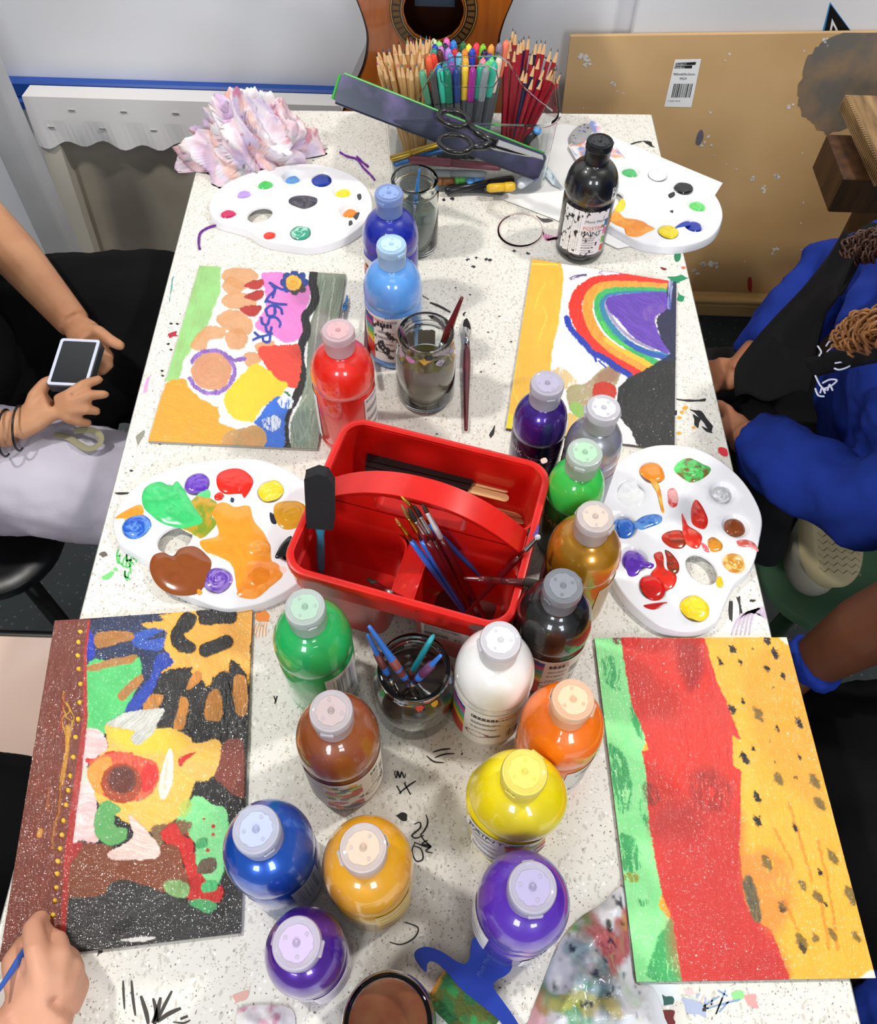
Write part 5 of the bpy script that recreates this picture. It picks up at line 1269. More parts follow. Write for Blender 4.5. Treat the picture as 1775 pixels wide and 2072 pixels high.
bottle((1140, 1185), '#0b0b0b', 'black paint bottle with a grey translucent cap, behind the orange bottle', [(-.55, 1.0, .016, LW, style_create(21))], seed=9, cap='#7c7f86', text=[('create', .05, .089, .006, '#c84030'), ('BASICS', -.02, .081, .006, '#23262a')])
bottle((617, 1228), '#1fae58', 'mid green paint bottle below the left end of the red caddy', [(.35, 1.45, .016, LW, style_text(10, bar=True))], seed=10)
bottle((1013, 1295), '#f1f0ee', 'white paint bottle with rainbow label beside the jar of blue brushes', [(-1.35, 1.1, .014, LW, style_create(33))], seed=11, lower='#e6e2dc', text=[('create', .12, .089, .007, '#c84030'), ('BASICS', .08, .0805, .0068, '#23262a'), ('WARNING', .42, .058, .005, '#44444a')])
bottle((670, 1438), '#8f4a22', 'brown paint bottle with a colourful picture label, below the green bottle', [(-1.2, -.35, .016, LW, style_text(14, bg='#d8cfc6')), (-.35, .62, .016, LW, style_collage(5)), (.62, 1.5, .016, LW, style_create(41, 0, False))], seed=12, lower='#7d3f1c')
bottle((1160, 1415), '#f37410', 'orange paint bottle between the white bottle and the red banded board', [(.15, 1.5, .016, LW, style_create(51, 0, False))], seed=13, cap='#eab898', lower='#f0782a', text=[('create', .45, .088, .006, '#c84030'), ('BASICS', .40, .080, .006, '#23262a')])
bottle((1062, 1562), '#f1dc08', 'squashed yellow paint bottle with yellow-smeared cap, its label reading paint', [(-1.15, -.15, .016, LW, style_text(15)), (-.15, .85, .016, LW, style_collage(1))], seed=14, cap='#ead664', squash=(1.13, .97, -.25), capscale=1.02, text=[('PAINT', -1.05, .083, .0115, '#14130f')])
bottle((518, 1678), '#1653b8', 'metallic blue paint bottle at the lower left next to the yellow fish board', [(.55, 1.35, .016, LW, style_text(16, bar=True, bg='#c8ccd8'))], metal=.35, seed=15, tint='#6a94e0')
bottle((735, 1715), '#dd9c18', 'ochre yellow paint bottle right of the metallic blue one', [(-1.8, -.9, .016, LW, style_text(18)), (.2, 1.2, .016, LW, style_text(17, c='#b08a3a', bg='#cfb070'))], seed=16, lower='#cf9c2a')
bottle((1078, 1795), '#5326aa', 'violet paint bottle standing over the blue-handled scraper', [(-2.0, -.8, .016, LW, style_text(19)), (.1, 1.0, .016, .06, style_text(20))], seed=17)
bottle((600, 1908), '#4f1f96', 'small metallic purple paint bottle at the bottom, below the metallic blue one', [(.2, 1.4, .016, .085, style_text(22, c='#b8a8c8', bg='#d8d0dc'))], metal=.35, seed=18, hs=.86, rs=.86, tint='#a878cc')

# ------------------------------------------------------------------ brushes
def brush(p0, p1, col, label, r=.0035, ferr=None, bristle='#2a1c12', bl=.010, fl=.022, flat=1.0, tipcol=None, paint=None, group='paint brushes on the table', name='paintbrush'):
    """p0 bristle tip, p1 handle end (world)"""
    a = Vector([float(q) for q in p0]); b = Vector([float(q) for q in p1]); L = (b-a).length; d = (b-a)/L
    t = empty(name, a, label, 'paintbrush', group)
    t.rotation_euler = d.to_track_quat('Z', 'Y').to_euler()
    B().tube([(0, 0, 0), (0, 0, bl*.35), (0, 0, bl*.8), (0, 0, bl+.001)], [(r*.25*flat, r*.2), (r*.85*flat, r*.5), (r*1.05*flat, r*.7), (r*.9*flat, r*.7)], 12).obj('bristles', pm(bristle, .7), t, True)
    B().tube([(0, 0, bl), (0, 0, bl+.002), (0, 0, bl+fl*.6), (0, 0, bl+fl*.62), (0, 0, bl+fl*.68), (0, 0, bl+fl)], [(r*.95*flat, r*.65), (r*.98*flat, r*.7), (r*.95, r*.85), (r*1.02, r*.95), (r*.95, r*.88), (r*.95, r*.95)], 12).obj('ferrule', ferr or M_steel, t, True)
    h0 = bl+fl
    h = B().tube([(0, 0, h0), (0, 0, h0+.012), (0, 0, h0+(L-h0)*.28), (0, 0, h0+(L-h0)*.6), (0, 0, L-.004), (0, 0, L-.001), (0, 0, L)], [r*.9, r*1.15, r*1.25, r*.85, r*.55, r*.45, r*.15], 12).obj('handle', pm(col, .25, coat=.5), t, True)
    if paint:
        B().tube([(0, 0, h0+.004), (0, 0, h0+.02), (0, 0, h0+.04)], [r*1.02, r*1.24, r*1.22], 12).obj('dried_paint', pm(paint, .5), t, True)
    return t
DR = '#5c1418'
brush(G(945, 645, .005), G(943, 872, .005), DR, 'dark red brush with a wide black bristle head lying behind the caddy', .0045, None, '#171210', .018, .030, 1.5)
brush(G(745, 760, .03), G(741, 628, .010), '#5c1418', 'dark red brush mostly hidden behind the light blue bottle', .0035)
brush(G(690, 665, .005), G(703, 598, .005), '#2a78b4', 'thin blue brush lying at the edge of the lettered board', .0028)

# ------------------------------------------------------------------ jars
def jar(px, zt, r, rn, label, water, wl, wcol2=None, smear=(), haze=None):
    p = G(*px, zt)
    t = empty('glass_jar', (p[0], p[1], TZ+.0004), label, 'jar', 'glass jars of paint water')
    th = .0022
    outer = [(r*.82, 0), (r*.93, .002), (r, .008), (r, zt*.62), (r*.985, zt*.70), (rn*1.06, zt*.80), (rn*.985, zt*.835), (rn*.98, zt*.87), (rn*1.02, zt*.885), (rn*.985, zt*.90), (rn*1.02, zt*.935), (rn*.99, zt*.95), (rn*1.03, zt*.985), (rn*1.0, zt)]
    inner = [(rn-th*1.6, zt), (rn-th*1.7, zt*.98), (rn-th*1.6, zt*.84), (rn*1.06-th*1.5, zt*.79), (r-th, zt*.69), (r-th, .010), (r*.9-th, .005), (.001, .004)]
    V = B().lathe(outer+inner, 64)
    o = V.obj('glass', M_glass, t); edge_split_smooth(o, 60)
    w = B().lathe([(.001, .0048), (r*.9-th-.0005, .0058), (r-th-.0006, .011), (r-th-.0006, wl-.001), (r-th-.001, wl), (.001, wl)], 48)
    o = w.obj('paint_water', mat('paint_water', water, .08, noise=(40, wcol2 or water, .4, .7), coat=.3), t); edge_split_smooth(o, 60)
    rr = random.Random(len(label))
    for c, n in smear:
        for k in range(n):
            a0 = rr.uniform(0, 2*PI); z0 = rr.uniform(zt*.80, zt*.985); da = rr.uniform(.08, .3); dz = rr.uniform(.002, .007)
            P = []; m = 7
            for i in range(m+1):
                for j in (-1, 1):
                    a = a0+da*(i/m-.5)*2; zz = z0+j*dz*math.sin(PI*(i+.5)/(m+1))*rr.uniform(.5, 1.2)
                    zz = min(max(zz, zt*.72), zt*.99)
                    rad = np.interp(zz, [q[1] for q in outer], [q[0] for q in outer])+.0003
                    P.append((rad*math.cos(a), rad*math.sin(a), zz))
            obj('paint_smear', P, [(2*i, 2*i+2, 2*i+3, 2*i+1) for i in range(m)], pm(c, .35), t)
    if haze:
        for c, z0, z1 in haze:
            hz = B()
            n = 90; V = []; F = []
            for i in range(n):
                a = 2*PI*i/n; e = rr.uniform(-.002, .002)
                V += [((r-th-.0003)*math.cos(a), (r-th-.0003)*math.sin(a), z0), ((r-th-.0003)*math.cos(a), (r-th-.0003)*math.sin(a), z1+e)]
            for i in range(n):
                if vnoise(np.array([i*.35+z0*900]), np.array([.5]), 8)[0] > .34: F.append((2*i, 2*((i+1) % n), 2*((i+1) % n)+1, 2*i+1))
            obj('paint_film', V, F, pm(c, .5), t)
    return t
jf = jar((839, 362), .118, .0335, .0315, 'tall glass jar of grey-green water with one blue brush, behind the dark blue bottle', '#4c5a56', .062, '#5d6a62', (('#d8a32c', 3), ('#3a78b0', 2)))
jm = jar((862, 672), .115, .0370, .0325, 'glass jar of murky olive water with a dark red brush, beside the light blue bottle', '#6a6236', .055, '#7a7048', (('#9a8f98', 14), ('#c9a23c', 3), ('#b078a0', 3), ('#d8d4c8', 4), ('#2a2a2a', 4)), haze=(('#8a8078', .056, .082),))
jn = jar((838, 1350), .100, .0390, .0330, 'glass jar of dark water holding blue and teal brushes, at the centre of the table', '#2c241e', .056, '#352a22', (('#d83a24', 7), ('#b8c8e8', 8), ('#e0a82c', 5), ('#3f9a58', 5), ('#e8e8ea', 5)), haze=(('#55504a', .057, .066),))
jb = jar((785, 2072), .075, .0375, .0335, 'glass jar with brown and purple paint on its rim, at the bottom edge', '#7d452c', .052, '#8a5a3a', (('#a86a3c', 12), ('#6a3ac0', 5)))
def wp(px, z): return G(px[0], px[1], z)
brush(G(835, 455, .055), G(849, 341, .135), '#2a7ac0', 'blue brush standing in the tall far glass jar', .0026)
brush(G(880, 735, .060), G(936, 600, .150), DR, 'dark red brush leaning out of the murky jar', .0042)
brush(G(835, 725, .060), G(809, 659, .126), '#7d4a74', 'thin purple brush leaning left in the murky jar', .0022)
BL2 = '#2f74d0'
brush(G(852, 1420, .045), G(746, 1266, .155), BL2, 'blue brush leaning left in the central jar, longest of the three', .0036, paint='#7a3a34')
brush(G(808, 1412, .050), G(743, 1283, .145), BL2, 'blue brush leaning left in the central jar, lower of the pair', .0030, paint='#6a3430')
brush(G(812, 1408, .050), G(893, 1325, .135), BL2, 'blue brush leaning right in the central jar', .0033, paint='#5a2a50')
p0, p1 = Vector(G(831, 1365, .060)), Vector(G(874, 1290, .140))
sp_ = empty('paint_spatula', p0, 'teal plastic spatula-ended brush leaning right in the central jar', 'brush', None)
sp_.rotation_euler = (p1-p0).to_track_quat('Z', 'Y').to_euler(); L = (p1-p0).length
B().tube([(0, 0, -.01), (0, 0, L*.2), (0, 0, L*.45), (0, 0, L*.6), (0, 0, L*.8), (0, 0, L*.93), (0, 0, L*.985), (0, 0, L)], [.003, .003, .0028, (.0042, .003), (.0062, .0026), (.0066, .0024), (.005, .002), (.001, .001)], 14).obj('handle', pm('#1f97a4', .3, coat=.3), sp_, True)
B().tube([(0, 0, -.012), (0, 0, .012)], [.0034, .0034], 12).obj('dried_paint', pm('#5a2a24', .5), sp_, True)

# ------------------------------------------------------------------ shapes used below
def rrect(x0, x1, y0, y1, r, n=6):
    P = []
    for cx, cy, a0 in ((x1-r, y0+r, -PI/2), (x1-r, y1-r, 0), (x0+r, y1-r, PI/2), (x0+r, y0+r, PI)):
        for k in range(n+1):
            a = a0+PI/2*k/n; P.append((cx+r*math.cos(a), cy+r*math.sin(a)))
    return P
def loftloops(b, loops, cap0=False, cap1=False):
    """loops: list of (pts2d, z), equal counts"""
    n = len(loops[0][0]); V = []; F = []
    for P, z in loops: V += [(x, y, z) for x, y in P]
    for k in range(len(loops)-1):
        for i in range(n):
            j = (i+1) % n; F.append((k*n+i, k*n+j, (k+1)*n+j, (k+1)*n+i))
    if cap0: F.append(tuple(range(n-1, -1, -1)))
    if cap1: F.append(tuple((len(loops)-1)*n+i for i in range(n)))
    return b.add(V, F)
def plate(outer, holes, y0, y1, f=None):
    """flat plate in the xz plane with holes, thickness from y0 to y1"""
    pts = [Vector(p) for p in outer]; no = len(pts); faces = [list(range(no))]; k = no
    for h in holes:
        pts += [Vector(p) for p in h]; faces.append(list(range(k, k+len(h)))); k += len(h)
    res = delaunay_2d_cdt(pts, [], faces, 0, 1e-7)
    V2 = res[0]; F2 = []
    for q in res[2]:
        c = sum((V2[i] for i in q), Vector((0, 0)))/len(q); X, Y = np.array([c.x]), np.array([c.y])
        if pip(X, Y, outer)[0] and not any(pip(X, Y, h)[0] for h in holes): F2.append(tuple(q))
    n = len(V2); V = [(v.x, y0, v.y) for v in V2]+[(v.x, y1, v.y) for v in V2]
    F = list(F2)+[tuple(i+n for i in q[::-1]) for q in F2]
    m = len(V)
    def side(loop, inv):
        nonlocal V, F
        L = len(loop); b0 = len(V); V += [(x, y0, z) for x, z in loop]+[(x, y1, z) for x, z in loop]
        for i in range(L):
            j = (i+1) % L; q = (b0+i, b0+j, b0+L+j, b0+L+i); F.append(q if inv else q[::-1])
    side(outer, True)
    for h in holes: side(h, False)
    if f: V = [f(v) for v in V]
    return B().add(V, F)

# ------------------------------------------------------------------ red caddy
CZ = .125
c4 = [G(u, v, CZ) for u, v in ((700, 838), (1122, 940), (1035, 1285), (562, 1150))]
cc = sum(c4)/4; ca_ = math.atan2((c4[1]-c4[0]+c4[2]-c4[3])[1], (c4[1]-c4[0]+c4[2]-c4[3])[0])
CL = (np.linalg.norm(c4[1]-c4[0])+np.linalg.norm(c4[2]-c4[3]))/4; CWd = (np.linalg.norm(c4[3]-c4[0])+np.linalg.norm(c4[2]-c4[1]))/4
cad = empty('art_caddy', (cc[0], cc[1], TZ+.0004), 'red plastic art caddy with arched handle, full of brushes, at the table centre', 'caddy', None, ca_)
cad.matrix_world = Matrix.Translation((cc[0], cc[1], TZ+.0004))@Matrix.Rotation(ca_, 4, 'Z')
m_red = mat('red_plastic', '#d21a12', .3, coat=.35, sss=.0, bump=(240, .06, .0004), noise=(22, '#b8160f', .5, .8))
X, Y_ = CL, CWd
t1 = .0022
b = B()
def tub(b, x0, x1, y0, y1, zt, dr=.010, r=.018):
    """tapered tub, open at the top"""
    o1 = rrect(x0, x1, y0, y1, r); o0 = rrect(x0+dr, x1-dr, y0+dr, y1-dr, r*.9)
    i1 = rrect(x0+t1, x1-t1, y0+t1, y1-t1, r-t1*.5); i0 = rrect(x0+dr+t1, x1-dr-t1, y0+dr+t1, y1-dr-t1, r*.9-t1*.5)
    loftloops(b, [(o0, 0), (o1, zt), (i1, zt), (i0, .006)], True, True)
tub(b, -X+.006, X-.006, .010, Y_-.006, CZ-.004)
tub(b, -X+.006, -.008, -Y_+.006, -.008, .088, .006)
tub(b, .012, X-.006, -Y_+.006, -.008, .088, .006)
# front opening above the tubs
o = rrect(-X+.004, X-.004, -Y_+.004, -.006, .02); i_ = rrect(-X+.0062, X-.0062, -Y_+.0062, -.0082, .018)
loftloops(b, [(o, .086), (o, CZ-.004)]); loftloops(b, [(i_, CZ-.002), (i_, .086)])
b.box((.002, -Y_/2-.001, .0855), (.022, Y_-.014, .006), bev=.0015)
co = b.obj('bins', m_red, cad); edge_split_smooth(co, 35)
# rolled rim
ro, ri = rrect(-X, X, -Y_, Y_, .026, 8), rrect(-X+.0075, X-.0075, -Y_+.0075, Y_-.0075, .020, 8)
mid0, mid1 = rrect(-X+.001, X-.001, -Y_+.001, Y_-.001, .025, 8), rrect(-X+.0045, X-.0045, -Y_+.0045, Y_-.0045, .022, 8)
b = B(); loftloops(b, [(ro, CZ-.011), (ro, CZ-.003), (mid0, CZ-.0008), (mid1, CZ), (ri, CZ-.001), (ri, CZ-.012)])
rim = b.obj('rim', m_red, cad); edge_split_smooth(rim, 50)
# arched handle wall with slot
xs = np.linspace(-X+.004, X-.004, 41)
arch = [(x, CZ-.006+.052*max(0, 1-(abs(x)/(X*.93))**2.2)) for x in xs]
outer = [(-X+.010, .006)]+[tuple(p) for p in arch]+[(X-.010, .006)]
slot = [(-.043+.0, .118)]
slot = [(x*.9, z) for x, z in ((-.052, .130), (-.048, .126), (.048, .126), (.052, .130), (.052, .146), (.044, .152), (.015, .156), (-.015, .156), (-.044, .152), (-.052, .146))]
pb = plate(outer[::-1], [slot], -.007, .009)
h = pb.obj('handle', m_red, cad)
md = h.modifiers.new('b', 'BEVEL'); md.width = .002; md.segments = 2; md.limit_method = 'ANGLE'
# flange over the arch
V = []; F = []
for k, (x, z) in enumerate(arch[1:-1]):
    V += [(x, -.013, z-.003), (x, -.0125, z+.0012), (x, .0135, z+.0012), (x, .014, z-.003)]
n = len(arch)-2
for k in range(n-1):
    for q in range(3): F.append((k*4+q, (k+1)*4+q, (k+1)*4+q+1, k*4+q+1))
o = obj('handle_flange', V, F, m_red, cad); md = o.modifiers.new('s', 'SOLIDIFY'); md.thickness = .002; edge_split_smooth(o, 40)
def CP(u, v, z):
    return cad.matrix_world.inverted()@Vector(G(u, v, z))
# sticker on the front
b0, b1 = CP(850, 1262, .085), CP(980, 1300, .085)
xf0, xf1 = b0.x, b0.x+.058
def fpt(x, z): dr = .006; return (x, -Y_+.006+dr*(1-z/.088)-.0006, z)
st = obj('price_sticker', [fpt(xf0, .050), fpt(xf1, .050), fpt(xf1, .080), fpt(xf0, .080)], [(0, 1, 2, 3)], pm('#d8c2be', .4), cad)
for s, x, z, q in (('Plastic Storage', .003, .0735, .0062), ('Box', .003, .0680, .0060), ('Assorted colours', .003, .0645, .0034), ('$2.65', .033, .0535, .0078)):
    TV, TF = text2d(s); obj('sticker_text', [(lambda p: (p[0], p[1]-.0004, p[2]))(fpt(xf0+x+a*q, z+c*q)) for a, c in TV], TF, pm('#3a2a2c', .5), st)
x = xf0+.003
while x < xf0+.028:
    w = random.choice([.0004, .0007, .001]); obj('barcode_bar', [(lambda p: (p[0], p[1]-.0004, p[2]))(fpt(*q)) for q in ((x, .053), (x+w, .053), (x+w, .061), (x, .061))], [(0, 1, 2, 3)], pm('#242424', .5), st); x += w+random.choice([.0005, .0008])
# scuffs of paint on the caddy
def scuff(pts, c, z, nm='paint_scuff'):
    P = catmull(pts, 4); V = [CP(u, v, z) for u, v in P]; n = len(V); cen = sum(V, Vector())/n
    return obj(nm, [tuple(v) for v in V]+[tuple(cen)], [((i+1) % n, i, n) for i in range(n)], pm(c, .5), cad)
scuff([(675, 1106), (684, 1103), (692, 1110), (682, 1115)], '#2c1512', .0066)
scuff([(758, 1134), (765, 1130), (766, 1138), (760, 1143)], '#e8c8c0', .0066); scuff([(741, 1192), (746, 1196), (753, 1203), (748, 1203)], '#e8d8d0', .0066)
scuff([(860, 1170), (880, 1175), (890, 1200), (868, 1205), (858, 1190)], '#9a7a3c', .0066); scuff([(905, 1190), (1000, 1200), (990, 1260), (930, 1250), (880, 1230)], '#5a1a14', .0066)
scuff([(1083, 1075), (1090, 1060), (1088, 1090), (1078, 1082)], '#5a3a8c', CZ+.0004); scuff([(1094, 930), (1104, 926), (1108, 934), (1098, 938)], '#e8b8b0', CZ+.0006); scuff([(566, 1145), (580, 1150), (576, 1160), (568, 1156)], '#e8b0a8', CZ+.0006); scuff([(955, 1265), (985, 1270), (980, 1277), (950, 1271)], '#3a120e', CZ+.0006)
# things in the caddy
GB = 'paint brushes standing in the red caddy'
CB = '#2f6fd0'
brush(G(800, 1049, .165), G(939, 1243, .012), CB, 'thin blue brush with small orange tip, leftmost in the red caddy', .0026, M_gold, '#a8642c', .008, .026, group=GB)
brush(G(812, 1022, .172), G(942, 1240, .014), CB, 'blue brush with broad brown tip and gold ferrule in the red caddy', .0034, M_gold, '#8a5a2c', .016, .034, 1.4, group=GB)
brush(G(812, 1004, .172), G(1023, 1216, .010), CB, 'blue brush with yellow tip lying over the caddy handle slot', .0026, M_gold, '#c8a02c', .012, .034, group=GB)
brush(G(826, 1028, .176), G(952, 1240, .018), DR, 'dark red brush with black wide bristles in the red caddy', .0038, None, '#17120f', .016, .032, 1.4, group=GB)
brush(G(838, 1022, .168), G(962, 1248, .022), DR, 'dark red brush beside the wide black one in the red caddy', .0034, None, '#241a14', .014, .034, group=GB)
brush(G(855, 1020, .170), G(988, 1262, .012), DR, 'dark red brush with a white-silver ferrule, rightmost of the bundle', .0032, mat('white_ferrule', '#dcdce0', .3, metal=.4), '#33241a', .010, .036, group=GB)
brush(G(1092, 1083, .155), G(932, 1253, .016), DR, 'thin dark red brush leaning right over the caddy rim', .0028, None, '#c8c8cc', .004, .032, group=GB)
brush(G(1100, 1181, .134), G(938, 1170, .120), DR, 'dark red brush lying level across the caddy right end', .0034, mat('dark_ferrule', '#5a2a2a', .3, metal=.5), '#2c2622', .018, .022, 1.2, group=GB)
brush(G(743, 1170, .070), G(846, 1236, .118), DR, 'dark red brush with splayed bristles crossing the caddy divider', .0036, None, '#2c281e', .018, .030, 1.4, group=GB)
# foam brush
fb = empty('foam_brush', G(650, 1168, .030), 'black foam brush with a teal handle leaning in the left end of the caddy', 'brush')
a, c = Vector(G(650, 1168, .030)), Vector(G(646, 950, .196)); d = c-a; L = d.length
fb.rotation_euler = (d.to_track_quat('Z', 'Y')).to_euler(); fb.location = a
q = fb.rotation_euler.to_matrix().inverted()
fm = mat('black_foam', '#232326', .95, bump=(500, 1.0, .0012))
sd = q@Vector((1, 0, 0)); ax = math.atan2(sd.y, sd.x)
R2 = Matrix.Rotation(ax, 3, 'Z')
def rot(V): return [tuple(R2@Vector(v)) for v in V]
prof = [(-.0130, L*.52), (.0130, L*.52), (.0142, L*.56), (.0142, L*.90), (.008, L*.985), (-.001, L), (-.0135, L*.95)]
pbm = plate(prof, [], -.006, .006); pbm.V = rot(pbm.V); o = pbm.obj('foam_head', fm, fb); md = o.modifiers.new('b', 'BEVEL'); md.width = .003; md.segments = 3; md.limit_method = 'ANGLE'
B().tube([(0, 0, 0), (0, 0, L*.12), (0, 0, L*.3), (0, 0, L*.42), (0, 0, L*.48), (0, 0, L*.54)], [.0034, .0042, .0048, .0038, .0050, .0046], 14).obj('handle', pm('#1f8aa8', .35, coat=.3), fb, True)
# black scraper sleeve and wooden craft sticks in the back bin
st_w = wood_mat('craft_stick_wood', '#d0a06a', '#e6bd88', 6, .6, 'X')
def stick(p, q_, w, label, zt=.0018, grp='wooden craft sticks in the back of the caddy'):
    a, c = Vector([float(i) for i in p]), Vector([float(i) for i in q_]); L = (c-a).length; r = w/2
    P = [(r*math.sin(k*PI/8)*-1+r, r*math.cos(k*PI/8)*-1) for k in range(0)]
    P = [(r+r*math.cos(PI/2+k*PI/8), r*math.sin(PI/2+k*PI/8)) for k in range(9)]+[(L-r+r*math.cos(-PI/2+k*PI/8), r*math.sin(-PI/2+k*PI/8)) for k in range(9)]
    o = B().prism(P, -zt/2, zt/2).obj('craft_stick', st_w)
    o.location = a; d = (c-a).normalized(); sx = Vector((0, 0, 1)).cross(d).normalized(); nz = d.cross(sx)
    o.rotation_euler = Matrix(((d.x, sx.x, nz.x), (d.y, sx.y, nz.y), (d.z, sx.z, nz.z))).to_euler()
    return tag(o, label, 'stick', grp)
SZ = .072
stick(G(880, 958, SZ), G(1031, 992, SZ), .0095, 'pale craft stick poking out of the black sleeve, the farther of two')
stick(G(878, 972, SZ+.002), G(1030, 1010, SZ+.002), .0095, 'pale craft stick poking out of the black sleeve, the nearer of two')
stick(G(930, 1000, SZ-.03), G(1068, 1026, SZ-.03), .009, 'craft stick near the right end of the caddy back bin, farthest of the low three')
stick(G(930, 1018, SZ-.034), G(1067, 1042, SZ-.034), .009, 'craft stick near the right end of the caddy back bin, middle of the low three')
stick(G(930, 1032, SZ-.038), G(1064, 1055, SZ-.038), .009, 'craft stick near the right end of the caddy back bin, nearest of the low three')
A_ = [G(u, v, SZ+.006) for u, v in ((742, 918), (962, 966), (940, 1006), (738, 955))]
sl = empty('black_sleeve', sum(A_)/4, 'black zigzag-edged sleeve bundle wrapped round craft sticks in the caddy back bin', 'sleeve')
Cn = sum(A_)/4
ex = (A_[1]-A_[0]); exn = ex/np.linalg.norm(ex); ey = (A_[3]-A_[0]); ey = ey-exn*(ey@exn); eyn = ey/np.linalg.norm(ey); Wd = np.linalg.norm(ey)
up = []
nz_ = 30
for k in range(nz_+1): up.append(A_[0]+ex*k/nz_-eyn*(.0028 if k % 2 else 0))
lo = [A_[2], A_[3]]
out = [(p[0]-Cn[0], p[1]-Cn[1]) for p in up+lo][::-1]
m_blk = mat('black_sleeve', '#0f0f10', .3, coat=.4)
B().prism(out, -.008, .0).obj('cover', m_blk, sl)
for k in (.35, .65):
    p = A_[0]*(1-k)+A_[3]*k-Cn; q2 = A_[1]*(1-k)+A_[2]*k-Cn
    B().tube([(p[0], p[1], .0004), (q2[0], q2[1], .0004)], .0011, 6).obj('fold_ridge', m_blk, sl)
for k in range(12):
    p = up[2*k+1]-Cn; B().ell((p[0], p[1], .0002), (.0012, .0012, .0006), 8, 5).obj('white_scallop', pm('#dccfc0', .5), sl)
o = B().prism([tuple(G(u, v, .03)[:2]-Cn[:2]) for u, v in ((1008, 1004), (1046, 1010), (1046, 1050), (1002, 1034))][::-1], .026, .028)
o.V = [(x, y, z+TZ-Cn[2]) for x, y, z in o.V]
o = o.obj('grey_card', pm('#8f8c86', .5)); o.location = (Cn[0], Cn[1], Cn[2]); tag(o, 'piece of grey card with speckled paint in the back bin of the caddy', 'card')

# ------------------------------------------------------------------ clear organiser with pencils and markers
BX0, BX1, BY0, BY1, BH = -.094, .160, 1.082, 1.262, .128
org = empty('pencil_organiser', ((BX0+BX1)/2, (BY0+BY1)/2, TZ+.0004), 'clear plastic organiser full of pencils and markers in front of the guitar', 'organiser')
hx, hy = (BX1-BX0)/2, (BY1-BY0)/2
o1, o0 = rrect(-hx, hx, -hy, hy, .035, 8), rrect(-hx+.008, hx-.008, -hy+.008, hy-.008, .03, 8)
i1, i0 = rrect(-hx+.002, hx-.002, -hy+.002, hy-.002, .033, 8), rrect(-hx+.010, hx-.010, -hy+.010, hy-.010, .028, 8)
ro = rrect(-hx-.003, hx+.003, -hy-.003, hy+.003, .038, 8)
b = B(); loftloops(b, [(o0, 0), (o1, BH-.004), (ro, BH-.003), (ro, BH), (i1, BH), (i0, .003)], True, True)
o = b.obj('tub', M_clear, org); edge_split_smooth(o, 40)
DY = 1.152
def YP(u, v): p = Yp(u, v, DY); return (p[0]-org.location.x, p[2]-TZ)
outer = [YP(*p) for p in ((800, 385), (800, 250), (835, 225), (862, 170), (885, 132), (915, 116), (1010, 114), (1030, 128), (1062, 180), (1090, 205), (1118, 225), (1100, 372))]
slot = [YP(*p) for p in ((890, 145), (902, 135), (990, 133), (1004, 142), (1008, 162), (998, 176), (906, 176), (893, 165))]
outer = [(x, max(z, .004)) for x, z in outer]
pb = plate(outer[::-1] if False else outer, [slot], DY-org.location.y-.0011, DY-org.location.y+.0011)
o = pb.obj('divider_handle', M_clear, org)
B().tube([(slot[i % 8][0], DY-org.location.y, slot[i % 8][1]) for i in range(9)], .0011, 6, False).obj('slot_edge', M_clear, org)
B().tube([(outer[i][0], DY-org.location.y, outer[i][1]) for i in range(1, 11)], .0012, 6, False).obj('handle_edge', M_clear, org)
def upright(tip, base, L):
    tip = Vector([float(i) for i in tip]); base = Vector([float(i) for i in base]); d = (tip-base).normalized()
    return tip-d*L, d
_pc = {}
def pencil(tip, base, col, lead, label, group, L=.172, woodc='#d9ae7c', dip=None):
    k = ('p', col, lead, dip, woodc)
    if k not in _pc:
        r = .0037; hexa = [(r*math.cos(i*PI/3), r*math.sin(i*PI/3)) for i in range(6)]
        sc = lambda s: [(x*s, y*s) for x, y in hexa]
        b = B(); loftloops(b, [(hexa, 0), (hexa, L-.020)], True, True); m1 = mesh('body', b.V, b.F); m1.materials.append(pm(col, .35, coat=.2) if not col.startswith('#d') else pm(col, .6))
        b = B(); loftloops(b, [(hexa, L-.020), (sc(.95), L-.0195), (sc(.32), L-.005)], False, True); m2 = mesh('sharpened_wood', b.V, b.F); m2.materials.append(pm(woodc, .6))
        b = B(); loftloops(b, [(sc(.33), L-.0055), (sc(.30), L-.005), (sc(.06), L)], False, True); m3 = mesh('lead', b.V, b.F); m3.materials.append(pm(lead, .5))
        _pc[k] = (m1, m2, m3)
    m1, m2, m3 = _pc[k]
    p, d = upright(tip, base, L)
    t = empty('pencil', p, label, 'pencil', group); t.rotation_euler = d.to_track_quat('Z', 'Y').to_euler()
    for nm, me in (('body', m1), ('sharpened_wood', m2)): o = bpy.data.objects.new(nm, me); COL.objects.link(o); o.parent = t
    w = o; o = bpy.data.objects.new('lead', m3); COL.objects.link(o); o.parent = w
    return t
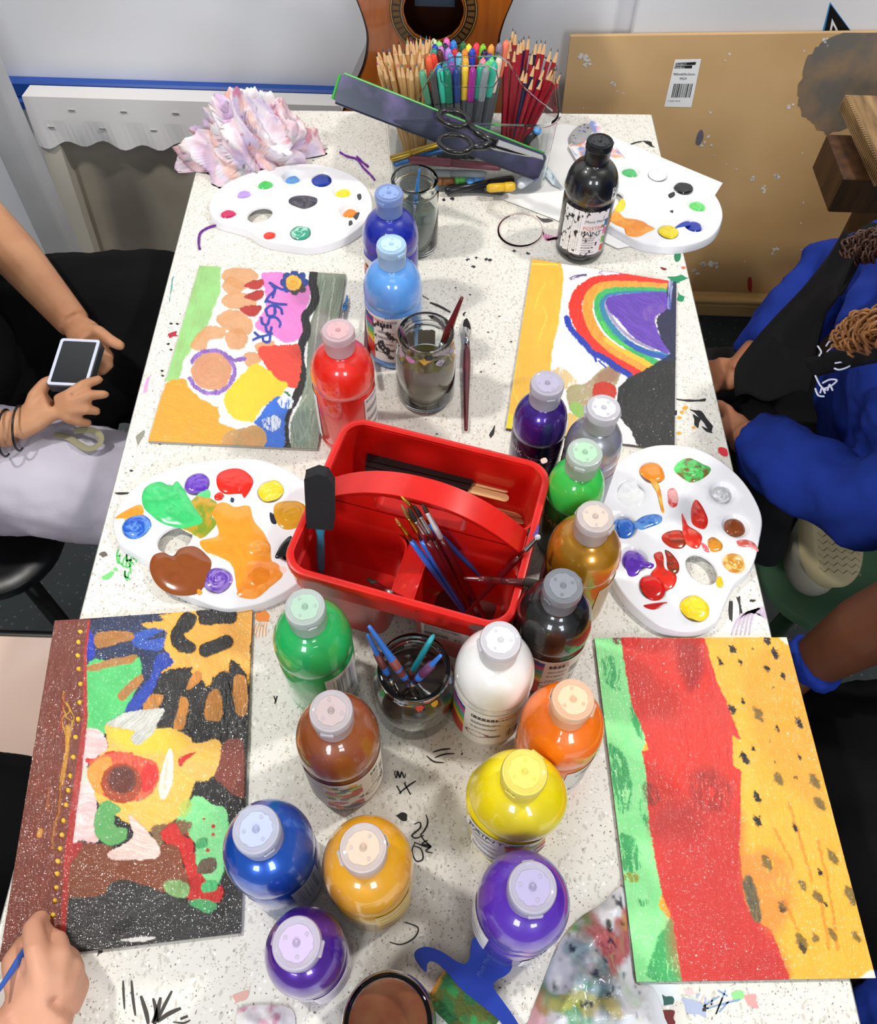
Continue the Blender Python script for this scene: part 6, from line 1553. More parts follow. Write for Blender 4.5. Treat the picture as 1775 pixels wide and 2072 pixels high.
def marker(tip, base, cap, label, group, L=.155, body='#5d6164'):
    k = ('m', cap, body)
    if k not in _pc:
        r = .0052; n = 14
        b = B().lathe([(r*.9, 0), (r, .002), (r, L-.052)], n); m1 = mesh('barrel', b.V, b.F); m1.materials.append(pm(body, .35))
        prof = [(r*1.06, L-.052)]+[(r*(1.10 if i % 2 else 1.04), L-.050+i*.005) for i in range(8)]+[(r*1.02, L-.006), (r*.75, L-.001), (r*.4, L)]
        b = B().lathe(prof, n); m2 = mesh('cap', b.V, b.F); m2.materials.append(pm(cap, .3, coat=.2)); m2.polygons.foreach_set('use_smooth', [True]*len(m2.polygons))
        b = B().lathe([(r*.42, L), (r*.40, L+.0012), (r*.2, L+.0016)], n); m3 = mesh('cap_stud', b.V, b.F); m3.materials.append(pm(cap, .3, coat=.2))
        _pc[k] = (m1, m2, m3)
    m1, m2, m3 = _pc[k]
    p, d = upright(tip, base, L)
    t = empty('marker_pen', p, label, 'marker', group); t.rotation_euler = d.to_track_quat('Z', 'Y').to_euler()
    for nm, me in (('barrel', m1), ('cap', m2)): o = bpy.data.objects.new(nm, me); COL.objects.link(o); o.parent = t
    w = o; o = bpy.data.objects.new('cap_stud', m3); COL.objects.link(o); o.parent = w
    return t
def zc(x, y): return x/2.958+640, y/2.958
rr = random.Random(12)
def base_of(tip, xl, xh, kx, ky, y0=1.168, y1=1.245):
    x = min(max(tip[0]*kx+(xl+xh)/2*(1-kx), xl), xh)
    y = min(max(1.20+(tip[1]-1.235)*ky, y0), y1)
    return (x, y, TZ+.006)
leads = ['#b83028', '#2a2a5a', '#3a6ab0', '#7a4a2a', '#1c1c1c', '#d87a3a', '#3a8a5a', '#8a3a6a', '#c8a03a', '#5a5a5a', '#c86a8a', '#2f8aa8']
wood_tips = [(365, 292), (398, 290), (432, 290), (460, 245), (493, 245), (545, 222), (540, 240), (565, 225), (600, 225), (625, 210), (580, 240), (660, 215), (680, 215), (700, 240), (640, 240), (668, 232), (358, 318), (380, 340), (430, 372), (360, 368), (400, 392), (440, 405), (485, 380), (510, 382), (545, 385), (565, 398), (600, 375), (655, 395), (420, 310), (470, 300), (520, 300), (570, 300), (620, 290), (680, 300), (640, 330)]
for i, (x, y) in enumerate(wood_tips):
    tip = G(*zc(x, y), .172-.00012*max(0, y-230)); bs = base_of(tip, -.082, -.005, .35, .4)
    pencil(tip, bs, '#d2a76c' if i % 3 else '#c2955a', leads[i % 12], 'natural wood pencil with %s lead standing at the left of the clear organiser' % ['red', 'navy', 'blue', 'brown', 'black', 'orange', 'green', 'plum', 'ochre', 'grey', 'pink', 'teal'][i % 12], 'natural wood pencils in the clear organiser', woodc='#e0b988')
mk = [(703, 238, '#c8d0a0', 'pale lime'), (780, 232, '#e86ab0', 'bright pink'), (822, 245, '#2f7ad0', 'mid blue'), (735, 252, '#86d86c', 'apple green'), (880, 255, '#2f6a3c', 'forest green'), (708, 270, '#1c3aa8', 'royal blue'), (745, 280, '#c07ac0', 'mauve'), (772, 265, '#1c2440', 'navy'), (914, 270, '#e8d83a', 'lemon yellow'), (960, 262, '#e83a4c', 'rose red'), (1000, 270, '#86c82c', 'lime green'), (1050, 272, '#f09a3c', 'apricot'), (705, 295, '#2f8a7a', 'sea green'), (738, 300, '#5a2c24', 'chocolate brown'), (790, 292, '#b88ad8', 'lilac'), (830, 298, '#d82c34', 'red'), (890, 300, '#f08a3a', 'orange'), (935, 295, '#2a48c0', 'cobalt blue'), (1010, 302, '#2c1a4c', 'dark violet'), (1100, 262, '#8a7a90', 'dusty grey'), (1140, 245, '#f07a5a', 'salmon'), (670, 340, '#f0603c', 'vermilion'), (702, 325, '#e8432c', 'scarlet'), (805, 325, '#5a9ad8', 'sky blue'), (855, 320, '#7ac0dc', 'pale blue'), (1040, 325, '#5a48b0', 'indigo'), (1085, 318, '#204838', 'bottle green'), (1000, 352, '#f08aa0', 'soft pink'), (1052, 350, '#7ad88a', 'mint green'), (1097, 345, '#f0d8c0', 'cream'), (895, 345, '#f0b03c', 'amber'), (770, 382, '#3a8a9a', 'petrol blue'), (810, 375, '#8a4aa0', 'purple'), (730, 388, '#3a6ac8', 'medium blue'), (630, 425, '#5aa07c', 'grey green'), (690, 425, '#55504e', 'charcoal'), (740, 415, '#3fc8a8', 'turquoise'), (785, 420, '#1f7a5c', 'deep green'), (840, 410, '#24407c', 'dark blue'), (893, 392, '#f0c83c', 'golden yellow'), (938, 405, '#a02a8c', 'magenta'), (985, 385, '#3aa88a', 'jade'), (1018, 405, '#8a9094', 'cool grey'), (1070, 375, '#3ab49a', 'aqua'), (1030, 370, '#5ac86c', 'leaf green')]
for x, y, c, nm in mk:
    tip = G(*zc(x, y), .168-.0001*max(0, y-230)); bs = base_of(tip, -.035, .085, .55, .45)
    marker(tip, bs, c, 'marker pen with %s cap standing in the middle of the clear organiser' % nm, 'marker pens in the clear organiser')
rd = [(1178, 165, 0), (1195, 182, 1), (1162, 220, 0), (1150, 265, 0), (1245, 215, 2), (1275, 210, 0), (1190, 285, 0), (1215, 240, 0), (1135, 310, 0), (1322, 240, 2), (1350, 235, 0), (1375, 240, 0), (1410, 285, 0), (1450, 290, 0), (1310, 375, 2), (1370, 398, 2), (1265, 415, 2), (1245, 400, 0), (1302, 455, 0), (1358, 455, 0), (1440, 408, 0), (1472, 428, 0), (1420, 400, 0), (1230, 230, 0), (1300, 300, 0), (1340, 330, 0)]
for i, (x, y, k) in enumerate(rd):
    tip = G(*zc(x, y), .168-.00022*max(0, y-230)); bs = base_of(tip, .045, .145, .30 if y > 350 else .5, .4)
    if k == 2: pencil(tip, bs, '#141c40', '#2c2c30', 'navy graphite pencil %s the clear organiser' % ('tall at the back of' if y < 300 else 'leaning among the red ones in'), 'navy pencils in the clear organiser')
    else: pencil(tip, bs, '#9c1526', '#4a4a4c', 'crimson pencil %s of the clear organiser' % ('leaning outward at the right front' if y > 350 else 'in the middle rows at the right' if y > 262 else 'standing in the back row at the right'), 'red pencils in the clear organiser')
# pens lying at the bottom
def lying(p0, p1, r, col, label, capc=None, capf=.35, name='pen', cat='pen', metal=0, rough=.3):
    a, c = Vector([float(i) for i in p0]), Vector([float(i) for i in p1]); L = (c-a).length
    t = empty(name, a, label, cat, 'pens lying in the bottom of the clear organiser'); t.rotation_euler = (c-a).to_track_quat('Z', 'Y').to_euler()
    s = L*(1-capf)
    B().lathe([(r*.6, 0), (r*.95, .004), (r, .01), (r, s)], 16).obj('barrel', pm(col, rough, metal=metal), t, True)
    B().lathe([(r*1.08, s-.001), (r*1.1, s+.002), (r*1.1, L-.004), (r*.8, L)], 16).obj('cap', pm(capc or col, rough, metal=metal), t, True)
    return t
lying(G(905, 287, .060), G(790, 322, .048), .0048, '#c8a43a', 'gold marker lying in the front of the clear organiser', metal=.6)
lying(G(910, 298, .050), G(796, 332, .036), .0048, '#2f6aa8', 'metallic blue pen lying under the gold marker', metal=.3)
lying(G(1014, 338, .045), G(828, 322, .045), .0058, '#7c3a48', 'maroon marker lying across the front of the clear organiser', '#7c3a48', .45)
lying(G(985, 352, .030), G(872, 350, .030), .0055, '#8c9294', 'grey marker lying below the maroon one')
lying(G(920, 366, .016), G(880, 366, .016), .0065, '#a8683a', 'short tan capped pen at the lower left of the organiser')
lying(G(943, 362, .020), G(920, 364, .020), .0065, '#5cb84c', 'short green crayon stub between the tan pen and the blue one')
lying(G(978, 360, .018), G(944, 370, .018), .0070, '#4f8fd0', 'light blue sharpener-shaped cap in the organiser front')
lying(G(900, 386, .010), G(1040, 362, .022), .0058, '#1a1a1e', 'black erasable marker lying at the bottom front of the organiser')
lying(G(905, 378, .010), G(1020, 388, .009), .0050, '#22242a', 'black pen lowest at the front wall of the organiser')
lying(G(985, 381, .022), G(1042, 377, .022), .0068, '#e6b72c', 'yellow highlighter cap at the lower front of the organiser')
lying(G(1062, 288, .07), G(1092, 260, .095), .0060, '#1c1c20', 'black pen with a light blue end at the right of the organiser', '#5a9ad8', .2)
lying(G(1048, 375, .018), G(1086, 350, .020), .0085, '#d8dce0', 'white correction roller at the right of the organiser bottom', '#5a78c0', .3)
tx = text2d('Erasable')
o = obj('pen_text', [tuple(G(1005+x*9.5, 356-x*1.8-y*7, .0275)) for x, y in tx[0]], tx[1], pm('#e8e8e8', .5)); tag(o, 'white lettering reading Erasable on the black marker in the organiser', 'lettering')
# long dark case laid across the organiser
a, c = Vector(G(682, 176, .172)), Vector(G(1096, 338, .040)); d = (c-a).normalized(); L = (c-a).length
vw = (Vector(EYE)-a).normalized(); sd = d.cross(vw).normalized(); nn = sd.cross(d)
cs = empty('ruler_case', a, 'long dark slate plastic case with a green edge laid slantwise across the organiser', 'case')
cs.rotation_euler = Matrix(((d.x, -sd.x, -nn.x), (d.y, -sd.y, -nn.y), (d.z, -sd.z, -nn.z))).to_euler() if False else Matrix(((d.x, sd.x, d.cross(sd).x), (d.y, sd.y, d.cross(sd).y), (d.z, sd.z, d.cross(sd).z))).to_euler()
B().prism(rrect(0, L, -.019, .019, .006, 4), -.005, .005).obj('case_body', mat('slate_plastic', '#353a4e', .25, coat=.4, noise=(18, '#6c5f8c', .5, .75)), cs)
for s in (-1, 1):
    b = B().tube([(0.004, s*.0195, 0), (L-.004, s*.0195, 0)], .0022, 8)
    if Vector((0, 0, 1)).dot(sd*s) > 0: b.tube([(-.0005, -.017, 0), (-.0005, .017, 0)], .0026, 8); b.obj('green_edge', pm('#3aa83c', .35), cs)
    else: b.obj('lower_edge', pm('#2c3040', .35), cs)
# scissors
SZc = .128
sc = empty('scissors', G(995, 287, SZc), 'black-handled scissors lying open on the front rim of the organiser', 'scissors')
o0 = Vector(sc.location)
def loopP(cx, cy, rx, ry, rot, z): return [Vector(G(cx+rx*math.cos(a)*math.cos(rot)-ry*math.sin(a)*math.sin(rot), cy+rx*math.cos(a)*math.sin(rot)+ry*math.sin(a)*math.cos(rot), z))-o0 for a in [2*PI*k/20 for k in range(21)]]
mb = pm('#141416', .3, coat=.3)
h1 = B().tube(loopP(918, 240, 31, 15, .25, SZc+.008), .0042, 8, False)
h1.tube([Vector(G(945, 250, SZc+.008))-o0, Vector(G(970, 272, SZc+.006))-o0, Vector(G(1005, 290, SZc))-o0], [.0045, .006, .005], 8).obj('handle', mb, sc, True)
h2 = B().tube(loopP(922, 290, 34, 17, .15, SZc+.002), .0042, 8, False)
h2.tube([Vector(G(950, 298, SZc))-o0, Vector(G(980, 296, SZc))-o0, Vector(G(1005, 284, SZc))-o0], [.0045, .006, .005], 8).obj('handle', mb, sc, True)
for pts, nm, dz in (([(990, 280), (1010, 283), (1098, 314), (1100, 322), (1005, 294)], 'blade', .001), ([(988, 294), (1006, 282), (1095, 318), (1060, 314), (1000, 302)], 'blade', -.002)):
    V = [Vector(G(u, v, SZc+dz))-o0 for u, v in pts]; n = len(V); V2 = [v-Vector((0, 0, .0015)) for v in V]
    obj(nm, V+V2, [tuple(range(n-1, -1, -1)), tuple(range(n, 2*n))]+[(i, (i+1) % n, n+(i+1) % n, n+i) for i in range(n)], M_steel, sc)
B().lathe([(.0032, .001), (.0032, .0035), (.002, .004)], 14).obj('pivot_screw', M_steel, sc)

# ------------------------------------------------------------------ papers, cloths and small things
def sheet(name, pts, zf, colf, label, cat, m=None, step=.004, group=None, sm=5, thick=0, z0=.0005, closed=True):
    """crumpled or flat sheet; pts = outline pixels on the table plane; zf(X,Y,d)->height; colf(X,Y,Z,u,v)->rgb"""
    P = catmull(pts, sm) if sm > 1 else np.array(pts, float)
    W3 = np.array([G(u, v, z0)[:2] for u, v in P]); c = W3.mean(0)
    lo, hi = W3.min(0), W3.max(0)
    gx, gy = np.meshgrid(np.arange(lo[0], hi[0], step), np.arange(lo[1], hi[1], step)); gx = gx.ravel()+(vnoise(gx.ravel()*900, gy.ravel()*900, 3)-.5)*step*.5; gy = gy.ravel()
    ins = pip(gx, gy, W3) & (dseg(gx, gy, W3) > step*.5)
    n = len(W3)
    res = delaunay_2d_cdt([Vector(p) for p in W3]+[Vector(p) for p in zip(gx[ins], gy[ins])], [], [list(range(n))], 1, 1e-7)
    XY = np.array([tuple(v) for v in res[0]]); d = dseg(XY[:, 0], XY[:, 1], W3)
    Z = zf(XY[:, 0], XY[:, 1], d)
    V = np.stack([XY[:, 0]-c[0], XY[:, 1]-c[1], Z], 1)
    me = mesh(name, V, [tuple(f) for f in res[2]])
    u, v = proj(np.stack([XY[:, 0], XY[:, 1], TZ+Z], 1).astype(float)) if False else (None, None)
    q = np.stack([XY[:, 0], XY[:, 1], np.full(len(XY), TZ)], 1)-EYE; zz = q@VF
    u = W/2+FPX*(q@VR)/zz; v = H/2+CY-FPX*(q@VU)/zz
    setcol(me, np.clip(colf(XY[:, 0], XY[:, 1], Z, u, v), 0, 1))
    o = link(name, me, m or M_dry, None, not thick)
    o.location = (c[0], c[1], TZ+z0); tag(o, label, cat, group)
    if thick: md = o.modifiers.new('s', 'SOLIDIFY'); md.thickness = thick; md.offset = 1
    return o
def ridged(x, y, s, seed):
    return 1-np.abs(2*fbm(x/s+30, y/s+30, seed, 2)-1)*2.2
def crease(X, Y, s, seed):
    """sharp folded facets: distance to random lines in warped space"""
    a = vnoise(X/s+11, Y/s+7, seed); b = vnoise(X/s*1.9+3, Y/s*1.9+17, seed+1)
    return (np.abs(a-.5)*2)**.8*.65+(np.abs(b-.5)*2)**.8*.35
def colmix(n, base, layers):
    C = np.tile(np.array(srgb(base)), (n, 1))
    for f, c, k in layers:
        q = np.clip(f, 0, 1)[:, None]*k; C = C*(1-q)+np.array(srgb(c))*q
    return C
# crumpled paint-stained cloth at the far left
cloth_m = mat('stained_cloth', attr='Col', rough=.9, bump=(160, .3, .001), spec=.2)
def crumple(name, px, size, label, seed, tails, rz):
    """a scrunched heap of thin cloth: a flattened ball with sharp folds and pulled-out corners"""
    p = G(*px); nU, nV = 150, 60
    th, ph = np.meshgrid(np.linspace(0, 2*PI, nU, endpoint=False), np.linspace(-.25, PI/2, nV))
    th, ph = th.ravel(), ph.ravel()
    D = np.stack([np.cos(ph)*np.cos(th), np.cos(ph)*np.sin(th), np.sin(ph)], 1)
    def n3(sc, sd):
        a = vnoise(D[:, 0]*sc+D[:, 2]*sc*.9+sd+40, D[:, 1]*sc-D[:, 2]*sc*.7+sd+40, sd)
        return a
    w = (n3(1.6, seed+31)-.5)
    def fold(sc, sd, dx, dy):
        a = n3(sc, sd)*.55+vnoise((D[:, 0]*dx+D[:, 1]*dy+w)*sc*.55+60, (D[:, 2]-w)*sc*.8+60, sd+3)*.45
        return 1-np.abs(((a*3.0) % 1)*2-1)
    r = 1+.42*(fold(2.0, seed, 1, .3)-.5)+.20*(fold(4.2, seed+5, .4, 1)-.5)+.06*(fold(9, seed+9, 1, -1)-.5)
    for a, ext, wd in tails:
        dd = np.abs((th-a+PI) % (2*PI)-PI); r += ext*np.exp(-(dd/wd)**2)*np.exp(-np.maximum(ph, 0)/.45)
    V = D*r[:, None]*np.array(size); V[:, 2] = np.maximum(V[:, 2], .0006)
    c, s_ = math.cos(rz), math.sin(rz); V[:, 0], V[:, 1] = V[:, 0]*c-V[:, 1]*s_, V[:, 0]*s_+V[:, 1]*c
    F = [(j*nU+i, j*nU+(i+1) % nU, (j+1)*nU+(i+1) % nU, (j+1)*nU+i) for j in range(nV-1) for i in range(nU)]
    me = mesh(name, V, F)
    A, B_ = V[:, 0]+.7*V[:, 2], V[:, 1]-.9*V[:, 2]
    f = lambda sc, sd: fbm(A/sc+50, B_/sc+50, sd, 3)
    setcol(me, np.clip(colmix(len(V), '#efe8ec', [((f(.03, 1)-.50)*6, '#dfb0bf', .65), ((f(.022, 5)-.55)*8, '#b9a4d0', .6), ((f(.018, 7)-.60)*9, '#e2a07c', .6), ((f(.015, 17)-.66)*14, '#c0506c', .7), ((f(.006, 8)-.74)*20, '#5a3a44', .8), ((f(.014, 12)-.70)*14, '#7ab8b0', .5)]), 0, 1))
    o = link(name, me, cloth_m, None, True); o.location = (p[0], p[1], TZ+.0004); return tag(o, label, 'cloth')
crumple('crumpled_cloth', (512, 318), (.078, .050, .094), 'crumpled white cloth stained pink and lilac on the far left corner of the table', 3, [(3.5, .55, .35), (.25, .45, .3), (4.3, .35, .3), (1.2, .25, .3)], .12)
# loose papers at the far right
def flat(h=0, s=.05, seed=1):
    return lambda X, Y, d: .0006+h*fbm(X/s+4, Y/s+4, seed, 3)
pw = mat('white_paper', attr='Col', rough=.7)
sheet('paper_sheet', [(1105, 262), (1135, 252), (1200, 262), (1462, 372), (1395, 478), (1250, 505), (1122, 445), (1010, 402), (1092, 342)], flat(.002), lambda X, Y, Z, u, v: colmix(len(X), '#f1efec', [((fbm(X/.05, Y/.05, 1)-.6)*5, '#dcd8d4', .5)]), 'large white paper sheet under the far right palette and tall black bottle', 'paper', pw, .01, sm=1, z0=.0002)
sheet('paper_offcut', [(1150, 300), (1196, 250), (1210, 252), (1240, 292), (1270, 330), (1225, 340), (1170, 335)], flat(.006, .02, 4), lambda X, Y, Z, u, v: colmix(len(X), '#f2f0ee', [((fbm(X/.01, Y/.01, 3)-.55)*9, '#e89ab0', .8), ((fbm(X/.012+8, Y/.012, 5)-.6)*12, '#f0a03c', .9), ((fbm(X/.012+30, Y/.012, 6)-.62)*12, '#7f9ad8', .9)]), 'small paper offcut with pink and orange daubs behind the tall black bottle', 'paper', pw, .003, sm=1, z0=.0028)
sheet('paper_scrap', [(1104, 330), (1140, 385), (1118, 376), (1098, 352)], flat(.003, .02, 4), lambda X, Y, Z, u, v: colmix(len(X), '#e2ecee', [((fbm(X/.006, Y/.012, 3)-.5)*9, '#4a7f96', .9), ((u > 1122)*1., '#24586c', .5)]), 'small paper scrap with teal brush strokes beside the organiser', 'paper', pw, .002, sm=1, z0=.0030)
# clear plastic oval lid with specks
p = G(1176, 272, .006)
t = empty('plastic_lid', (p[0], p[1], TZ+.0032), 'small clear oval plastic lid with dark paint specks near the back right corner', 'lid', None, -.5)
E2 = [(.015*math.cos(2*PI*k/28), .031*math.sin(2*PI*k/28)) for k in range(28)]
S2 = lambda s: [(x*s, y*s) for x, y in E2]
b = B(); loftloops(b, [(S2(1.06), 0), (S2(1.0), .001), (S2(.97), .005), (S2(.85), .0062), (S2(.4), .0066)], False, True); b.obj('shell', mat('frosted_plastic', '#d4d6d4', .2, trans=.6, ior=1.2), t, True)
r = random.Random(3)
for k in range(9):
    x, y = r.uniform(-.009, .009), r.uniform(-.02, .022); B().ell((x, y, .0068), (r.uniform(.0008, .003), r.uniform(.0008, .002), .0003), 8, 5).obj('paint_speck', pm(r.choice(['#1c1c22', '#3a3a44', '#6a54b0']), .4), t)
# purple pipe cleaners
pcm = mat('purple_chenille', '#6b2c94', .95, bump=(700, 1, .001))
def pipe(pts, label, r=.0016):
    P = [G(*p, .0022) for p in catmull(pts, 6, False)]
    c = P[0]; rr_ = random.Random(len(pts))
    b = B().tube([tuple(np.array(q)-c) for q in P], [r*rr_.uniform(.8, 1.25) for _ in P], 8)
    o = b.obj('pipe_cleaner', pcm, None, True); o.location = c; tag(o, label, 'pipe cleaner', 'purple pipe cleaners on the table')
pipe([(688, 308), (702, 316), (722, 322), (734, 338), (750, 354), (758, 364)], 'purple pipe cleaner lying between the crumpled cloth and the organiser, longer of the two')
pipe([(722, 316), (728, 322), (734, 328), (745, 337)], 'short purple pipe cleaner crossing the longer one beside the organiser')
pipe([(404, 504), (402, 490), (405, 472), (418, 462), (436, 456), (452, 454)], 'purple pipe cleaner curling out from under the far left palette')
# blue handled scraper with painted sponge
SC0 = G(960, 1980, .02)
t = empty('sponge_scraper', (SC0[0], SC0[1], TZ+.0005), 'blue plastic scraper handle gripping a green-stained sponge, bottom centre below the violet bottle', 'scraper')
def LP(u, v, z): p = G(u, v, z); return (p[0]-SC0[0], p[1]-SC0[1])
bl = pm('#1a3596', .3, coat=.3)
outl = catmull([(848, 1912), (862, 1918), (858, 1934), (866, 1948), (880, 1940), (905, 1958), (935, 1985), (975, 2018), (1010, 2052), (1030, 2090), (1052, 2085), (1040, 2055), (1022, 2025), (1002, 2000), (998, 1990), (1022, 1976), (1036, 1962), (1034, 1946), (1012, 1926), (985, 1904), (966, 1896), (953, 1902), (953, 1925), (952, 1942), (938, 1952), (918, 1942), (895, 1926), (868, 1917), (850, 1925)][1:], 3)
outl = catmull([(862, 1966), (846, 1950), (838, 1932), (846, 1920), (866, 1916), (895, 1926), (922, 1944), (940, 1950), (950, 1940), (953, 1915), (958, 1898), (975, 1898), (1005, 1918), (1032, 1944), (1036, 1958), (1026, 1972), (1002, 1986), (1000, 2000), (1018, 2026), (1042, 2060), (1062, 2100), (1036, 2100), (1012, 2066), (975, 2034), (935, 2002), (905, 1968), (884, 1948), (866, 1946)], 3)
P = [LP(u, v, .026) for u, v in outl]
ar = sum(P[i-1][0]*P[i][1]-P[i][0]*P[i-1][1] for i in range(len(P)))
if ar < 0: P = P[::-1]
res = delaunay_2d_cdt([Vector(p) for p in P], [], [list(range(len(P)))], 1, 1e-7); n = len(res[0])
V = [(v.x, v.y, .026) for v in res[0]]+[(v.x, v.y, .018) for v in res[0]]; F = [tuple(f) for f in res[2]]+[tuple(i+n for i in f[::-1]) for f in res[2]]
b0 = len(V); m = len(P); V += [(x, y, .026) for x, y in P]+[(x, y, .018) for x, y in P]; F += [(b0+(i+1) % m, b0+i, b0+m+i, b0+m+(i+1) % m) for i in range(m)]
o = obj('handle', V, F, bl, t); md = o.modifiers.new('b', 'BEVEL'); md.width = .0018; md.segments = 3; md.limit_method = 'ANGLE'; md.angle_limit = .9
TV, TF = text2d('Mont Marte'); 
a0 = np.array(LP(972, 1978, .0265)); e1 = np.array(LP(992, 1938, .0265))-a0; e1 = e1/np.linalg.norm(e1); e2 = np.array([-e1[1], e1[0]])
obj('embossed_logo', [tuple(a0+e1*x*.0042+e2*y*.006)+(.0264,) for x, y in TV], TF, pm('#4a62b0', .4), o)
# sponge block
q = [LP(u, v, .018) for u, v in ((900, 1960), (862, 2024), (965, 2130), (1012, 2062))]
def sp_col(X, Y, Z): return colmix(len(X), '#2f6a3c', [((fbm(X/.012, Y/.012, 3)-.5)*8, '#5a5a24', .8), ((fbm(X/.016+9, Y/.016, 5)-.56)*10, '#d8822c', .8), ((fbm(X/.01+3, Y/.01, 15)-.6)*10, '#2f8a4a', .9)])
nb = 26; V = []; F = []
Q = np.array(q)
for j in range(nb):
    for i in range(nb):
        a, c = i/(nb-1), j/(nb-1); p = Q[0]*(1-a)*(1-c)+Q[1]*a*(1-c)+Q[2]*a*c+Q[3]*(1-a)*c; V.append((p[0], p[1], .0185))
for j in range(nb-1):
    for i in range(nb-1): F.append((j*nb+i, j*nb+i+1, (j+1)*nb+i+1, (j+1)*nb+i))
bd_ = [i for i in range(nb)]+[j*nb+nb-1 for j in range(1, nb)]+[(nb-1)*nb+i for i in range(nb-2, -1, -1)]+[j*nb for j in range(nb-2, 0, -1)]
k0 = len(V); V += [(V[i][0], V[i][1], .0002) for i in bd_]
for i in range(len(bd_)): j = (i+1) % len(bd_); F.append((bd_[i], k0+i, k0+j, bd_[j]))
me = mesh('sponge', V, F); A = np.array(V); setcol(me, sp_col(A[:, 0], A[:, 1], A[:, 2])); link('sponge', me, mat('sponge', attr='Col', rough=.95, bump=(350, 1, .002)), t)
B().box((0, 0, 0), (.001, .001, .001))
# crumpled painted plastic sheet at the bottom right
def plz(X, Y, d):
    c = G(1190, 2010); r = np.hypot((X-c[0])/.075, (Y-c[1])/.10); e = np.clip(d/.02, 0, 1)
    return .0008+e*(.026*np.clip(1-r, 0, 1)**.7*(.5+crease(X, Y, .03, 21))+.008*crease(X, Y, .014, 23)+.003*crease(X, Y, .006, 25))*np.clip((.212-X+0*Y)/.03, .12, 1)
def plc(X, Y, Z, u, v):
    return colmix(len(X), '#dfe0e6', [((fbm(X/.03+5, Y/.03, 31)-.46)*7*np.clip((1290-u)/120, .1, 1), '#7a9aa0', .8), ((fbm(X/.022+5, Y/.03, 32)-.50)*8*np.clip((1260-u)/100, 0, 1), '#1f4450', .9), ((fbm(X/.018+15, Y/.02, 34)-.54)*9*np.clip((1230-u)/80, 0, 1), '#4a9a5c', .85), ((fbm(X/.02+25, Y/.02, 36)-.52)*8*np.clip((2000-v)/60, 0, 1)*np.clip((u-1160)/60, 0, 1), '#b8383c', .85), ((fbm(X/.02+35, Y/.02, 38)-.62)*12, '#c8b43c', .6), (np.clip((1120-u)/30, 0, 1)*np.clip((v-1980)/30, 0, 1), '#b0303c', .6), ((fbm(X/.007+35, Y/.01, 39)-.70)*20, '#16202c', .9)])
sheet('crumpled_plastic', [(1262, 1796), (1272, 1900), (1286, 1988), (1320, 2000), (1345, 2060), (1340, 2110), (1060, 2130), (1072, 2060), (1098, 1990), (1130, 1910), (1170, 1860), (1216, 1830)], plz, plc, 'crumpled plastic film smeared with teal, green and red paint, bottom right beside the board', 'plastic film', mat('paint_smeared_film', attr='Col', rough=.22, coat=.5), .0022)
sheet('tissue_scrap', [(482, 2046), (515, 2034), (560, 2034), (592, 2044), (598, 2075), (590, 2100), (490, 2100)], lambda X, Y, d: .001+np.clip(d/.01, 0, 1)*(.010*crease(X, Y, .02, 41)+.004*crease(X, Y, .008, 43)), lambda X, Y, Z, u, v: colmix(len(X), '#e6e2e2', [((fbm(X/.01, Y/.01, 3)-.62)*9, '#c87a9a', .8)]), 'white tissue scrap with pink specks at the bottom edge of the table', 'tissue', cloth_m, .002)

# ------------------------------------------------------------------ stools
def stool(name, cx, cy, w, d, col, label, rz=0, legc='#17181a', rim=None, rnd=.09):
    t = empty(name, (cx, cy, 0), label, 'stool', None, rz)
    b = B(); z = TZ-.27
    L = lambda s, zz: ([(x*s, y*s) for x, y in rrect(-w/2, w/2, -d/2, d/2, rnd, 8)], zz)
    loftloops(b, [L(.97, z-.022), L(1.0, z-.018), L(1.0, z-.004), L(.985, z), L(.86, z-.004), L(.5, z-.008)], True, True)
    o = b.obj('seat', pm(col, .35), t); edge_split_smooth(o, 60)
    if rim: b = B(); P = rrect(-w/2-.004, w/2+.004, -d/2-.004, d/2+.004, rnd, 8); b.tube([(x, y, z-.014) for x, y in P+[P[0]]], .009, 8, False); b.obj('seat_frame', pm(rim, .4), t, True)
    for sx in (-1, 1):
        for sy in (-1, 1):
            B().tube([(sx*w*.36, sy*d*.36, z-.02), (sx*w*.50, sy*d*.50, .003)], .013, 10).obj('leg', pm(legc, .4), t, True)
    return t
stool('stool', -.765, .715, .42, .40, '#141416', 'black stool under the person holding the camera, left of the table')
stool('stool', -.665, .290, .40, .34, '#eac9b8', 'cream seated stool with a black frame at the lower left', rim='#101012', rnd=.05)
stool('stool', .700, .705, .44, .40, '#84b488', 'green stool under the person in the blue sweatshirt, right of the table', legc='#3f6246')
stool('stool', .745, .19, .38, .38, '#2a2c30', 'dark stool under the person in black at the lower right')

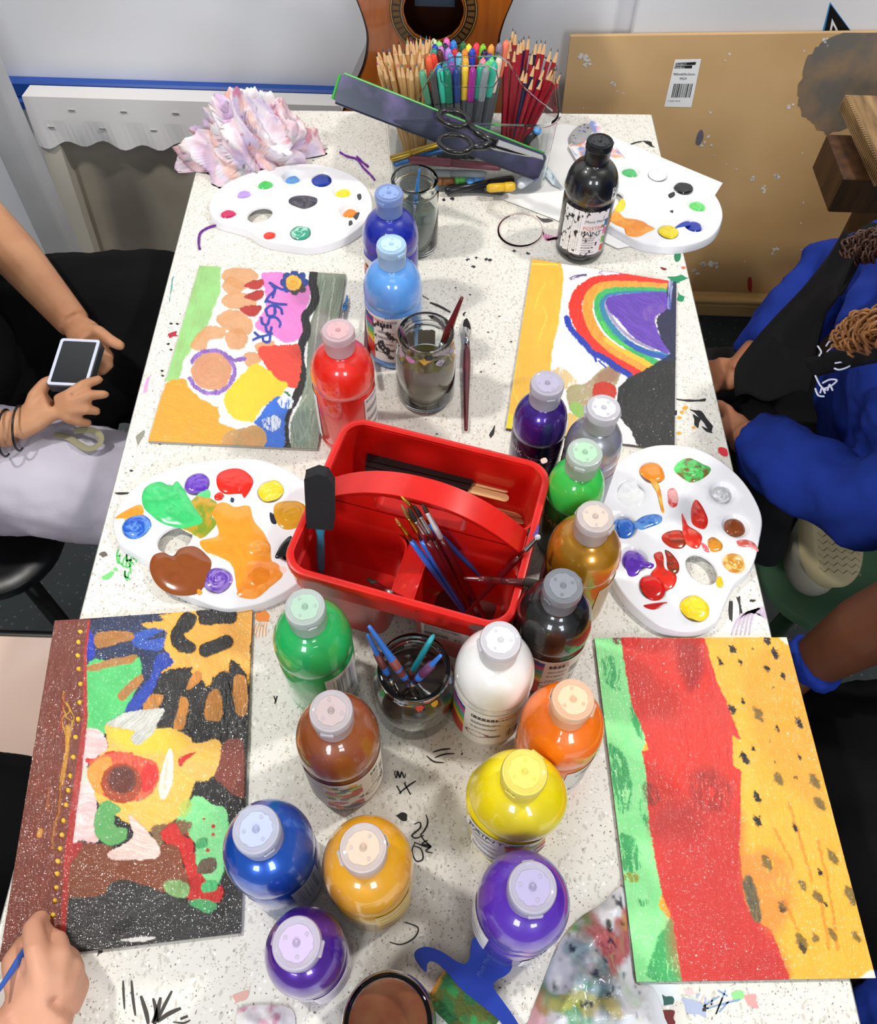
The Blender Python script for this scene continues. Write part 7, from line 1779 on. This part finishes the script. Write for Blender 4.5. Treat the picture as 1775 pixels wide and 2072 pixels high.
# ------------------------------------------------------------------ people
def skinmat(name, c, c2):
    return mat(name, c, .5, noise=(14, c2, .4, .75), bump=(120, .12, .0006), spec=.35)
def remeshed(name, b, m, parent, vox, sm=6, disp=None):
    o = b.obj(name, m, parent, True)
    md = o.modifiers.new('remesh', 'REMESH'); md.mode = 'VOXEL'; md.voxel_size = vox; md.use_smooth_shade = True
    md = o.modifiers.new('smooth', 'SMOOTH'); md.iterations = sm; md.factor = .6
    if disp:
        tx_ = bpy.data.textures.new('folds', 'CLOUDS'); tx_.noise_scale = disp[0]; tx_.noise_depth = 2
        md = o.modifiers.new('folds', 'DISPLACE'); md.texture = tx_; md.strength = disp[1]; md.mid_level = .5
    return o
def head(b, c, r, face):
    """head as part of the body surface: skull, jaw, nose, ears, lips; face = unit direction"""
    c = Vector(c); f = Vector(face).normalized(); s = f.cross(Vector((0, 0, 1))).normalized(); u = s.cross(f)
    R3 = Matrix((s, f, u)).transposed()
    b.ell(c, (r*.80, r*.98, r*1.02), 18, 12, R3)
    b.ell(c+f*r*.25-u*r*.55, (r*.58, r*.62, r*.55), 14, 9, R3)
    b.tube([c+f*r*.92+u*r*.02, c+f*r*1.10-u*r*.22, c+f*r*1.02-u*r*.30], [r*.09, r*.15, r*.10], 8)
    b.tube([c+f*r*.84-u*r*.56-s*r*.22, c+f*r*.93-u*r*.55, c+f*r*.84-u*r*.56+s*r*.22], [r*.05, r*.09, r*.05], 8)
    for k in (-1, 1): b.ell(c+s*k*r*.80-u*r*.08, (r*.09, r*.16, r*.24), 10, 7, R3)
    return c, f, s, u
def eyes(par, c, f, s, u, r):
    for k in (-1, 1):
        e = c+s*k*r*.33+f*r*.86+u*r*.03
        w = B().ell(e, (r*.13, r*.13, r*.13), 12, 8).obj('eye', pm('#e8e4e0', .15), par, True)
        B().ell(e+f*r*.075, (r*.07, r*.07, r*.07), 10, 6).obj('iris', pm('#2c1c12', .1), w, True)
def P3(u, v, z): return Vector([float(i) for i in G(u, v, z)])

def hand(b, wrist, palm, fingers, thumb, pr=.024, fr=.0078):
    """palm flesh plus separate chains for fingers; all world points"""
    b.tube([wrist, wrist.lerp(palm, .5), palm], [(pr*.85, pr*.62), (pr*1.05, pr*.6), (pr*1.0, pr*.55)], 12)
    for F_ in fingers:
        n = len(F_); b.tube([palm.lerp(F_[0], .35)]+list(F_), [fr*1.25]+[fr*(1.12-.30*i/(n-1)) for i in range(n)], 10)
        b.ell(F_[-1], (fr*.82,)*3, 8, 6)
    n = len(thumb); b.tube([wrist.lerp(palm, .4)]+list(thumb), [fr*1.6]+[fr*(1.3-.3*i/max(1, n-1)) for i in range(n)], 10); b.ell(thumb[-1], (fr,)*3, 8, 6)

# --- person at the left holding the little camera
def person_left():
    sk = skinmat('tan_skin', '#bd8a66', '#a97252')
    b = B()
    pel, chs, nk = Vector((-.80, .80, TZ-.20)), Vector((-.83, .80, TZ+.12)), Vector((-.80, .80, TZ+.26))
    b.tube([pel, Vector((-.80, .80, TZ-.05)), chs, nk-Vector((0, 0, .03)), nk+Vector((.01, 0, .06))], [(.14, .10), (.13, .10), (.16, .105), (.07, .06), (.045, .045)], 18)
    hd = head(b, (-.77, .80, TZ+.40), .105, (.9, .05, -.45))
    shF, shN = Vector((-.82, .97, TZ+.17)), Vector((-.83, .63, TZ+.17))
    eF, eN = Vector((-.70, 1.02, TZ-.02)), Vector((-.78, .64, TZ-.04))
    wF, wN = P3(150, 655, -.055), P3(30, 868, -.065)
    b.tube([shF, shF.lerp(eF, .5), eF, eF.lerp(wF, .35), wF], [.048, .042, .037, .036, .024], 14)
    b.tube([shN, shN.lerp(eN, .5), eN, eN.lerp(wN, .35), wN], [.048, .042, .038, .036, .024], 14)
    # far hand: thumb pointing right, fingers curled round the camera
    hand(b, wF, P3(186, 690, -.048), [(P3(205, 700, -.052), P3(222, 722, -.062), P3(216, 738, -.070)), (P3(200, 715, -.055), P3(222, 742, -.070), P3(208, 752, -.074)), (P3(192, 722, -.062), P3(205, 752, -.078), P3(190, 758, -.080)), (P3(184, 730, -.068), P3(190, 755, -.082), P3(180, 758, -.082))],
         (P3(200, 672, -.040), P3(224, 690, -.040), P3(243, 699, -.044)), .023, .0078)
    # near hand: fingers laid over the lower edge of the camera
    hand(b, wN, P3(105, 818, -.046), [(P3(140, 800, -.030), P3(170, 778, -.026), P3(200, 768, -.030)), (P3(146, 815, -.034), P3(180, 800, -.030), P3(212, 798, -.038)), (P3(146, 830, -.040), P3(175, 828, -.042), P3(196, 832, -.052)), (P3(140, 845, -.048), P3(160, 852, -.056), P3(178, 856, -.066))],
         (P3(72, 800, -.040), P3(92, 776, -.036), P3(110, 768, -.034)), .025, .0080)
    body = remeshed('person', b, sk, None, .0032, 5)
    tag(body, 'person in black top and pale grey trousers seated left, holding a small camera', 'person')
    eyes(body, *hd, .105)
    hb = B().ell((hd[0][0]-.02, hd[0][1], hd[0][2]+.025), (.105, .098, .105), 16, 10).tube([(-.84, .80, TZ+.44), (-.90, .80, TZ+.30), (-.93, .80, TZ+.10)], [.05, .05, .03], 12)
    remeshed('hair', hb, pm('#2a1c14', .7), body, .007, 3, (.02, .012))
    # black t-shirt with sleeves and the apron covering the lap
    bk = mat('black_cotton', '#0c0c0d', .95, spec=.15, bump=(300, .3, .0006), noise=(6, '#121214', .4, .7))
    t = B()
    t.tube([Vector((-.80, .80, TZ-.24)), Vector((-.78, .80, TZ-.10)), Vector((-.80, .80, TZ+.02)), chs, Vector((-.81, .80, TZ+.20))], [(.17, .15), (.17, .155), (.16, .13), (.18, .125), (.09, .08)], 20)
    t.tube([shF+Vector((0, -.03, .01)), shF.lerp(eF, .75)], [.064, .056], 14); t.tube([shN+Vector((0, .03, .01)), shN.lerp(eN, .75)], [.064, .056], 14)
    remeshed('tshirt', t, bk, body, .008, 4, (.07, .014))
    a = B()
    a.tube([Vector((-.80, .93, TZ-.17)), P3(120, 650, -.19), P3(300, 645, -.19), Vector((-.22, .97, TZ-.20))], [(.10, .09), (.125, .10), (.13, .10), (.10, .09)], 16)
    a.tube([Vector((-.80, .84, TZ-.17)), P3(110, 740, -.19), P3(270, 770, -.20), Vector((-.26, .86, TZ-.22))], [(.085, .075), (.08, .07), (.075, .07), (.07, .06)], 16)
    a.tube([Vector((-.74, .80, TZ-.17)), P3(60, 830, -.175), P3(180, 850, -.19), P3(235, 858, -.21)], [(.06, .05), (.05, .045), (.045, .04), (.03, .03)], 14)
    remeshed('apron', a, bk, body, .009, 5, (.06, .016))
    tr = B()
    gm = mat('grey_fleece', '#bdb8c4', .95, bump=(220, .35, .0008), noise=(5, '#a09aaa', .4, .7))
    tr.tube([Vector((-.86, .70, TZ-.16)), Vector((-.66, .67, TZ-.165)), Vector((-.48, .645, TZ-.17)), Vector((-.30, .63, TZ-.19)), Vector((-.24, .62, TZ-.24)), Vector((-.26, .62, TZ-.42)), Vector((-.30, .62, .10))], [(.10, .085), (.092, .085), (.085, .08), (.075, .07), (.07, .07), (.06, .06), (.05, .05)], 18)
    tr.tube([Vector((-.84, .92, TZ-.20)), Vector((-.45, .95, TZ-.22)), Vector((-.28, .96, TZ-.23)), Vector((-.28, .97, TZ-.45)), Vector((-.30, .98, .10))], [.075, .07, .068, .055, .045], 16)
    remeshed('trousers', tr, gm, body, .008, 4, (.05, .018))
    for y in (.62, .98):
        s = B().ell((-.26, y, .045), (.12, .045, .045), 16, 9); remeshed('shoe', s, pm('#c8c4c4', .6), body, .007, 3)
    # bracelets
    for u, v, w in ((12, 876, .031), (40, 866, .030)):
        c = P3(u, v, -.064); d = (wN-eN).normalized(); s1 = d.orthogonal().normalized(); s2 = d.cross(s1)
        B().tube([c+(s1*math.cos(q*PI/10)+s2*math.sin(q*PI/10))*w for q in range(21)], .0016, 6, False).obj('hair_tie', M_black, body, True)
person_left()
# small camera held above the lap
pcam = empty('compact_camera', P3(150, 733, -.024), 'small silver camera with a dark square screen held by the person at left', 'camera')
q = [P3(108, 686, -.018), P3(191, 690, -.018), P3(193, 782, -.026), P3(112, 780, -.026)]
ex_ = (q[1]-q[0]); ey_ = (q[3]-q[0]); w_, h_ = ex_.length, ey_.length
exn = ex_.normalized(); nz = exn.cross(-ey_).normalized(); eyn = nz.cross(exn)
pcam.rotation_euler = Matrix(((exn.x, eyn.x, nz.x), (exn.y, eyn.y, nz.y), (exn.z, eyn.z, nz.z))).to_euler()
b = B(); Lr = lambda s, r: rrect(-w_/2+s, w_/2-s, -h_/2+s, h_/2-s, r, 4)
loftloops(b, [(Lr(.002, .004), -.018), (Lr(0, .005), -.015), (Lr(0, .005), -.001), (Lr(.0008, .004), 0)], True, True); b.obj('body', pm('#55585e', .35, metal=.5), pcam)
b = B(); loftloops(b, [(Lr(.0012, .004), 0), (Lr(.0012, .004), .0012), (Lr(.0052, .002), .0012), (Lr(.0052, .002), 0)]); b.obj('screen_frame', pm('#c6cbdc', .3), pcam)
b = B(); loftloops(b, [(Lr(.0048, .002), .0002), (Lr(.0048, .002), .0006)], True, True); b.obj('screen', pm('#25282a', .12), pcam)
P = [P3(u, v, z) for u, v, z in ((110, 880, -.085), (140, 886, -.085), (160, 900, -.085), (180, 908, -.086), (200, 900, -.084), (204, 884, -.082), (190, 872, -.080), (165, 870, -.082), (150, 872, -.084))]
P = [Vector(p) for p in catmull([tuple(p) for p in P], 4, False)]
B().tube([p-Vector(pcam.location) for p in P], [(.0045, .0012)]*len(P), 8).obj('wrist_strap', pm('#8a8468', .7), None)
ws = bpy.data.objects['wrist_strap']; ws.location = pcam.location; tag(ws, 'olive wrist strap looped over the pale grey trousers at left', 'strap')

# --- person at the right in the blue sweatshirt
def person_right():
    sk = skinmat('warm_skin', '#a06a4c', '#8a5638')
    b = B()
    pel, mid, chs, nk = Vector((.72, .70, TZ-.16)), Vector((.655, .70, TZ-.02)), Vector((.60, .67, TZ+.14)), Vector((.60, .64, TZ+.27))
    b.tube([pel, mid, chs, nk, nk+Vector((-.02, 0, .07))], [(.14, .10), (.12, .095), (.14, .10), (.055, .05), (.045, .045)], 18)
    hd = head(b, (.600, .64, TZ+.43), .100, (-.75, -.05, -.62))
    shN, shF = Vector((.62, .50, TZ+.16)), Vector((.62, .80, TZ+.16))
    eN, eF = P3(1712, 1012, .01), Vector((.56, .93, TZ-.01))
    wN, wF = P3(1500, 880, -.045), P3(1490, 765, -.06)
    b.tube([shN, shN.lerp(eN, .5), eN, eN.lerp(wN, .35), wN], [.045, .04, .036, .033, .023], 14)
    b.tube([shF, shF.lerp(eF, .5), eF, eF.lerp(wF, .35), wF], [.045, .04, .036, .033, .023], 14)
    hand(b, wN, P3(1472, 850, -.05), [(P3(1455, 835, -.055), P3(1440, 830, -.06), P3(1428, 832, -.065)), (P3(1456, 848, -.06), P3(1438, 846, -.066), P3(1426, 850, -.07)), (P3(1460, 858, -.066), P3(1444, 862, -.07), P3(1432, 866, -.075)), (P3(1464, 868, -.07), P3(1450, 875, -.075), P3(1440, 880, -.08))],
         (P3(1470, 830, -.045), P3(1455, 820, -.048), P3(1444, 818, -.05)), .023, .0075)
    hand(b, wF, P3(1470, 762, -.062), [(P3(1455, 742, -.062), P3(1442, 738, -.066), P3(1432, 736, -.07)), (P3(1452, 755, -.066), P3(1436, 752, -.07), P3(1424, 752, -.075)), (P3(1450, 768, -.07), P3(1438, 770, -.074), P3(1428, 772, -.08)), (P3(1454, 782, -.074), P3(1442, 790, -.078), P3(1434, 796, -.084))],
         (P3(1476, 742, -.058), P3(1466, 734, -.058), P3(1456, 732, -.06)), .023, .0075)
    body = remeshed('person', b, sk, None, .0034, 5)
    tag(body, 'person in blue sweatshirt and black apron with curly hair, seated right of the table', 'person')
    eyes(body, *hd, .100)
    blue = mat('royal_blue_fleece', '#1b3288', .95, bump=(260, .35, .0008), noise=(7, '#162970', .4, .7), spec=.2)
    t = B()
    t.tube([pel+Vector((0, 0, .02)), mid, chs, nk-Vector((0, 0, .03))], [(.175, .14), (.175, .15), (.175, .13), (.08, .075)], 20)
    t.tube([shN+Vector((.02, .04, .02)), shN, shN.lerp(eN, .55), eN+Vector((.005, -.005, 0)), eN.lerp(wN, .3), eN.lerp(wN, .65), eN.lerp(wN, .93)], [.066, .066, .058, .052, .052, .046, .034], 16)
    t.tube([shF+Vector((.02, -.04, .02)), shF, shF.lerp(eF, .55), eF, eF.lerp(wF, .4), eF.lerp(wF, .75)], [.07, .07, .062, .056, .05, .038], 16)
    remeshed('sweatshirt', t, blue, body, .008, 4, (.06, .028))
    # trousers: one leg folded up on the stool, the other to the floor
    bk = mat('black_trousers', '#0d0d0f', .9, bump=(260, .3, .0006))
    tr = B()
    tr.tube([Vector((.80, .66, TZ-.18)), Vector((.62, .69, TZ-.165)), Vector((.42, .70, TZ-.15)), Vector((.34, .70, TZ-.17))], [(.10, .08), (.085, .075), (.07, .07), (.06, .06)], 16)
    tr.tube([Vector((.34, .70, TZ-.17)), Vector((.41, .64, TZ-.195)), Vector((.49, .60, TZ-.20))], [.06, .05, .038], 14)
    tr.tube([Vector((.80, .76, TZ-.19)), Vector((.48, .84, TZ-.17)), Vector((.34, .86, TZ-.20)), Vector((.33, .86, TZ-.45)), Vector((.35, .86, .10))], [.10, .085, .07, .055, .045], 16)
    remeshed('trousers', tr, bk, body, .009, 4, (.06, .014))
    s = B().ell((.31, .86, .045), (.12, .045, .045), 16, 9); remeshed('shoe', s, pm('#c0bcae', .6), body, .007, 3)
    # tucked sneaker, sole towards the viewer
    a, c = P3(1702, 1176, -.17), P3(1686, 900, -.10); d = (c-a).normalized(); L = (c-a).length
    n = Vector((.36, -.40, .84)); n = (n-d*n.dot(d)).normalized(); s = n.cross(d)
    Rm = Matrix(((d.x, s.x, n.x), (d.y, s.y, n.y), (d.z, s.z, n.z)))
    def X3(x, y, z): return tuple(a+Rm@Vector((x, y, z)))
    out = catmull([(.004, -.028), (.03, -.042), (L*.4, -.046), (L*.8, -.036), (L*1.0, -.024), (L*1.02, .004), (L*.99, .028), (L*.7, .034), (L*.4, .044), (.03, .042), (.004, .028), (-.008, 0)], 4)
    b = B(); 
    lo = [(x, y) for x, y in out]; sc = lambda k: [(L*.55+(x-L*.55)*k, y*k) for x, y in out]
    loftloops(b, [(sc(.93), -.030), (sc(1.0), -.026), (sc(1.0), -.004), (sc(.97), 0)], True, True)
    b.V = [X3(*v) for v in b.V]; so = b.obj('sneaker_sole', pm('#b8a982', .7), body); edge_split_smooth(so, 40)
    k = 0
    while k < 17:
        x = .012+k*(L-.03)/17; zz = B()
        pts = [X3(x+(.003 if q % 2 else -.002), -.036+q*.008, .0002) for q in range(10)]
        zz.tube(pts, .0007, 4).obj('tread', pm('#8a7c5a', .8), so); k += 1
    b = B(); b.ell(X3(L*.45, 0, -.045), (.085, .034, .034), 16, 9, Rm).ell(X3(.03, 0, -.05), (.05, .036, .04), 14, 9, Rm)
    remeshed('sneaker_upper', b, pm('#a9a392', .8), body, .006, 4)
    # apron: neck strap, hanging bib and waist tie
    ap = mat('black_apron', '#0d0d0e', .8, spec=.2, bump=(120, .3, .0008), noise=(30, '#1c1c20', .6, .85))
    rows = [[(1700, 478, .245), (1730, 466, .25), (1790, 452, .25)], [(1668, 530, .215), (1700, 560, .23), (1712, 575, .235)], [(1620, 590, .165), (1660, 600, .19), (1690, 612, .20)], [(1560, 650, .10), (1605, 660, .13), (1662, 655, .16)], [(1515, 700, .055), (1580, 715, .09), (1648, 715, .13)], [(1490, 740, .03), (1560, 765, .06), (1642, 765, .11)], [(1488, 800, .01), (1560, 806, .045), (1638, 792, .09)]]
    V = []; F = []
    fine = []
    for R_ in rows: fine.append(catmull([tuple(P3(*p)) for p in R_], 6, False))
    fine = np.array(fine); fine = np.stack([catmull(fine[:, i], 4, False) for i in range(fine.shape[1])], 1)
    m, n_ = fine.shape[:2]
    for i in range(m):
        for j in range(n_):
            p = fine[i, j]; V.append((p[0], p[1], p[2]+.006*math.sin(j*.9+i*.25)))
    for i in range(m-1):
        for j in range(n_-1): F.append((i*n_+j, (i+1)*n_+j, (i+1)*n_+j+1, i*n_+j+1))
    o = obj('apron_bib', V, F, ap, body, True); md = o.modifiers.new('s', 'SOLIDIFY'); md.thickness = .003
    P = catmull([tuple(P3(*p)) for p in ((1640, 745, .135), (1700, 728, .165), (1775, 712, .19), (1850, 700, .19))], 5, False)
    B().tube([Vector(p) for p in P], [(.003, .013)]*len(P), 10).obj('apron_tie', ap, body, True)
    a2 = B().tube([Vector((.70, .62, TZ-.13)), P3(1560, 900, -.10), P3(1500, 830, -.12), Vector((.37, .80, TZ-.14))], [(.07, .03), (.05, .025), (.05, .025), (.05, .025)], 14)
    remeshed('apron_skirt', a2, ap, body, .009, 3, (.05, .012))
    # white print on the chest
    wl = pm('#c8cce0', .6)
    for pts in ([(1672, 700), (1680, 690), (1695, 684), (1688, 698), (1674, 712)], [(1690, 735), (1712, 732), (1720, 740), (1700, 748), (1688, 745)], [(1665, 775), (1680, 768), (1694, 770), (1680, 782), (1668, 786)], [(1650, 760), (1660, 780), (1672, 790)], [(1660, 795), (1664, 785), (1670, 796)], [(1675, 790), (1679, 778), (1685, 790)], [(1655, 700), (1662, 712), (1658, 720)], [(1650, 786), (1656, 800), (1668, 802)]):
        P = [P3(u, v, .165) for u, v in pts]
        B().tube([Vector(p) for p in catmull([tuple(p) for p in P], 4, False)], .0010, 5).obj('chest_print', wl, body)
    # curly hair
    hb = B().ell((.625, .64, TZ+.455), (.115, .108, .105), 16, 10)
    remeshed('hair', hb, mat('brown_hair', '#4a2814', .6, bump=(90, 1, .004)), body, .006, 2, (.015, .02))
    r = random.Random(5)
    def lock(pts, n, spread, col, rad=.0016):
        b = B(); C = catmull([tuple(p) for p in pts], 8, False)
        for k in range(n):
            o3 = Vector((r.uniform(-1, 1), r.uniform(-1, 1), r.uniform(-.6, .6)))*spread; ph = r.uniform(0, 6); A = r.uniform(.004, .008); e = r.uniform(.75, 1); fq = r.uniform(.75, 1.1)
            Q = []
            m = int(len(C)*e)
            for i in range(m):
                p = Vector(C[i])+o3*(.4+.6*math.sin(PI*i/len(C)))+Vector((A*math.cos(i*fq+ph), A*math.sin(i*fq+ph), A*math.sin(i*fq*.9+ph)*.6)); Q.append(p)
            b.tube(Q, rad, 4)
        o = b.obj('hair_lock', mat('hair_strand', col, .45, spec=.6), body, True); o['kind'] = 'stuff'
    lock([Vector((.57, .60, TZ+.44)), P3(1830, 640, .30), P3(1775, 660, .26), P3(1735, 680, .23), P3(1700, 705, .20)], 60, .016, '#8a5a2c')
    lock([Vector((.58, .66, TZ+.44)), P3(1850, 480, .30), P3(1790, 490, .27), P3(1745, 505, .245), P3(1715, 525, .23)], 60, .015, '#3f2214')
person_right()

# --- person at the lower left, painting
def person_painting():
    sk = skinmat('pale_skin', '#d39c80', '#c08468')
    b = B()
    pel, chs, nk = Vector((-.78, .16, TZ-.18)), Vector((-.76, .10, TZ+.12)), Vector((-.72, .06, TZ+.26))
    b.tube([pel, pel.lerp(chs, .5), chs, nk, nk+Vector((.02, 0, .06))], [(.14, .10), (.125, .095), (.15, .10), (.055, .05), (.045, .045)], 18)
    hd = head(b, (-.69, .05, TZ+.41), .10, (.8, .25, -.5))
    sh, sh2 = Vector((-.70, -.06, TZ+.15)), Vector((-.76, .25, TZ+.15))
    el = Vector((-.52, -.16, TZ+.02)); wr = P3(45, 2090, .045)
    b.tube([sh, sh.lerp(el, .5), el, el.lerp(wr, .4), wr], [.046, .04, .036, .034, .025], 14)
    el2 = Vector((-.66, .34, TZ-.04)); w2 = Vector((-.70, .22, TZ-.10))
    b.tube([sh2, sh2.lerp(el2, .5), el2, w2], [.046, .04, .035, .024], 14)
    hand(b, w2, w2+Vector((.06, -.01, 0)), [tuple(w2+Vector((.09+.02*i, .02-.015*k, -.004*i)) for i in range(3)) for k in range(4)], (w2+Vector((.05, .04, 0)), w2+Vector((.08, .045, -.005))), .022, .0076)
    palm = P3(102, 2015, .052)
    hand(b, wr, palm, [(P3(88, 1985, .060), P3(74, 1925, .058), P3(66, 1878, .046), P3(82, 1860, .030)), (P3(114, 1985, .054), P3(122, 1938, .050), P3(116, 1904, .034), P3(96, 1896, .022)), (P3(134, 2000, .046), P3(148, 1962, .040), P3(140, 1938, .024), P3(118, 1930, .014)), (P3(146, 2028, .036), P3(158, 1996, .030), P3(150, 1975, .018), P3(130, 1968, .011))],
         (P3(40, 1985, .044), P3(30, 1945, .038), P3(52, 1912, .030)), .029, .0098)
    body = remeshed('person', b, sk, None, .0030, 5)
    tag(body, 'person painting with a thin blue brush at the lower left of the table', 'person')
    eyes(body, *hd, .10)
    hb = B().ell((-.715, .04, TZ+.435), (.106, .10, .105), 16, 10); remeshed('hair', hb, pm('#5a3a20', .7), body, .008, 2, (.02, .012))
    bk = bpy.data.materials['black_cotton']
    t = B().tube([Vector((-.78, .16, TZ-.22)), Vector((-.77, .13, TZ-.03)), chs, nk-Vector((0, 0, .03))], [(.17, .135), (.16, .13), (.175, .125), (.08, .07)], 18)
    t.tube([sh, sh.lerp(el, .7)], [.062, .052], 12); t.tube([sh2, sh2.lerp(el2, .7)], [.062, .052], 12)
    remeshed('tshirt', t, bk, body, .009, 4, (.07, .014))
    l = B().tube([Vector((-.80, .22, TZ-.17)), Vector((-.56, .20, TZ-.155)), Vector((-.34, .18, TZ-.17)), Vector((-.28, .18, TZ-.24)), Vector((-.28, .18, .10))], [(.10, .08), (.085, .075), (.075, .07), (.065, .065), (.045, .045)], 16)
    l.tube([Vector((-.80, .06, TZ-.17)), Vector((-.56, .04, TZ-.155)), Vector((-.34, .02, TZ-.17)), Vector((-.28, .02, TZ-.24)), Vector((-.28, .02, .10))], [(.10, .08), (.085, .075), (.075, .07), (.065, .065), (.045, .045)], 16)
    remeshed('trousers', l, bk, body, .009, 4, (.06, .014))
    for y in (.18, .02): remeshed('shoe', B().ell((-.24, y, .045), (.12, .042, .045), 16, 9), pm('#2c2c30', .6), body, .007, 3)
person_painting()
brush(G(100, 1852, .0075), G(-8, 2012, .075), '#2f63c0', 'thin blue brush held in the painting hand, touching the yellow dots', .0032, pm('#3a6ac8', .3), '#caa03a', .007, .018, group='brushes held by hands')

# --- person at the lower right in black
def person_dark():
    sk = skinmat('brown_skin', '#55311f', '#472616')
    b = B()
    pel, chs, nk = Vector((.84, .18, TZ-.16)), Vector((.80, .16, TZ+.13)), Vector((.76, .15, TZ+.27))
    b.tube([pel, pel.lerp(chs, .5), chs, nk, nk+Vector((-.01, 0, .06))], [(.14, .10), (.125, .095), (.15, .10), (.055, .05), (.045, .045)], 18)
    hd = head(b, (.73, .15, TZ+.42), .10, (-.85, .15, -.45))
    sh, sh2 = Vector((.78, .31, TZ+.16)), Vector((.78, .0, TZ+.15))
    el = P3(1830, 1225, .07); wr = P3(1640, 1345, -.05)
    b.tube([sh, sh.lerp(el, .5), el, el.lerp(wr, .4), wr], [.046, .041, .038, .036, .026], 14)
    hand(b, wr, wr+Vector((-.055, -.03, -.015)), [tuple(wr+Vector((-.08-.018*i, -.02-.015*k, -.02-.006*i)) for i in range(3)) for k in range(4)], (wr+Vector((-.05, .01, -.01)), wr+Vector((-.07, .012, -.015))), .023, .0078)
    el2 = Vector((.66, -.08, TZ-.04)); w2 = Vector((.50, .0, TZ-.08))
    b.tube([sh2, sh2.lerp(el2, .5), el2, w2], [.046, .04, .035, .024], 14)
    hand(b, w2, w2+Vector((-.06, .01, 0)), [tuple(w2+Vector((-.09-.02*i, .02-.015*k, -.004*i)) for i in range(3)) for k in range(4)], (w2+Vector((-.05, .04, 0)), w2+Vector((-.08, .045, -.005))), .022, .0076)
    body = remeshed('person', b, sk, None, .0036, 5)
    tag(body, 'person in black with a bare brown arm seated at the lower right', 'person')
    eyes(body, *hd, .10)
    remeshed('hair', B().ell((.755, .15, TZ+.445), (.108, .104, .104), 16, 10), pm('#120d0b', .8), body, .008, 2, (.02, .014))
    bk = bpy.data.materials['black_cotton']
    t = B().tube([Vector((.84, .18, TZ-.22)), Vector((.80, .17, TZ-.06)), chs, nk-Vector((0, 0, .03))], [(.19, .16), (.18, .15), (.175, .125), (.08, .07)], 18)
    t.tube([sh, sh.lerp(el, .5)], [.064, .058], 12); t.tube([sh2, sh2.lerp(el2, .7)], [.062, .052], 12)
    remeshed('tshirt', t, bk, body, .009, 4, (.07, .014))
    l = B()
    for y in (.30, .19, .07): l.tube([Vector((.84, y, TZ-.16)), Vector((.62, y, TZ-.14)), Vector((.44, y, TZ-.155)), Vector((.36, y, TZ-.20))], [(.10, .07), (.09, .065), (.08, .06), (.055, .05)], 14)
    remeshed('apron', l, bk, body, .009, 4, (.06, .016))
    s = B()
    for y in (.27, .09): s.tube([Vector((.38, y, TZ-.20)), Vector((.36, y, TZ-.40)), Vector((.38, y, .10))], [.055, .05, .042], 12)
    remeshed('trousers', s, bk, body, .009, 3)
    for y in (.27, .09): remeshed('shoe', B().ell((.34, y, .045), (.12, .042, .045), 16, 9), pm('#2c2c30', .6), body, .007, 3)
    bs = bpy.data.materials['royal_blue_fleece']
    w = B().tube([wr.lerp(el, -.05), wr.lerp(el, .10)], [.033, .034], 14); remeshed('blue_cuff', w, bs, body, .005, 2, (.02, .008))
    w = B().tube([Vector((.52, -.02, TZ-.10)), Vector((.44, .035, TZ-.09)), Vector((.41, .06, TZ-.10))], [.055, .045, .03], 14); remeshed('blue_sleeve', w, bs, body, .006, 3, (.03, .02))
person_dark()
